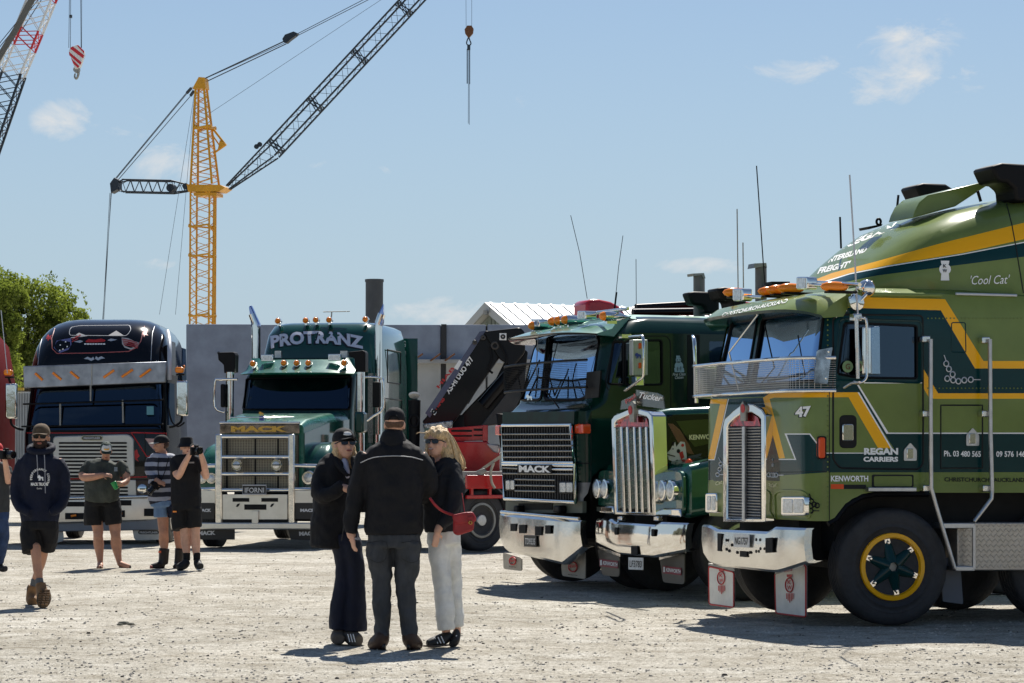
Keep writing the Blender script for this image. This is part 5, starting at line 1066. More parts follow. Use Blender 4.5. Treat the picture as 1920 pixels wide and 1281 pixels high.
# sleeper
sy=-2.72; a=Q.P(487,665,x=sy); b=Q.P(712,640,x=sy); tz=Q.P(606,604,x=sy-.2).z; yc=(a.y+b.y)/2; hw=(b.y-a.y)/2
bm=bmesh.new(); loft(bm,[rrect(-5.3,x,yc-w_,yc+w_,r,.1,z,7) for z,x,w_,r in ((1.1,sy,hw,.16),(3.1,sy,hw,.2),(3.45,sy-.05,hw-.02,.26),(3.75,sy-.14,hw-.06,.3),(tz-.06,sy-.3,hw-.12,.34),(tz,sy-.5,hw-.25,.34))]); sb=BVHTree.FromBMesh(bm); obj('sleeper_body',bm,pg,Q.root,50)
# pinched roof edge and side
Q.text('lettering','PROTRANZ',mat('shadow_black',(.004,.004,.012),.4),(505,656),(680,657),25,bvh=sb,arc=10,bold=.07,shear=-.06,off=.01)
Q.text('lettering','PROTRANZ',mat('letter_lilac',(.62,.65,.76),.4,.1),(508,654),(682,655),24,bvh=sb,arc=10,bold=.045,shear=-.06,off=.02)
a=Q.P(758,640,y=yc+hw+.06); bm=bmesh.new(); box(bm,(-5.45,yc+hw+.0,2.55),(.03,.32,2.5)); obj('side_fin',bm,pg,Q.root,0)
for i,ch in enumerate('GUNSFOR'):
    py=645+i*19.5+(14 if i>3 else 0); q=Q.P(757.5,py,x=-5.43)
    Q.text('fin_letter',ch,silverp,(754.5,py+6),(761,py+6),12,x=-5.425,bold=.02)
for z0,z1,x0,x1 in ((2.9,3.5,-4.6,-3.4),(1.5,2.6,-4.7,-3.2)):
    bm=bmesh.new(); y_=yc+hw+.003; tube(bm,[V((x0,y_,z0)),V((x1,y_,z0)),V((x1,y_,z1)),V((x0,y_,z1))],.012,5,True); obj('locker_outline',bm,seam,Q.root,0)
# stacks, intakes
for pts,w_ in (([(470.5,680),(486,680)],0),([(701,840),(717,840)],1)):
    cx=(pts[0][0]+pts[1][0])/2; x_=-2.55; p=Q.P(cx,pts[0][1],x=x_); top=Q.P(cx,612,x=x_).z; r=.068
    bm=bmesh.new(); lathe(bm,[(r,1.4 if w_ else p.z-1),(r,top)],(p.x,p.y,0),'z',18); e=1
    t0=V((p.x,p.y,top)); tube(bm,[t0,t0+V((0,.0,.06)),t0+V((0,-.06*(1 if not w_ else -1)*1,.22))],r,18)
    obj('exhaust_stack',bm,chrome,Q.root,50)
Q.pr('stack_tip',[(466,575),(470,572),(486,607),(486,614),(471,614)],mat('blued_chrome',(.3,.36,.6),.12,1),x=-2.5,t=.12,bevel=.02); Q.pr('stack_tip',[(718,569),(718,604),(716,612),(701,612),(702,606)],MATS['blued_chrome'],x=-2.5,t=.12,bevel=.02)
for cx,s,xx in ((429,-1,-1.45),(674,1,-1.45)):
    p=Q.P(cx+ (2 if s<0 else 2),700,x=xx); zt_,zb_=Q.P(cx,698,x=xx).z,Q.P(cx,775,x=xx).z; bm=bmesh.new(); lathe(bm,[(.075,zb_-.9),(.075,zt_)],(p.x,p.y,0),'z',20); obj('air_cleaner_pipe',bm,chrome,Q.root,50)
Q.pr('air_intake',rcorner([(408,661),(438,660),(441,666),(440,698),(420,700),(419,684),(409,675)],2),blk,x=-1.4,t=.25,bevel=.03); Q.pr('air_intake',rcorner([(653,660),(681,657),(685,661),(685,697),(667,699),(664,672),(654,668)],2),blk,x=-1.4,t=.25,bevel=.03)
Q.tb('mirror_bracket',[(445,711),(412,712),(403,716),(403,763),(420,773)],.022,chrome,x=-1.3,sm=3); Q.tb('mirror_bracket',[(684,707),(712,709),(718,716),(719,764),(700,780),(688,789)],.022,chrome,x=-1.3,sm=3); Q.pr('door_mirror',rpoly(413,720,421,764,3),blk,x=-1.3,t=.15,bevel=.02); Q.pr('door_mirror',rpoly(698,716,712,764,3),blk,x=-1.3,t=.15,bevel=.02)
Q.rect('air_box',664,772,682,812,pg,x=-1.2,t=.35,bevel=.04); Q.rect('heat_shield',690,700,698,830,mat('perforated_steel',(.3,.3,.28),.4,.7,0,.5,40),x=-2.4,t=.1); Q.tb('side_step_pipe',[(676,815),(676,870)],.07,chrome,x=-1.0,n=16); Q.tb('side_step_pipe',[(706,815),(706,870)],.07,chrome,x=-2.2,n=16)
# grille and bull bar
Q.rect('grille_core',414,815,560,920,mat('grille_warm_dark',(.05,.045,.035),.5,.3,0,.3,20),x=.82,t=.05)
bm=bmesh.new()
for k in range(48): a=416+k*3; tube(bm,[Q.P(a,816,x=.84),Q.P(a,915,x=.84)],.006,4)
for k in range(34): b=818+k*3; tube(bm,[Q.P(416,b,x=.845),Q.P(558,b,x=.845)],.005,4)
obj('grille_grid',bm,mat('grid_steel',(.35,.32,.25),.4,.8),Q.root,0,kind='stuff')
for a in (424,477,520): Q.rect('grille_gap',a,816,a+3,915,under,x=.855,t=.01)
Q.pr('name_panel',[(412,795),(561,795),(561,813),(412,813)],mat('panel_bronze_chrome',(.22,.17,.14),.12,.9,.5,.6,6),x=.92,t=.05,bevel=.01); Q.text('badge_lettering','MACK',gold,(433,810),(538,810),11,x=.93,bold=.06)
Q.tb('grille_top_trim',[(412,793),(562,793)],.02,chrome,x=.9); Q.tb('bonnet_rail',[(432,785),(432,783),(551,783),(551,785)],.012,chrome,x=.75)
bulldog(Q,'bonnet_ornament',490,776,5,gold,1,x=.7); Q.rect('ornament_plinth',486,780,494,789,bluep,x=.75,t=.06)
BB=1.12
for x0,x1 in ((403,416),(540,552)): Q.rect('bull_bar_upright',x0,814,x1,993,chromeb,x=BB,t=.1,bevel=.02)
for b in (819,857,889,919): Q.tb('bull_bar_rail',[(414,b),(542,b)],.036,chrome,x=BB-.04,n=14)
for b in (873,917):
    Q.tb('bull_bar_rail',[(550,b,BB-.05),(596,b+1,BB-.2)],.034,chrome,x=BB,n=14); Q.tb('bull_bar_rail',[(405,b,BB-.05),(372,b+1,BB-.2)],.034,chrome,x=BB,n=14)
Q.rect('bull_bar_beam',366,980,600,993,mat('beam_satin',(.66,.64,.58),.3,.8,0,.08,4),x=BB+.02,t=.12,bevel=.02); Q.rect('bull_bar_panel',417,927,539,976,MATS['beam_satin'],x=BB-.03,t=.04,bevel=.006); Q.rect('bull_bar_wing',553,920,596,945,MATS['beam_satin'],x=BB-.05,t=.04); Q.rect('bull_bar_wing',372,920,403,945,MATS['beam_satin'],x=BB-.05,t=.04)
for x0,x1,y0,y1 in ((436,467,934,941),(490,521,934,941),(458,499,946,956),(417,472,974,981),(484,539,974,981)): Q.rect('bull_bar_slot',x0,y0,x1,y1,under,x=BB-.02,t=.02)
Q.rect('tow_bracket',472,958,484,982,MATS['beam_satin'],x=BB+.02,t=.05,bevel=.006)
for a in (446,510): Q.pr('dog_silhouette',[(a-4,950),(a-1,945),(a+4,944),(a+2,948),(a-1,951)],seam,x=BB-.018,t=.01)
for a,b in ((374,955),(572,955)): 
    Q.rect('light_board',a-(2 if a<400 else 19),943,a+(28 if a<400 else 24),974,platem,x=BB-.04,t=.03,bevel=.005)
Q.text('lettering','MACK',silverp,(563,960),(592,960),6,x=BB-.03,bold=.06); Q.text('lettering','MACK',silverp,(372,960),(396,960),6,x=BB-.03,bold=.06)
Q.pr('mudflap',[(370,993),(440,993),(440,1012),(372,1012)],platem,x=.95,t=.015); Q.pr('mudflap',[(540,993),(605,993),(604,1014),(545,1012)],platem,x=.95,t=.015); Q.text('flap_lettering','MACK',silverp,(372,1004),(404,1003),8,x=.96,bold=.06); Q.text('flap_lettering','MACK',silverp,(561,1005),(594,1004),8,x=.96,bold=.06)
for cx,by,xx,r in ((444,872,1.18,.095),(518,872,1.18,.095),(378.5,897,.8,.1),(396.5,897,.8,.1),(578.7,896,.8,.12),(600,896,.8,.1)):
    p=Q.P(cx,by,x=xx); bm=bmesh.new(); lathe(bm,[(r*.85,-.08),(r,0),(r*.9,.02)],p,'x',24); obj('lamp_ring',bm,chrome,Q.root,40); bm=bmesh.new(); lathe(bm,[(r*.88,.01),(r*.4,.03),(.001,.035)],p,'x',20); obj('lamp_glass',bm,clear,Q.root,60)
p=Q.P(444,872,x=1.23)
for cx in (444,518): Q.rect('lamp_bar',cx-8,871,cx+8,873,blk,x=1.22,t=.01)
Q.rect('number_plate',455,910,499,927,platem,x=1.22,t=.015,bevel=.004); Q.tb('plate_frame',[(455,910),(499,910),(499,927),(455,927)],.01,silverp,x=1.225,closed=True); Q.text('plate_lettering','IFORNI',silverp,(459,924),(495,924),9.5,x=1.23,bold=.01)
for cx,by,xx in ((521,602,-2.95),(573,601,-2.95),(592,600,-2.95),(617,600,-2.95),(685,599,-2.95),(474,682,-1.6),(532,681,-1.6),(556,681,-1.6),(578,681,-1.6),(645,681,-1.6)): bullet(Q,cx,by,xx,None,.22)
for x0,x1,y0,y1 in ((489,512,665,678),(615,638,664,677)): Q.rect('roof_lamp',x0,y0,x1,y1,chrome,x=-1.7,t=.12,bevel=.012); Q.rect('roof_lamp_glass',x0+2,y0+2,x1-2,y1-2,clear,x=-1.69,t=.01)
for x0,x1 in ((515,527),(638,651)): Q.rect('lamp_bracket',x0,658,x1,671,alu,x=-2.3,t=.1)
Q.tb('roof_aerial',[(606,585),(656,584)],.008,dull,x=-3.2); Q.tb('roof_aerial',[(622,585),(621,602)],.012,dull,x=-3.2)
bm=bmesh.new(); box(bm,(-2,0,.85),(5.5,1.0,.35)); box(bm,(-3.3,.85,.8),(2.2,.5,.5)); tube(bm,[(0,-1,.5),(0,1,.5)],.06,8); obj('chassis',bm,under,Q.root,0)
for x in (0,-4.9): wheel(Q,x,1.04,1); wheel(Q,x,-1.04,-1)
# ================================================================ red crane truck
H=Fr('crane_truck',-.25,43.4,40,label='red flatbed truck with a folded black loader crane behind the talking group',category='truck')
Hc=Fr('loader_crane',-.6,44.2,90,label='folded black loader crane arm with model lettering rising right behind the red flatbed',category='crane')
hb=mat('crane_black',(.003,.003,.004),.3,0,.15,.2,3,spec=.3)
Hc.pr('lower_boom',[(792,790),(800,781),(905,622),(914,620),(941,645),(938,668),(860,780),(845,800),(800,812)],hb,x=.22,t=.44,bevel=.02)
Hc.pr('boom_edge_face',[(797,775),(899,622),(911,620),(903,632),(806,783)],mat('crane_edge_blue',(.07,.08,.14),.4,.1,.3),x=.25,t=.03)
Hc.pr('boom_head',rcorner([(905,622),(975,614),(984,622),(985,660),(960,690),(935,672)],8),hb,x=.28,t=.5,bevel=.02)
Hc.pr('upper_boom',[(965,640),(990,660),(985,700),(905,800),(845,802),(868,775),(930,710)],hb,x=-.1,t=.4,bevel=.02); Hc.pr('inner_boom',[(985,690),(985,760),(950,795),(900,800)],mat('crane_dark_grey',(.03,.03,.032),.4,0,.4),x=.05,t=.3,bevel=.02)
Hc.tb('ram',[(874,755),(912,692)],.05,chromeb,x=-.05,n=12); Hc.tb('ram',[(905,760),(965,690)],.11,hb,x=.1,n=12)
Hc.tb('hose',[(918,650),(922,670),(915,690),(924,700)],.02,blk,x=.3,sm=4); Hc.tb('hose',[(935,640),(950,670),(945,690),(952,705)],.02,blk,x=.32,sm=4)
for a,b,r in ((928,648,6),(906,633,3),(890,642,2.5)): Hc.tb('pivot_pin',circ(a,b,r,r),.02,mat('pin_grey',(.05,.045,.04),.5),x=.29,closed=True)
for (a,b,s) in ((943,631.5,6.5),(813,772,6)):
    Hc.pr('maker_emblem',[(a-s,b-s),(a+s,b-s),(a+s,b+s),(a-s,b+s)] if s>6 else [(a-3,b-6),(a+6,b+1),(a+2,b+7),(a-6,b)],white,x=.29,t=.006); Hc.tb('emblem_mark',circ(a,b,s*.5,s*.5,10),.014,seam,x=.3,closed=True)
Hc.text('lettering','XS-HI DUO 477',white,(842,740),(889,674),10.5,x=.235,bold=.03); Hc.text('lettering','HIAB',redp,(818,769),(835,749),10,x=.235,bold=.05)
Hc.text('lettering','HIAB',redp,(823,729),(853,691),6.5,x=.27,bold=.03); Hc.pr('boom_sticker',[(851,690),(861,675),(867,678),(858,694)],white,x=.262,t=.006)
Hc.rect('column',800,778,870,880,under,x=.1,t=.6,bevel=.02); Hc.pr('control_valves',[(792,795),(850,788),(846,812),(800,820)],mat('valve_chrome',(.3,.3,.3),.25,.9,0,.8,25),x=.3,t=.1,bevel=.02); Hc.rect('valve_bank',796,803,815,815,mat('dull_green',(.1,.16,.12),.5),x=.35,t=.1)
bm=bmesh.new(); p=Hc.P(777,742,x=.1); lathe(bm,[(.06,0),(.075,.9),(.11,p.z-.08),(.001,p.z-.06)],(p.x,p.y,0),'z',14); obj('stabiliser_leg',bm,blk,Hc.root,50); bm=bmesh.new(); lathe(bm,[(.001,.0),(.09,-.01),(.1,.02),(.001,.03)],p,'z',16,Matrix.Rotation(-.5,3,'Y')); obj('stabiliser_pad',bm,platew,Hc.root,50)
Hc.tb('hose_coil',circ(776,790,9,11,14),.02,blk,x=.2,closed=True)
# flatbed
Fb=H
a0,a1=Fb.P(872,890,y=1.2),Fb.P(1000,890,y=1.2)
bm=bmesh.new(); z=Fb.P(900,890,y=1.2).z; box(bm,(a0.x-3.0,0,z),(6.0,2.45,.1)); obj('deck',bm,mat('deck_pale',(.3,.28,.26),.7),Fb.root,35,.01)
bm=bmesh.new(); box(bm,(a0.x-3.0,1.24,z-.12),(6.02,.06,.22)); box(bm,(a0.x-3.0,1.24,z-.36),(6.02,.05,.06)); obj('side_rail',bm,red,Fb.root,35,.01)
for k in range(16):
    bm=bmesh.new(); box(bm,(a0.x-.1-k*.38,1.24,z-.28),(.05,.04,.14)); obj('rail_stake',bm,red,Fb.root,0)
Hc2=Fr('red_tool_bin',-.5,43.0,90,label='bright red steel bin and headboard with slotted top rail on the crane truck deck',category='bin')
Hc2.pr('bin_panel',[(845,828),(914,828),(922,838),(937,838),(937,888),(845,888)],red,x=.0,t=1.0,bevel=.02); Hc2.pr('bin_top',[(838,803),(912,797),(914,826),(845,828)],red,x=-.15,t=.06,bevel=.01)
for q in ((846,885,806,810),(888,906,804,808),(846,885,816,819),(888,906,815,818)): Hc2.rect('rail_slot',q[0],q[2],q[1],q[3],under,x=-.14,t=.01)
Hc2.rect('bin_cap',905,797,915,828,red,x=-.05,t=.2,bevel=.01); Hc2.pr('lamp_housing',[(912,832),(937,834),(935,850),(925,848)],mat('pale_alloy',(.5,.45,.43),.3,.5),x=.05,t=.1,bevel=.02)
Hc2.pr('bin_panel',[(930,775),(960,778),(960,840),(938,840)],hb,x=.2,t=.4,bevel=.02)
St=Fr('ratchet_strap',-.4,41.6,90,label='frayed pale ratchet strap with dark buckle tied at the edge of the red deck',category='strap')
sm_=mat('webbing',(.42,.38,.3),.9,0,0,.2,20)
St.pr('webbing',[(938,853),(941,858),(905,882),(896,890),(893,888),(902,878)],sm_,x=0,t=.02); St.pr('buckle',[(893,883),(908,878),(913,884),(900,893),(884,890)],dull,x=.05,t=.06,bevel=.01); St.tb('webbing_tail',[(884,890),(874,900),(871,912)],.03,sm_,x=.02,sm=3); St.tb('webbing_tail',[(926,868),(920,885),(922,905),(928,916)],.022,sm_,x=.02,sm=3); St.tb('webbing_tail',[(938,853),(962,838)],.03,sm_,x=0)
wp=Fb.P(903,980,y=1.18); 
wheel(Fb,wp.x,1.05,1,R=.5,rim=dull,hub=alu); wheel(Fb,wp.x,-1.05,-1,R=.5); wheel(Fb,wp.x-3.6,1.05,1,R=.5)
bm=bmesh.new(); tube(bm,smoothpts([V((wp.x+.62*math.cos(t),1.1,.5+.62*math.sin(t))) for t in [k*math.pi/10 for k in range(1,10)]],2),.05,6); ob_=obj('wheel_guard',bm,mat('guard_grey',(.07,.075,.085),.5),Fb.root,60)
bm=bmesh.new(); sec=[[V((wp.x+.62*math.cos(t),y,.5+.62*math.sin(t))) for y in (.85,1.22)]+[V((wp.x+.59*math.cos(t),y,.5+.59*math.sin(t))) for y in (1.22,.85)] for t in [k*math.pi/12 for k in range(0,12)]]; loft(bm,sec); obj('wheel_guard',bm,MATS['guard_grey'],Fb.root,40)
Fb.pr('mudflap',[(909,972),(938,972),(938,1010),(911,1012)],mat('flap_light_grey',(.36,.37,.38),.6),x=wp.x-.62,t=.015)
Hc3=[Fb.pr('red_marker',[(918,948),(925,955),(921,958),(913,951)],red,x=wp.x-.55,t=.02),Fb.pr('red_marker',[(929,941),(944,955),(938,960),(924,948)],red,x=wp.x-.55,t=.02)]
bm=bmesh.new(); box(bm,(wp.x-2.4,0,.85),(5.5,1.5,.35)); obj('chassis',bm,under,Fb.root,0)
# ================================================================ red roof deflector truck behind the green cabover
X=Fr('high_roof_truck',1.9,33.6,22,label='bright red roof deflector of a truck hidden behind the green cabover roof',category='truck')
p=X.P(1125,587,y=0)
bm=bmesh.new(); prism(bm,X.poly([(1100,590),(1100,565),(1110,561),(1125,561),(1147,566),(1162,574),(1174,588),(1174,600),(1100,600)],y=.2),V((0,-.45,0))); obj('roof_deflector',bm,mat('deflector_red',(.52,.02,.03),.3,0,.6),X.root,40,.06)
zt_=X.P(1125,602,y=0).z; px_=0
bm=bmesh.new(); loft(bm,[rrect(px_-1.6,px_+.9,-1.2,1.2,.2,.1,z,4) for z in (1,zt_)]); obj('cab_body',bm,dr,X.root,40)
bm=bmesh.new(); box(bm,(px_-3.2,0,zt_+.05),(4.2,1.2,.16)); obj('folded_rack',bm,hb,X.root,0,.01); X.tb('rack_bar',[(1186,586),(1330,584)],.05,hb,y=.9); X.tb('rack_bar',[(1192,577),(1300,571)],.05,hb,y=.0)
X.rect('roof_beacon',1252,580,1264,586,amber,y=.6,t=.1,bevel=.01); bm=bmesh.new(); box(bm,(px_-2.2,0,.85),(5.5,1.4,.4)); obj('chassis',bm,under,X.root,0)
for x in (px_+.2,px_-3.2): wheel(X,x,1.0,1); wheel(X,x,-1.0,-1)
X.tb('hydraulic_hoses',[(1345,585),(1375,578),(1392,570),(1410,572)],.03,red,y=-1.0,sm=3); X.rect('red_valve',1368,565,1376,588,red,y=-1.0,t=.1)
# ================================================================ people
tx=bpy.data.textures.new('folds','CLOUDS'); tx.noise_scale=.11; tx.noise_depth=2
tx2=bpy.data.textures.new('hairfold','CLOUDS'); tx2.noise_scale=.03
def cloth(n,c,v=.25,b=.55): return mat(n,c,.85,0,0,v,9,b,16,spec=.3,stretch=(1,1,.6))
skin=mat('skin',(.50,.26,.17),.5,0,0,.12,12,.1,60,spec=.3); skinl=mat('skin_light',(.66,.38,.27),.5,0,0,.12,12,.1,60,spec=.3); lipm=mat('lips',(.32,.08,.07),.4); teeth=mat('teeth',(.7,.66,.6),.3)
nblk=cloth('cloth_black',(.010,.010,.012)); navy=cloth('cloth_navy',(.008,.011,.026)); lens=mat('sunglass_lens',(.008,.008,.009),.08,0,.6); eyed=mat('eye_dark',(.02,.015,.012),.3); hairb=mat('hair_blonde',(.66,.47,.25),.55,0,0,.45,30,.4,120,stretch=(6,6,1)); beard=mat('hair_brown',(.06,.025,.012),.8,0,0,.4,40,.4,100)
class Person:
    def __init__(s,label,px,d,sk=skin,**k):
        s.f=Fr('person',(px-960)/F*d,d,90,label=label,category='person',**k); s.d=d; s.sk=sk; s.body=bmesh.new()
    def P(s,px,py,dx=0): return s.f.P(px,py,x=dx)
    def ch(s,bm,pts,n=14,sm=3,scale=1,flat=False):
        """tapered elliptical chain; pts = (px,py,towards_camera,half_width_px,half_depth_m)"""
        C=[s.P(*p[:3]) for p in pts]; W=[p[3]/(F/(s.d-p[2]))*scale for p in pts]; D=[(p[4] if len(p)>4 else w/1.0)*scale for p,w in zip(pts,W)]
        if sm and len(C)>2:
            C2=smoothpts(C,sm); WW=smoothpts([V((a,b,0)) for a,b in zip(W,D)],sm); W=[max(.004,q.x) for q in WW]; D=[max(.004,q.y) for q in WW]; C=C2
        m=len(C); rings=[]
        T=[(C[min(i+1,m-1)]-C[max(i-1,0)]).normalized() for i in range(m)]
        def ring(c,t,w,d_):
            a=t.cross(V((1,0,0))); a=a.normalized() if a.length>.15 else V((0,1,0)); b=a.cross(t).normalized()
            return [bm.verts.new(c+a*w*math.cos(2*math.pi*k/n)+b*d_*math.sin(2*math.pi*k/n)) for k in range(n)]
        e=.0 if flat else .75
        if not flat:
            for q in (.95,.6): rings.append(ring(C[0]-T[0]*min(W[0],D[0])*e*q,T[0],W[0]*math.sqrt(1-q*q),D[0]*math.sqrt(1-q*q)))
        for i in range(m): rings.append(ring(C[i],T[i],W[i],D[i]))
        if not flat:
            for q in (.6,.95): rings.append(ring(C[-1]+T[-1]*min(W[-1],D[-1])*e*q,T[-1],W[-1]*math.sqrt(1-q*q),D[-1]*math.sqrt(1-q*q)))
        for A,B in zip(rings,rings[1:]):
            for k in range(n): bm.faces.new((A[k],A[(k+1)%n],B[(k+1)%n],B[k]))
        bm.faces.new(rings[0][::-1]); bm.faces.new(rings[-1])
    def bake(s,name,bm,m,vox=.012,smooth=4,fold=0,tex=None,parent=None,**k):
        bmesh.ops.recalc_face_normals(bm,faces=bm.faces); me=bpy.data.meshes.new(name); bm.to_mesh(me); bm.free(); me.materials.append(m)
        o=bpy.data.objects.new(name,me); COL.objects.link(o); o.parent=parent or s.f.root
        r=o.modifiers.new('r','REMESH'); r.mode='VOXEL'; r.voxel_size=vox; r.use_smooth_shade=True
        if smooth: q=o.modifiers.new('s','SMOOTH'); q.iterations=smooth; q.factor=.5
        if fold: q=o.modifiers.new('d','DISPLACE'); q.texture=tex or tx; q.strength=fold*1.7; q.mid_level=.5; q.texture_coords='LOCAL'
        dg=bpy.context.evaluated_depsgraph_get(); nm=bpy.data.meshes.new_from_object(o.evaluated_get(dg)); o.modifiers.clear(); o.data=nm; nm.name=name
        for p in nm.polygons: p.use_smooth=True
        if not nm.materials: nm.materials.append(m)
        tagit(o,**k); return o
    def wear(s,name,chains,m,fold=.012,vox=.013,shrink=.76,body=True,flat=False,**k):
        bm=bmesh.new()
        for c in chains:
            s.ch(bm,c,flat=True)
            if body:
                e=c[-1]; d_=c[-2]; kk=list(c[:-1])+[tuple(d_[i]+(e[i]-d_[i])*.55 for i in range(len(e)))]
                s.ch(s.body,kk,scale=shrink,flat=True)
        return s.bake(name,bm,m,vox,3,fold,**k)
    def skin_(s,*chains):
        for c in chains: s.ch(s.body,c)
    def hand(s,px,py,dx,dr,nrm,side=1,curl=.5,sc=1.0):
        sc*=.86; curl*=1.35
        """palm and five separate fingers; dr = finger direction, nrm = back of the hand (x to camera, y right, z up)"""
        bm=s.body; c=s.P(px,py,dx); f=V(dr).normalized(); n=V(nrm); n=(n-f*n.dot(f)).normalized(); r=f.cross(n)*side
        R=Matrix((f,r,n)).transposed(); ell(bm,c+f*.03*sc,(.052*sc,.04*sc,.017*sc),R,12,8); ell(bm,c-f*.01*sc,(.035*sc,.028*sc,.02*sc),R,10,7)
        for i,(o,l) in enumerate(((.031,.066),(.011,.075),(-.011,.070),(-.031,.055))):
            p=c+f*.066*sc+r*o*sc; a=f; pts=[p-f*.03*sc]; q=p
            for j in range(3):
                pts.append(q); ang=curl*(.35+.5*j)*1.0; dd=(f*math.cos(ang)-n*math.sin(ang)); q=q+dd*l*sc*(.42,.32,.26)[j]
            pts.append(q); tube(bm,pts,.0085*sc,7,r2=.0065*sc)
        p=c+r*.034*sc; tube(bm,[p-f*.0*sc,p+(f*.5+r*.8).normalized()*.03*sc,p+(f*.8+r*.55-n*.3).normalized()*.062*sc],.0105*sc,7,r2=.008*sc)
    def head(s,px,py,hpx,yaw=0,pitch=0,dx=0,neck=None):
        """px,py = centre between chin and crown"""
        s.hc=s.P(px,py,dx); s.hs=hpx/(F/(s.d-dx))/.235; a=math.radians(yaw); b=math.radians(pitch)
        f=V((math.cos(a)*math.cos(b),math.sin(a)*math.cos(b),math.sin(b))); r=V((-math.sin(a),math.cos(a),0)); u=f.cross(r)*-1
        u=r.cross(f)*-1 if False else (f.cross(r)); 
        if u.z<0: u=-u
        s.hf,s.hr,s.hu=f,r,u; s.HR=Matrix((f,r,u)).transposed()
        E=lambda c,q: ell(s.body,s.h(*c),[x*s.hs for x in q],s.HR,16,12)
        E((-.01,0,.025),(.096,.076,.092)); E((.022,0,-.03),(.066,.062,.075)); E((.034,0,-.082),(.045,.042,.032)); E((.066,0,.02),(.026,.05,.018))
        E((.092,0,-.030),(.018,.014,.014)); E((.086,0,-.012),(.012,.009,.024)); E((.076,0,-.062),(.018,.026,.014))
        for q in (1,-1): E((.0,.076*q,-.018),(.020,.010,.031)); E((.06,.034*q,-.03),(.022,.02,.02))
        if neck:
            s.ch(s.body,[(neck[0],neck[1],neck[2] if len(neck)>2 else 0,neck[3] if len(neck)>3 else hpx*.23),(px,py+hpx*.25,dx-.02,hpx*.23)],sm=0)
    def h(s,f,r,u): return s.hc+(s.hf*f+s.hr*r+s.hu*u)*s.hs
    def fin(s):
        o=s.bake('body',s.body,s.sk,.0075,1,0); return o
    def hx(s,name,items,m,vox=0,fold=0,**k):
        bm=bmesh.new()
        for c,q in items: ell(bm,s.h(*c),[x*s.hs for x in q],s.HR,18,12)
        if vox: return s.bake(name,bm,m,vox,2,fold,tx2,**k)
        return obj(name,bm,m,s.f.root,60,**k)
    def shades(s):
        bm=bmesh.new()
        for q in (1,-1):
            P=[s.h(.098-.012*abs(q*.033+.024*math.cos(t))/.05,q*.033+.027*math.copysign(abs(math.cos(t))**.7,math.cos(t)),.0+.019*math.copysign(abs(math.sin(t))**.7,math.sin(t))) for t in [k*math.pi/8 for k in range(16)]]
            prism(bm,P,s.hf*-.008)
        obj('sunglasses',bm,lens,s.f.root,35,.002); bm=bmesh.new()
        tube(bm,[s.h(-.0,-.08,.0),s.h(.07,-.074,.008),s.h(.1,-.02,.012),s.h(.1,.02,.012),s.h(.07,.074,.008),s.h(.0,.08,.0)],.004*s.hs,6); obj('glasses_frame',bm,lens,s.f.root,60)
    def face(s,smile=False,eyes=True,brow=None):
        if eyes:
            for q in (1,-1): s.hx('eye',[((.079,.032*q,.002),(.008,.013,.006))],eyed)
        s.hx('lips',[((.089,0,-.062),(.009,.024,.007))],lipm)
        if smile: s.hx('teeth',[((.094,0,-.060),(.006,.019,.005))],teeth)
        if brow:
            for q in (1,-1): s.hx('eyebrow',[((.088,.032*q,.022),(.006,.018,.004))],brow)
    def cap(s,m,mb=None,brim=1,front=None,tilt=0):
        bm=bmesh.new(); pr=[]
        N_=10
        for i in range(N_+1):
            t=math.pi/2*i/N_; pr.append((math.cos(t),math.sin(t)))
        rings=[]
        for c_,s_ in pr[:-1]: rings.append([s.h(-.008+.104*c_**.8*math.cos(a),.084*c_**.8*math.sin(a),.035+.092*s_) for a in [2*math.pi*k/24 for k in range(24)]])
        rings=[[s.h(-.008+.101*math.cos(a),.082*math.sin(a),.02-.006*math.cos(a)) for a in [2*math.pi*k/24 for k in range(24)]]]+rings
        loft(bm,rings); o=obj('cap_crown',bm,m,s.f.root,60)
        if brim:
            bm=bmesh.new(); A=[];B=[]
            for k in range(13):
                t=-1.15+2.3*k/12; A.append(s.h(.088*math.cos(t*.95)-.003,.080*math.sin(t),.036)); B.append(s.h(.082+.09*brim*math.cos(t*1.2),.07*math.sin(t)*1.08,.030-.012*abs(t)))
            bottom=[p-s.hu*.006 for p in A+B[::-1]]; n_=len(bottom)
            va=[bm.verts.new(p) for p in A+B[::-1]]; vb=[bm.verts.new(p) for p in bottom]
            for i in range(12): bm.faces.new((va[i],va[i+1],va[n_-2-i],va[n_-1-i])); bm.faces.new((vb[i],vb[n_-1-i],vb[n_-2-i],vb[i+1]))
            for i in range(n_): bm.faces.new((va[i],vb[i],vb[(i+1)%n_],va[(i+1)%n_]))
            bmesh.ops.recalc_face_normals(bm,faces=bm.faces); obj('cap_brim',bm,mb or m,s.f.root,50)
        s.hx('cap_button',[((-.008,0,.127),(.008,.008,.004))],m)
        if front:
            bm=bmesh.new(); rg=[]
            for c_,s_ in pr[:7]: rg.append([s.h(-.006+.107*c_**.8*math.cos(a),.087*c_**.8*math.sin(a),.036+.094*s_) for a in [-.95+1.9*k/10 for k in range(11)]])
            loft(bm,rg,False,False); obj('cap_front_panel',bm,front,s.f.root,60)
        return o
    def strip(s,name,pts,m,r=.004,**k):
        bm=bmesh.new(); tube(bm,smoothpts([s.P(*p) for p in pts],3) if len(pts)>2 else [s.P(*p) for p in pts],r,6); return obj(name,bm,m,s.f.root,60,**k)
    def laces(s,name,pts,m): return s.strip(name,pts,m,.006)
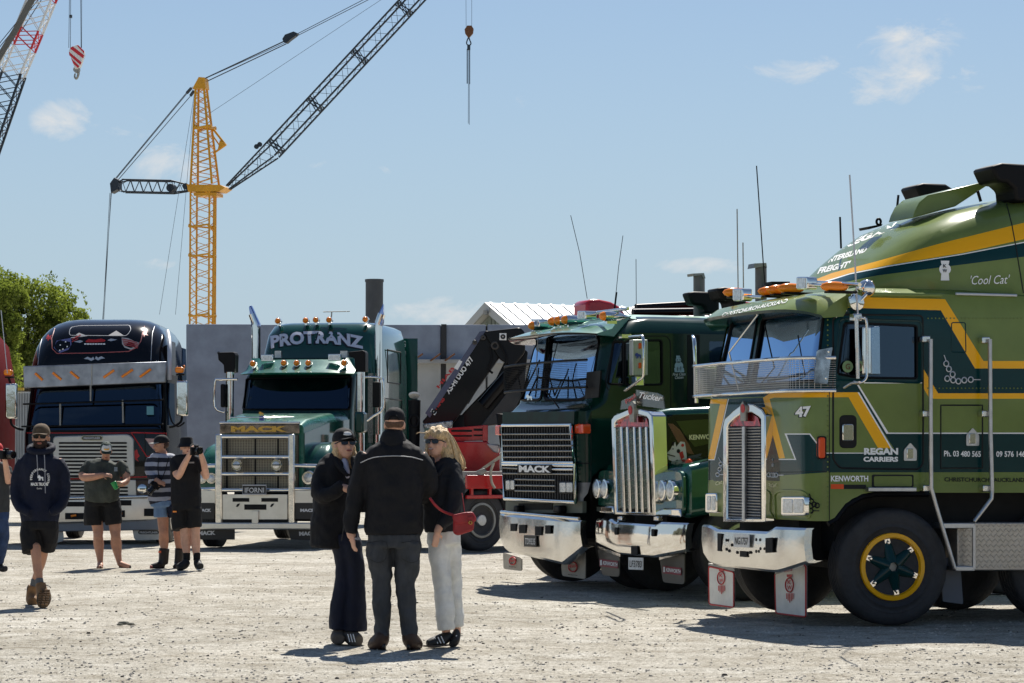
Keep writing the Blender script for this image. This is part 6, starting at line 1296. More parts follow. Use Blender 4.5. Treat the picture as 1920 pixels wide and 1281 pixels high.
    def camera(s,px,py,dx,aim,sc=1.0):
        """black camera: body, lens barrel, pentaprism hump"""
        c=s.P(px,py,dx); f=V(aim).normalized(); r=V((0,0,1)).cross(f).normalized(); u=f.cross(r); R=Matrix((f,r,u)).transposed()
        bm=bmesh.new(); box(bm,c,(.06*sc,.14*sc,.09*sc),R); o=obj('camera',bm,blk,None,35,.012); 
        return c,f,r,u,R
def cam_thing(P_,px,py,dx,aim,label,sc=1.0):
    c=P_.P(px,py,dx); w=P_.f.M@c+P_.f.o; t=empty('handheld_camera',w,P_.f.a,None,label=label,category='camera'); f=V(aim).normalized(); r=V((0,0,1)).cross(f); r=r.normalized() if r.length>.1 else V((0,1,0)); u=f.cross(r); R=Matrix((f,r,u)).transposed()
    bm=bmesh.new(); box(bm,(0,0,0),(.055*sc,.14*sc,.095*sc),R); box(bm,u*.055*sc,(.05*sc,.05*sc,.03*sc),R); box(bm,r*.058*sc+f*.02*sc,(.03*sc,.026*sc,.09*sc),R); obj('camera_body',bm,blk,t,35,.008)
    bm=bmesh.new(); q=Matrix((r,f,u)).transposed(); lathe(bm,[(.038*sc,.02*sc),(.04*sc,.05*sc),(.036*sc,.052*sc),(.036*sc,.085*sc),(.042*sc,.088*sc),(.042*sc,.12*sc),(.036*sc,.12*sc),(.034*sc,.10*sc),(.001,.098*sc)],(0,0,0),'y',20,q); obj('lens_barrel',bm,mat('lens_black',(.01,.01,.012),.25,0,.4),t,40)
    return t
# ---- 1 walking man in navy hoodie
p=Person('bearded man in a navy hoodie and black shorts walking towards the viewer in tan boots',77,25.9)
p.head(77,819,46,0,0,0,neck=(77,848,-.02,10))
hood=[[(77,848,0,18,.10),(76,857,0,36,.13),(76,872,0,40,.15),(75,905,0,38,.155),(74,945,0,37,.155),(74,970,0,37,.15),(74,982,0,34,.14),(74,986,0,33,.135)],
 [(44,862,0,10,.075),(34,888,0,11.5,.075),(30,918,.0,11.5,.07),(34,944,.07,11,.065),(47,957,.16,9,.055),(58,962,.18,7.5,.045)],[(108,862,0,10,.075),(119,888,0,11.5,.075),(121,918,0,11.5,.07),(116,944,.07,11,.065),(104,957,.16,9,.055),(94,962,.18,7.5,.045)]]
ho=p.wear('hoodie',hood,navy,.018)
bm=bmesh.new(); pts=[p.P(77,843,0)+V((.10*math.cos(t)+.01,.115*math.sin(t),-.035*math.cos(t)+.01)) for t in [k*math.pi/10 for k in range(20)]]; tube(bm,pts,.036,10,True); ell(bm,p.P(77,848,-.12),(.07,.12,.08)); p.bake('hood',bm,navy,.013,3,.01)
hv=BVHTree.FromPolygons([v.co for v in ho.data.vertices],[q.vertices for q in ho.data.polygons])
p.f.text('hoodie_lettering','MACK TRUCKS',white,(58,911),(90,911),6,bvh=hv,bold=.04); p.f.text('hoodie_lettering','Quality',white,(69,918),(79,918),3.5,bvh=hv,bold=0)
for i,chh in enumerate('PERFORMANCE COUNTS'):
    t=math.radians(200+140*0- -1*(i*13.2)-25); cx,cy=75+14.5*math.cos(t),897+15*math.sin(t)
    if chh!=' ':
        e=V((-math.sin(t),math.cos(t)))*1.6; p.f.text('hoodie_letter',chh,white,(cx-e.x,cy-e.y),(cx+e.x,cy+e.y),4.2,bvh=hv,bold=.03)
bulldog(p.f,'hoodie_emblem',76,896,6,white,1,bvh=hv)
for a in (69,83): p.strip('drawstring',[(a,853,.19),(a+1,870,.2),(a+2,(893 if a<80 else 925),.19)],mat('cord_grey',(.3,.31,.35),.8),.004)
p.wear('shorts',[[(74,975,0,35,.15),(74,992,0,36,.15)],[(58,985,0,19,.13),(56,1010,.02,18,.13),(59,1036,.06,17,.11)],[(90,985,0,19,.13),(93,1008,-.06,17,.12),(89,1030,-.12,15,.1)]],nblk,.015)
p.skin_([(66,1025,.08,10,.07),(68,1043,.11,9.5,.062),(69,1056,.12,8.5,.05),(71,1070,.12,8.8,.058),(74,1088,.14,6.5,.042),(76,1102,.16,6,.04)],[(83,1025,-.15,9,.07),(80,1045,-.2,8.5,.06),(74,1065,-.26,8,.055),(66,1085,-.32,6,.042),(62,1102,-.34,6,.04)])
p.wear('sock',[[(73,1084,.14,7.4,.05),(75,1097,.15,7.6,.05)]],mat('sock_grey',(.12,.13,.14),.9),0,.011,body=False); p.wear('sock',[[(66,1084,-.32,7,.05),(63,1099,-.34,7,.05)]],MATS['sock_grey'],0,.011,body=False)
tan=mat('boot_tan',(.24,.13,.055),.8,0,0,.35,15,.3,60); sole=mat('boot_sole',(.14,.09,.045),.85,0,0,.3,30,.4,80)
p.wear('boot',[[(76,1095,.14,9.5,.065),(78,1106,.17,10.5,.07),(81,1116,.22,12,.07),(82,1124,.30,12.5,.06)]],tan,.006,.012); p.wear('boot',[[(62,1098,-.34,9.5,.065),(60,1112,-.34,10,.07),(60,1124,-.30,11,.07),(61,1129,-.2,9.5,.045)]],tan,.006,.012)
c0=p.P(82,1121,.34); R0=Matrix.Rotation(math.radians(-38),3,'Y'); bm=bmesh.new()
Pp=[c0+R0@V((0,.072*math.copysign(abs(math.cos(t))**.8,math.cos(t)),.11*math.sin(t))) for t in [k*math.pi/10 for k in range(20)]]; prism(bm,Pp,R0@V((-.03,0,0))); obj('boot_sole',bm,sole,p.f.root,35,.008)
bm=bmesh.new()
for i in range(-3,4):
    for j in (-1,0,1):
        box(bm,c0+R0@V((.006,j*.038,i*.028)),(.014,.03,.018),R0)
obj('sole_lugs',bm,tan,p.f.root,0,.003); p.strip('boot_lace',[(86,1097,.2),(93,1100,.22),(95,1103,.22)],eyed,.004); p.strip('boot_lace',[(54,1097,-.3),(51,1102,-.28),(51,1108,-.27)],eyed,.004)
p.shades(); p.face(eyes=False); p.cap(mat('cap_brown',(.11,.075,.045),.9,0,0,.3,20),None,.8)
p.hx('beard',[((.036,0,-.095),(.056,.055,.05)),((.035,.036,-.06),(.05,.034,.042)),((.035,-.036,-.06),(.05,.034,.042)),((.09,0,-.045),(.014,.030,.008))],mat('beard_dark',(.03,.013,.007),.85,0,0,.4,40,.4,100),.01,.004); p.hx('hair',[((-.02,0,.0),(.084,.0785,.06))],beard)
p.fin()
# ---- 2 man in green shirt with a cup
p=Person('heavyset man in a grey green shirt and thongs looking down at a green cup',197,34.9)
p.head(199,845,31,12,-28,.10,neck=(197,866,.0,8.5))
gsh=cloth('shirt_green',(.055,.062,.052),.3)
p.wear('shirt',[[(197,862,0,14,.10),(196,867,0,24,.13),(195,874,.01,29,.15),(194,884,.02,31,.17),(191,902,.05,33,.20),(191,922,.07,34,.21),(191,936,.05,33,.20)],[(170,868,0,8.5,.07),(160,879,.05,9.5,.07),(155,891,.10,9.5,.065)],[(223,868,0,8.5,.07),(232,880,.04,9.5,.07),(236,892,.08,9,.065)]],gsh,.018)
p.skin_([(155,888,.08,8,.06),(157,895,.16,7.5,.055),(172,895,.26,6.8,.045),(188,892,.32,5.5,.036),(194,891,.33,4.8,.03)],[(236,888,.07,7,.06),(237,900,.12,7,.055),(233,906,.20,6,.045),(226,908,.28,5,.035)])
p.hand(196,891,.34,(.1,1,-.05),(.8,.1,.6),1,.6); p.hand(226,907,.30,(.4,-1,.1),(.8,.4,.2),-1,1.1)
blackshorts=cloth('shorts_black',(.012,.012,.013))
p.wear('shorts',[[(192,934,0,33,.17),(192,948,0,34,.17)],[(177,942,0,18,.14),(175,965,0,18.5,.13),(175,985,0,17.5,.12)],[(208,942,0,18,.14),(211,965,0,18,.13),(213,983,0,15.5,.12)]],blackshorts,.014)
p.skin_([(181,975,0,12,.08),(184,995,0,10,.068),(184,1006,.02,9,.065),(185,1020,-.02,10,.07),(187,1040,-.02,7,.05),(188,1056,0,5,.042)],[(215,975,0,12,.08),(216,995,0,10.5,.068),(217,1006,.02,9,.065),(218,1020,-.02,10.5,.07),(221,1040,-.02,7,.05),(224,1055,0,5,.042)],
 [(188,1058,0,5.5,.05),(188,1062,.1,6,.035),(187,1064,.18,6.5,.025)],[(225,1057,0,5.5,.05),(233,1060,.06,5,.035),(242,1064,.13,5.5,.025)])
for q in ([(188,1065,-.04,6,.012),(188,1067,.20,7,.012)],[(224,1062,-.03,6,.014),(245,1066,.15,6,.014)]): p.wear('thong_sandal',[q],mat('rubber_brown',(.03,.022,.018),.7),0,.01,body=False)
p.strip('sandal_strap',[(184,1060,.08),(188,1060,.14),(192,1061,.08)],eyed,.005); p.strip('sandal_strap',[(232,1057,.05),(239,1061,.12),(238,1064,.06)],eyed,.005)
p.cap(mat('cap_green',(.012,.035,.028),.8),None,.75,front=mat('cap_white',(.7,.7,.68),.8)); p.face(eyes=True,brow=beard); p.hx('hair',[((-.02,0,.0),(.082,.0775,.05))],beard)
bm=bmesh.new(); P2=[p.h(.108*math.cos(t*.5),.04*math.sin(t*1.0),.075+.0) for t in (-1,-.5,0,.5,1)]; tube(bm,P2,.008,6); obj('cap_badge',bm,yellow,p.f.root,60)
p.f.rect('chest_badge',214,876,220,884,mat('badge_grey_blue',(.2,.24,.28),.7),x=.19,t=.01); p.strip('shirt_placket',[(203,872,.17),(201,900,.285),(197,930,.285)],mat('button_dark',(.03,.035,.03),.6),.003)
p.fin()
cf=Fr('plastic_cup',(217-960)/F*34.5,34.5,90,label='small bright green plastic cup held tilted by the man in the green shirt',category='cup')
ct=cf.P(215.5,911,x=0); Rc=Matrix.Rotation(math.radians(25),3,'X'); bm=bmesh.new(); lathe(bm,[(.001,-.05),(.028,-.05),(.040,.05),(.036,.048),(.025,-.045),(.001,-.045)],ct,'z',20,Rc); obj('cup_wall',bm,mat('cup_green',(.01,.28,.06),.35),cf.root,40); bm=bmesh.new(); lathe(bm,[(.040,.048),(.043,.05),(.040,.054)],ct,'z',20,Rc); obj('cup_rim',bm,MATS['cup_green'],cf.root,60)
# ---- 3 striped shirt
def stripemat():
    m=bpy.data.materials.new('cloth_striped'); m.use_nodes=True; n=m.node_tree.nodes; l=m.node_tree.links; b=n['Principled BSDF']; b.inputs['Roughness'].default_value=.92; t=n.new('ShaderNodeTexCoord'); sp=n.new('ShaderNodeSeparateXYZ'); l.new(t.outputs['Object'],sp.inputs[0])
    nz=n.new('ShaderNodeTexNoise'); nz.inputs['Scale'].default_value=6; l.new(t.outputs['Object'],nz.inputs[0]); ad=n.new('ShaderNodeMath'); ad.operation='MULTIPLY_ADD'; ad.inputs[1].default_value=.03; l.new(nz.outputs[0],ad.inputs[0]); l.new(sp.outputs[2],ad.inputs[2])
    a=n.new('ShaderNodeMath'); a.operation='DIVIDE'; a.inputs[1].default_value=.117; l.new(ad.outputs[0],a.inputs[0]); f=n.new('ShaderNodeMath'); f.operation='FRACT'; l.new(a.outputs[0],f.inputs[0]); g=n.new('ShaderNodeMath'); g.operation='GREATER_THAN'; g.inputs[1].default_value=.48; l.new(f.outputs[0],g.inputs[0])
    x=n.new('ShaderNodeMixRGB'); l.new(g.outputs[0],x.inputs[0]); x.inputs[1].default_value=(.36,.38,.46,1); x.inputs[2].default_value=(.018,.021,.035,1); l.new(x.outputs[0],b.inputs[0]); return m
p=Person('man in a grey and navy striped jersey and blue shorts looking left, in gumboots',306,34.9,skin)
p.head(302,834,34,-68,-3,.02,neck=(307,856,-.02,9))
p.wear('striped_jersey',[[(306,850,0,12,.10),(305,856,0,24,.125),(303,875,0,24,.145),(302,905,0,24.5,.15),(303,930,0,26,.15),(305,941,0,25,.145)],[(284,860,0,9,.08),(280,876,.03,9.5,.075),(284,892,.10,8.5,.06),(293,900,.20,7,.05)],[(328,862,-.02,8,.07),(333,885,-.03,8,.07),(335,905,-.0,7,.06)]],stripemat(),.014)
p.skin_([(292,900,.19,5.5,.04),(298,904,.25,5,.03)],[(335,905,0,6,.05),(334,922,.05,5,.04)]); p.hand(297,904,.25,(.3,.9,-.2),(.8,0,.4),1,.9); p.hand(333,926,.06,(.1,0,-1),(.2,1,0),1,.6)
shb=cloth('shorts_blue',(.16,.26,.42),.2)
p.wear('shorts',[[(306,938,0,24,.14),(306,950,0,24,.14)],[(302,945,0,13.5,.12),(302,970,0,14,.11)]],shb,.012); p.wear('shorts_dark_panel',[[(322,944,0,13,.122),(328,968,-.02,13,.112)]],cloth('navy_panel',(.012,.016,.035)),.012)
p.skin_([(305,962,0,11.5,.08),(306,985,0,10,.07),(307,1000,.02,8.8,.062),(307,1012,-.02,9.5,.068),(308,1030,0,7,.05),(307,1050,0,6,.05)],[(331,962,-.02,11,.08),(333,985,-.04,9.5,.07),(334,1003,-.04,8.5,.062),(336,1015,-.06,9,.068),(337,1032,-.06,7,.05),(337,1050,-.06,6,.05)])
gum=mat('gumboot',(.022,.017,.016),.35,0,.1,.3,8)
p.wear('gumboot',[[(308,1028,0,10,.072),(307,1045,0,9.5,.068),(306,1058,0,9.5,.072)],[(306,1060,0,8,.06),(294,1062,.06,7.5,.045),(283,1064,.1,5.5,.035)]],gum,.004,.012,body=False); p.wear('gumboot',[[(337,1028,-.06,9,.07),(336,1045,-.06,8.5,.066),(335,1058,-.06,9,.07)],[(334,1061,-.04,8,.05),(331,1063,.08,7.5,.04)]],gum,.004,.012,body=False)
p.wear('boot_toe',[[(281,1064,.11,4.5,.036),(286,1064,.1,5,.04)]],mat('toe_red',(.25,.04,.03),.5),0,.011,body=False); p.f.rect('boot_tag',297,1033,302,1037,redlens,x=.085,t=.01)
p.cap(nblk,mat('brim_grey',(.18,.19,.18),.7),.9); p.face(eyes=True,brow=beard); p.hx('hair',[((-.03,0,-.0),(.076,.0775,.06))],beard)
p.strip('camera_strap',[(298,858,.15),(296,880,.18),(301,903,.2)],blk,.006); p.strip('camera_strap',[(316,858,.15),(309,885,.19),(300,905,.2)],blk,.006)
bm=bmesh.new(); ell(bm,p.P(317,857,-.02),(.12,.10,.05)); p.bake('collar',bm,mat('collar_pale',(.42,.43,.47),.9),.012,2,.01)
p.fin(); cam_thing(p,291,911,.22,(.3,-.6,-.75),'black camera hanging on a neck strap against the striped jersey',1.1)
# ---- 4 photographer in black
p=Person('photographer all in black with a bucket hat raising a camera to one eye',349,34.4,skinl)
p.head(350,838,34,22,2,.02,neck=(349,858,-.02,9))
p.wear('t_shirt',[[(348,852,0,12,.10),(348,857,0,25,.125),(347,878,0,28,.155),(348,905,0,28.5,.16),(349,935,0,29,.16),(349,948,0,28.5,.155)],[(327,862,0,9,.07),(328,875,.07,10,.07),(331,886,.12,9.5,.065)],[(370,862,0,9,.07),(377,873,.07,9.5,.07),(382,885,.11,9,.065)]],nblk,.012)
p.skin_([(330,880,.10,8.5,.06),(334,893,.15,7,.055),(345,872,.27,6.2,.046),(355,853,.34,4.6,.034),(358,846,.35,4.4,.03)],[(381,880,.10,7.5,.06),(386,893,.14,6.8,.055),(383,873,.26,6,.046),(377,853,.35,4.6,.034),(375,848,.36,4.4,.03)])
p.hand(358,847,.34,(.15,.3,1),(.5,-.9,0),1,.9,.95); p.hand(375,848,.36,(.1,-.3,1),(.3,.9,0),-1,1.0,.95)
p.wear('shorts',[[(350,944,0,28,.155),(350,956,0,28,.15)],[(337,952,0,15,.13),(336,978,0,15.5,.12),(338,993,.02,15,.11)],[(364,952,0,15,.13),(364,975,0,14.5,.12),(365,989,0,13.5,.11)]],blackshorts,.012)
p.skin_([(346,985,0,10,.075),(347,1003,.0,8.8,.062),(348,1018,-.02,9,.066),(350,1038,0,6.5,.046),(350,1054,0,5,.042)],[(366,982,0,10,.075),(366,1003,.0,8.8,.062),(367,1018,-.02,9,.066),(368,1038,0,6.5,.046),(370,1054,0,5,.042)])
for x_ in (350,369): p.wear('sock',[[(x_,1036,0,7,.052),(x_,1052,0,6.5,.05)]],nblk,0,.011,body=False)
shoe=mat('trainer_black',(.015,.015,.016),.6,0,0,.4,20)
p.wear('trainer',[[(350,1053,0,7.5,.06),(346,1059,.04,8.5,.06),(337,1063,.1,8,.045),(332,1065,.13,6,.035)]],shoe,0,.011,body=False); p.wear('trainer',[[(370,1053,0,7.5,.06),(372,1060,.06,8,.055),(376,1064,.18,8.5,.042)]],shoe,0,.011,body=False); p.strip('trainer_sole',[(369,1068,.2),(376,1069,.24),(383,1067,.18)],mat('sole_white',(.45,.45,.43),.7),.01)
bm=bmesh.new(); rg=[[p.h(-.01+a*math.cos(t),b*math.sin(t),z) for t in [k*math.pi/12 for k in range(24)]] for a,b,z in ((.148,.13,-.005),(.112,.094,.04),(.104,.086,.05),(.10,.083,.1),(.085,.07,.122),(.04,.035,.127))]; loft(bm,rg); obj('bucket_hat',bm,nblk,p.f.root,40)
p.face(eyes=True); p.f.rect('chest_logo',354,866,364,869,mat('logo_grey',(.25,.25,.25),.7),x=.163,t=.006); p.f.rect('pocket_tab',324,958,331,961,amber,x=.14,t=.02)
p.fin(); cam_thing(p,368,846,.36,(.9,.45,.03),'black camera held up to the face of the photographer in black',1.15)
# ---- 5 photographer at the left edge
p=Person('person in a red cap and jeans with a camera, cut off by the left edge',-9,33.2,skinl)
p.head(-6,848,34,30,0,.0,neck=(-8,868,0,9))
p.wear('t_shirt',[[(-8,866,0,12,.10),(-8,872,0,23,.125),(-7,895,0,26,.155),(-7,930,0,25,.155),(-6,962,0,24,.15)],[(12,878,0,10,.085),(15,892,.06,9,.08)]],cloth('shirt_charcoal',(.045,.048,.05)),.012)
p.skin_([(15,890,.05,7,.06),(16,902,.12,6.5,.05),(12,880,.25,5.5,.042),(9,862,.34,4.5,.03)]); p.hand(8,862,.34,(.1,.2,1),(.4,.8,0),-1,.9)
p.wear('jeans',[[(-6,960,0,23,.15),(-5,975,0,23,.15)],[(3,970,0,13,.12),(6,1010,-.1,11,.09),(-2,1055,-.25,9,.075)],[(-14,970,0,13,.12),(-18,1010,.05,11,.09),(-22,1062,.1,9,.075)]],cloth('denim_blue',(.03,.055,.13),.3),.014)
p.wear('trainer',[[(-3,1060,-.25,7,.06),(4,1066,-.2,7,.05),(11,1066,-.15,6,.04)]],shoe,0,.012,body=False); p.wear('trainer',[[(-22,1065,.1,8,.06),(-18,1072,.2,8,.05)]],shoe,0,.012,body=False)
p.cap(mat('cap_red',(.5,.02,.02),.8),None,.8); p.face(eyes=True); p.fin(); cam_thing(p,11,853,.36,(.6,.8,.0),'black camera in the hands of the red capped person at the left edge',1.2)
# ---- 6 woman on the left of the group
p=Person('blonde woman in black cap, sunglasses and long black coat with flared navy jeans',643,20.55,skinl)
p.head(645,833,57,28,8,.02,neck=(641,866,-.01,12))
coat=[[(638,862,0,20,.11),(631,874,0,34,.135),(625,905,0,34,.155),(622,945,0,35,.165),(618,985,0,36,.175),(615,1027,0,35,.18)],[(606,878,.03,15,.085),(598,906,.10,15.5,.085),(603,929,.18,15,.08),(624,924,.26,13,.065),(645,908,.29,11,.05)],[(664,878,-.03,14,.09),(672,905,-.05,13,.085),(668,935,.03,12,.075)]]
p.wear('coat',coat,nblk,.02,.014); bm=bmesh.new()
for q in ([(628,862,.08,7,.03),(640,880,.15,6,.02),(652,892,.17,4,.015)],[(663,860,.06,7,.03),(664,878,.13,6,.02),(660,895,.16,4,.015)]): p.ch(bm,q)
p.bake('coat_collar',bm,nblk,.012,2,.005)
bm=bmesh.new(); p.ch(bm,[(646,866,.05,7,.05),(649,880,.09,6.5,.04),(652,895,.10,4,.03)]); p.bake('white_top',bm,mat('cloth_pale',(.5,.5,.6),.9),.012,2)
p.skin_([(641,915,.28,8,.045),(650,916,.30,7,.035),(655,920,.30,6,.03)]); p.hand(653,918,.31,(.35,.75,.35),(.8,-.3,.3),1,.5,.95)
p.strip('jacket_zip',[(655,900,.16),(652,940,.2),(640,1015,.21)],mat('zip_dark',(.03,.03,.032),.4),.004)
p.wear('flared_jeans',[[(642,1000,0,30,.15),(646,1020,0,30,.15)],[(640,1015,0,20,.14),(646,1060,0,17,.11),(643,1100,0,17,.11),(637,1145,0,19,.12),(636,1180,0,19,.13)],[(658,1015,.02,20,.14),(666,1060,.04,17,.11),(668,1100,.03,17,.11),(667,1145,.03,20,.12),(666,1183,.03,22,.14)]],navy,.012)
for q in ([(640,1150,0,10,.07),(638,1188,.02,8,.05)],[(664,1150,.03,10,.07),(664,1188,.05,8,.05)]): p.skin_(q)
snk=mat('sneaker_brown',(.10,.085,.07),.7,0,0,.2,12)
p.wear('sneaker',[[(636,1190,.0,14,.07),(634,1196,.1,15,.06),(634,1199,.17,12,.04)]],snk,0,.011,body=False); p.wear('sneaker',[[(655,1193,.06,13,.07),(664,1198,.12,15,.06),(673,1202,.2,12,.04)]],snk,0,.011,body=False)
for k in range(3): p.strip('sneaker_stripe',[(652+k*5,1189,.2),(656+k*5,1204,.22)],white,.004)
p.hx('hair',[((-.03,0,.01),(.085,.083,.085)),((-.035,.05,-.06),(.045,.035,.09)),((-.03,-.052,-.06),(.05,.038,.10)),((-.04,-.06,-.13),(.04,.045,.07)),((-.02,.062,-.12),(.035,.032,.08)),((-.045,0,-.1),(.045,.07,.11)),((-.0,-.072,-.1),(.028,.02,.1)),((.01,.078,-.1),(.028,.018,.1)),((.0,.085,-.17),(.03,.02,.06))],hairb,.011,.012)
p.shades(); p.face(eyes=False); ca=p.cap(nblk,None,.9); p.hx('cap_logo',[((.098,-.01,.062),(.006,.036,.010)),((.094,-.01,.076),(.006,.03,.006))],white); p.hx('earring',[((.0,-.082,-.045),(.008,.006,.012))],gold)
p.fin()
# ---- 7 man seen from behind
p=Person('broad man in black jacket and dark grey trousers seen from behind in the group',738,19.95,skinl)
p.head(740,794,56,178,0,0,neck=(738,826,0,16))
p.wear('jacket',[[(738,824,0,22,.10),(738,833,0,36,.12),(738,846,0,54,.145),(739,872,0,57,.175),(740,910,0,55,.185),(739,950,0,54,.185),(738,985,0,55,.18),(738,1003,0,54,.175)],
 [(690,851,0,16,.085),(678,880,0,18,.09),(668,925,.0,17,.085),(660,970,.0,15,.075),(658,1000,.0,13,.065)],[(786,853,0,16,.085),(800,882,-.02,18,.09),(806,912,-.06,17,.085),(792,932,-.20,15,.08),(775,935,-.32,12,.06)]],nblk,.022,.014)
bm=bmesh.new(); p.ch(bm,[(736,819,0,24,.115),(737,834,0,27,.13)]); p.bake('jacket_collar',bm,nblk,.012,2,.006)
p.skin_([(658,998,0,9,.04),(659,1006,.01,8,.03)],[(775,935,-.32,8,.04),(765,935,-.38,7,.03)]); p.hand(661,1009,.01,(.0,.12,-1),(.5,-.85,0),1,.45); p.hand(764,935,-.38,(-.4,-1,0),(-.6,.3,.6),-1,.8)
pv=None
p.strip('reflective_piping',[(676,868,.135),(700,858,.17),(737,855,.185),(770,857,.17),(793,863,.13)],mat('piping_grey',(.5,.5,.5),.5),.0035)
p.wear('trousers',[[(738,1000,0,50,.165),(738,1025,0,51,.17)],[(713,1020,.0,27,.145),(712,1055,0,24,.125),(716,1090,0,18.5,.095),(716,1125,0,18,.09),(717,1165,0,15,.08),(717,1192,0,14.5,.085)],[(763,1020,.0,27,.145),(764,1055,0,24,.125),(760,1090,0,19,.095),(762,1125,0,18.5,.09),(765,1165,0,15.5,.08),(767,1192,0,15,.085)]],cloth('trouser_grey',(.05,.054,.06),.3),.022)
for (x0,x1) in ((690,724),(752,786)): 
    q=[(x0,1018,.165),(x1,1016,.175),(x1-1,1048,.16),(x1-16,1055,.15),(x0+2,1048,.15)]; p.strip('pocket_seam',q,seam,.002)
boot=mat('boot_brown',(.05,.03,.022),.5,0,.1,.25,10)
p.wear('boot',[[(717,1188,0,14,.085),(714,1200,.0,16,.085),(704,1207,-.06,15,.06),(697,1209,-.1,10,.045)]],boot,.0,.012); p.wear('boot',[[(767,1188,0,14,.085),(770,1200,.0,16,.085),(778,1207,-.06,15,.06),(786,1209,-.1,10,.045)]],boot,0,.012)
for q in ([(724,1212,.02,9,.05),(716,1212,.02,10,.06)],[(762,1212,.02,9,.05),(770,1212,.02,10,.06)]): p.wear('boot_heel',[q],eyed,0,.011,body=False)
p.cap(nblk,None,.75); p.hx('hair',[((-.022,0,-.0),(.083,.0765,.05))],mat('hair_short',(.10,.055,.035),.9,0,0,.3,60)); bm=bmesh.new(); tube(bm,smoothpts([p.h(-.104,-.045,.022),p.h(-.107,-.03,.052),p.h(-.108,0,.06),p.h(-.107,.03,.052),p.h(-.104,.045,.022)],3),.006,6); obj('cap_strap_opening',bm,blk,p.f.root,60); p.hx('cap_opening',[((-.094,0,.038),(.014,.036,.018))],MATS['hair_short'])
p.fin()
# ---- 8 woman on the right of the group
p=Person('smiling woman with long blonde hair, black jacket, white jeans and red shoulder bag',838,20.25,skinl)
p.head(820,830,57,-30,6,.02,neck=(824,866,-.01,12))
p.wear('jacket',[[(826,862,0,20,.11),(829,874,0,36,.14),(831,905,0,38,.165),(830,945,0,37,.17),(829,985,0,35,.165),(829,998,0,34,.16)],[(846,880,.03,18,.105),(853,915,.10,19,.105),(847,952,.16,17,.09),(832,978,.22,13,.07),(824,990,.24,11,.055)],[(800,878,-.05,14,.09),(797,905,-.08,13,.085),(800,930,-.05,12,.075)]],cloth('jacket_black',(.014,.015,.019)),.02,.014)
bm=bmesh.new()
for q in ([(810,862,.08,7,.03),(808,880,.15,6,.02),(806,892,.17,4,.015)],[(842,862,.04,8,.035),(832,876,.12,7,.025),(820,892,.17,4,.015)]): p.ch(bm,q)
p.bake('jacket_collar',bm,MATS['jacket_black'],.012,2,.005); p.f.text('bag_strap','I',redp,(0,0),(1,1),1,x=0) if False else None
p.skin_([(824,988,.24,7.5,.036),(820,997,.25,7,.03)]); p.hand(819,1001,.25,(.1,-.12,-1),(.8,.5,0),-1,.4,.95)
p.wear('white_jeans',[[(832,994,0,31,.155),(832,1020,0,32,.155)],[(824,1010,.03,22,.13),(824,1050,.06,19.5,.11),(829,1090,.08,17,.09),(833,1130,.08,17.5,.09),(837,1181,.07,18,.095)],[(844,1012,-.04,19,.12),(850,1055,-.08,15.5,.10),(853,1095,-.10,13,.085),(855,1135,-.10,13,.085),(857,1176,-.10,13,.085)]],mat('denim_white',(.74,.74,.70),.9,0,0,.12,8,.3,80),.016)
p.skin_([(837,1165,0,8,.06),(836,1192,.0,8,.05)],[(857,1160,-.10,7,.05),(857,1190,-.10,7,.05)])
sn=mat('sneaker_black',(.014,.014,.015),.6)
p.wear('sneaker',[[(838,1194,.0,10,.07),(828,1200,.06,12,.06),(812,1205,.12,10.5,.045),(800,1208,.14,7,.035)]],sn,0,.011,body=False); p.wear('sneaker',[[(855,1192,-.04,9,.07),(853,1202,.04,9,.055),(850,1206,.1,7,.045)]],sn,0,.011,body=False)
for k in range(3): p.strip('sneaker_stripe',[(815+k*6,1196+k*-1.5,.14),(821+k*6,1207-k*.5,.15)],white,.0045)
p.strip('sneaker_stripe',[(856,1192,.06),(853,1200,.09)],white,.006); p.strip('sneaker_sole',[(794,1211,.16),(815,1212,.17),(846,1209,.08)],mat('sole_gum',(.12,.09,.07),.8),.007)
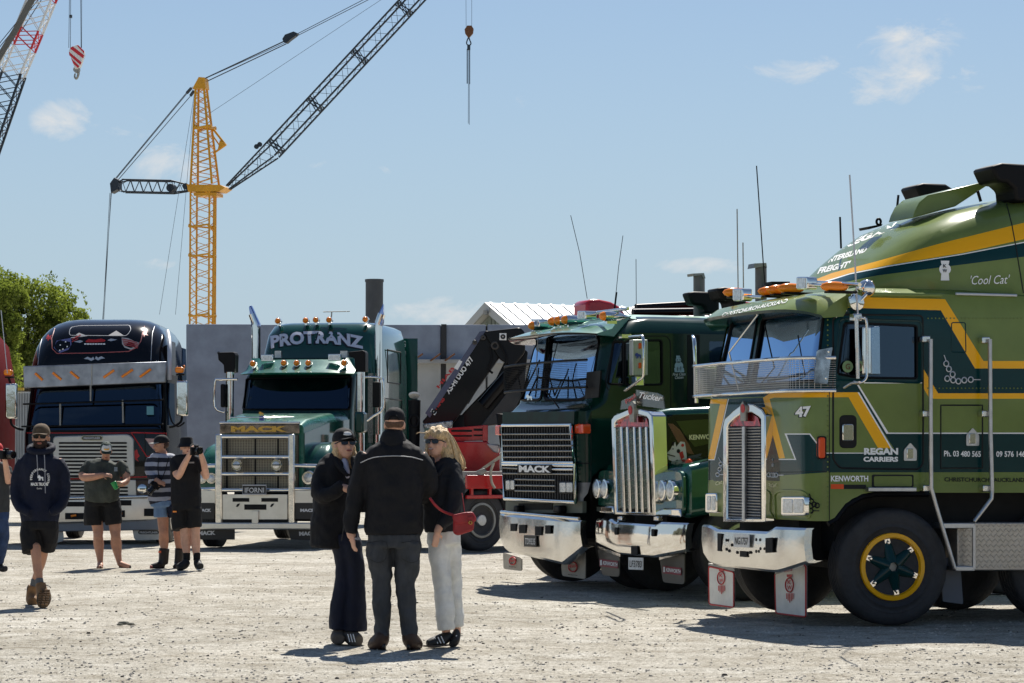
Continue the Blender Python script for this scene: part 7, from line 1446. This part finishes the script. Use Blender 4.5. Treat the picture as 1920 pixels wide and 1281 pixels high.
p.hx('hair',[((-.012,0,.05),(.098,.085,.082)),((.055,.045,.055),(.04,.04,.04)),((.05,-.05,.05),(.035,.032,.04)),((-.04,.02,-.03),(.07,.085,.09)),((-.03,.078,-.08),(.04,.035,.09)),((-.05,.10,-.15),(.04,.035,.08)),((-.05,.11,-.21),(.035,.028,.06)),((-.0,-.082,-.05),(.03,.016,.08)),((.0,-.09,-.12),(.025,.014,.06))],hairb,.010,.022)
for a in (([(826,806,.06),(838,822,.06),(846,845,.05),(850,868,.04),(856,880,.03)],.011),([(832,804,.02),(850,822,.0),(864,850,-.02),(872,868,-.02),(868,884,-.02)],.007),([(840,820,.03),(852,845,.02),(862,870,.02),(874,878,.0)],.006),([(838,812,.0),(852,835,-.02),(862,860,-.03),(866,880,-.03)],.018),([(835,808,.0),(848,830,.02),(855,858,.03),(858,884,.03)],.02),([(842,818,-.05),(858,846,-.06),(868,868,-.05),(866,876,-.05)],.01),([(806,806,.1),(796,812,.12),(786,811,.12),(781,814,.12)],.004),([(803,830,.06),(799,850,.08),(802,872,.08)],.012)): p.strip('hair_lock',a[0],hairb,a[1])
p.shades(); p.face(True,eyes=False); p.fin()
Bg=Fr('shoulder_bag',(871-960)/F*20.0,20.0,90,label='red leather shoulder bag hanging at the hip of the woman in white jeans',category='bag')
rl=mat('leather_red',(.33,.025,.03),.45,0,.15,.2,10,.2,50)
bm=bmesh.new(); prism(bm,Bg.poly(rcorner([(850,966),(884,962),(890,970),(888,995),(858,1005),(849,1000)],5),x=.16),V((-.1,0,0))); obj('bag_body',bm,rl,Bg.root,35,.018); bm=bmesh.new(); prism(bm,Bg.poly(rcorner([(848,966),(870,961),(886,960),(893,972),(892,978),(856,984),(849,975)],4),x=.18),V((-.12,0,0))); obj('bag_flap',bm,rl,Bg.root,35,.012)
Bg.tb('bag_strap',[(851,966,.1),(838,962,.1),(826,956,.16),(815,946,.2),(806,934,.19)],.011,rl,x=.1,sm=3); Bg.tb('bag_strap',[(871,962,.1),(869,945,.05),(866,925,-.02)],.004,rl,x=.0,sm=3); Bg.pr('bag_tab',rpoly(878,968,887,984,2),rl,x=.195,t=.02,bevel=.004); Bg.tb('bag_buckle',circ(882,980,3,3,8),.004,gold,x=.2,closed=True)
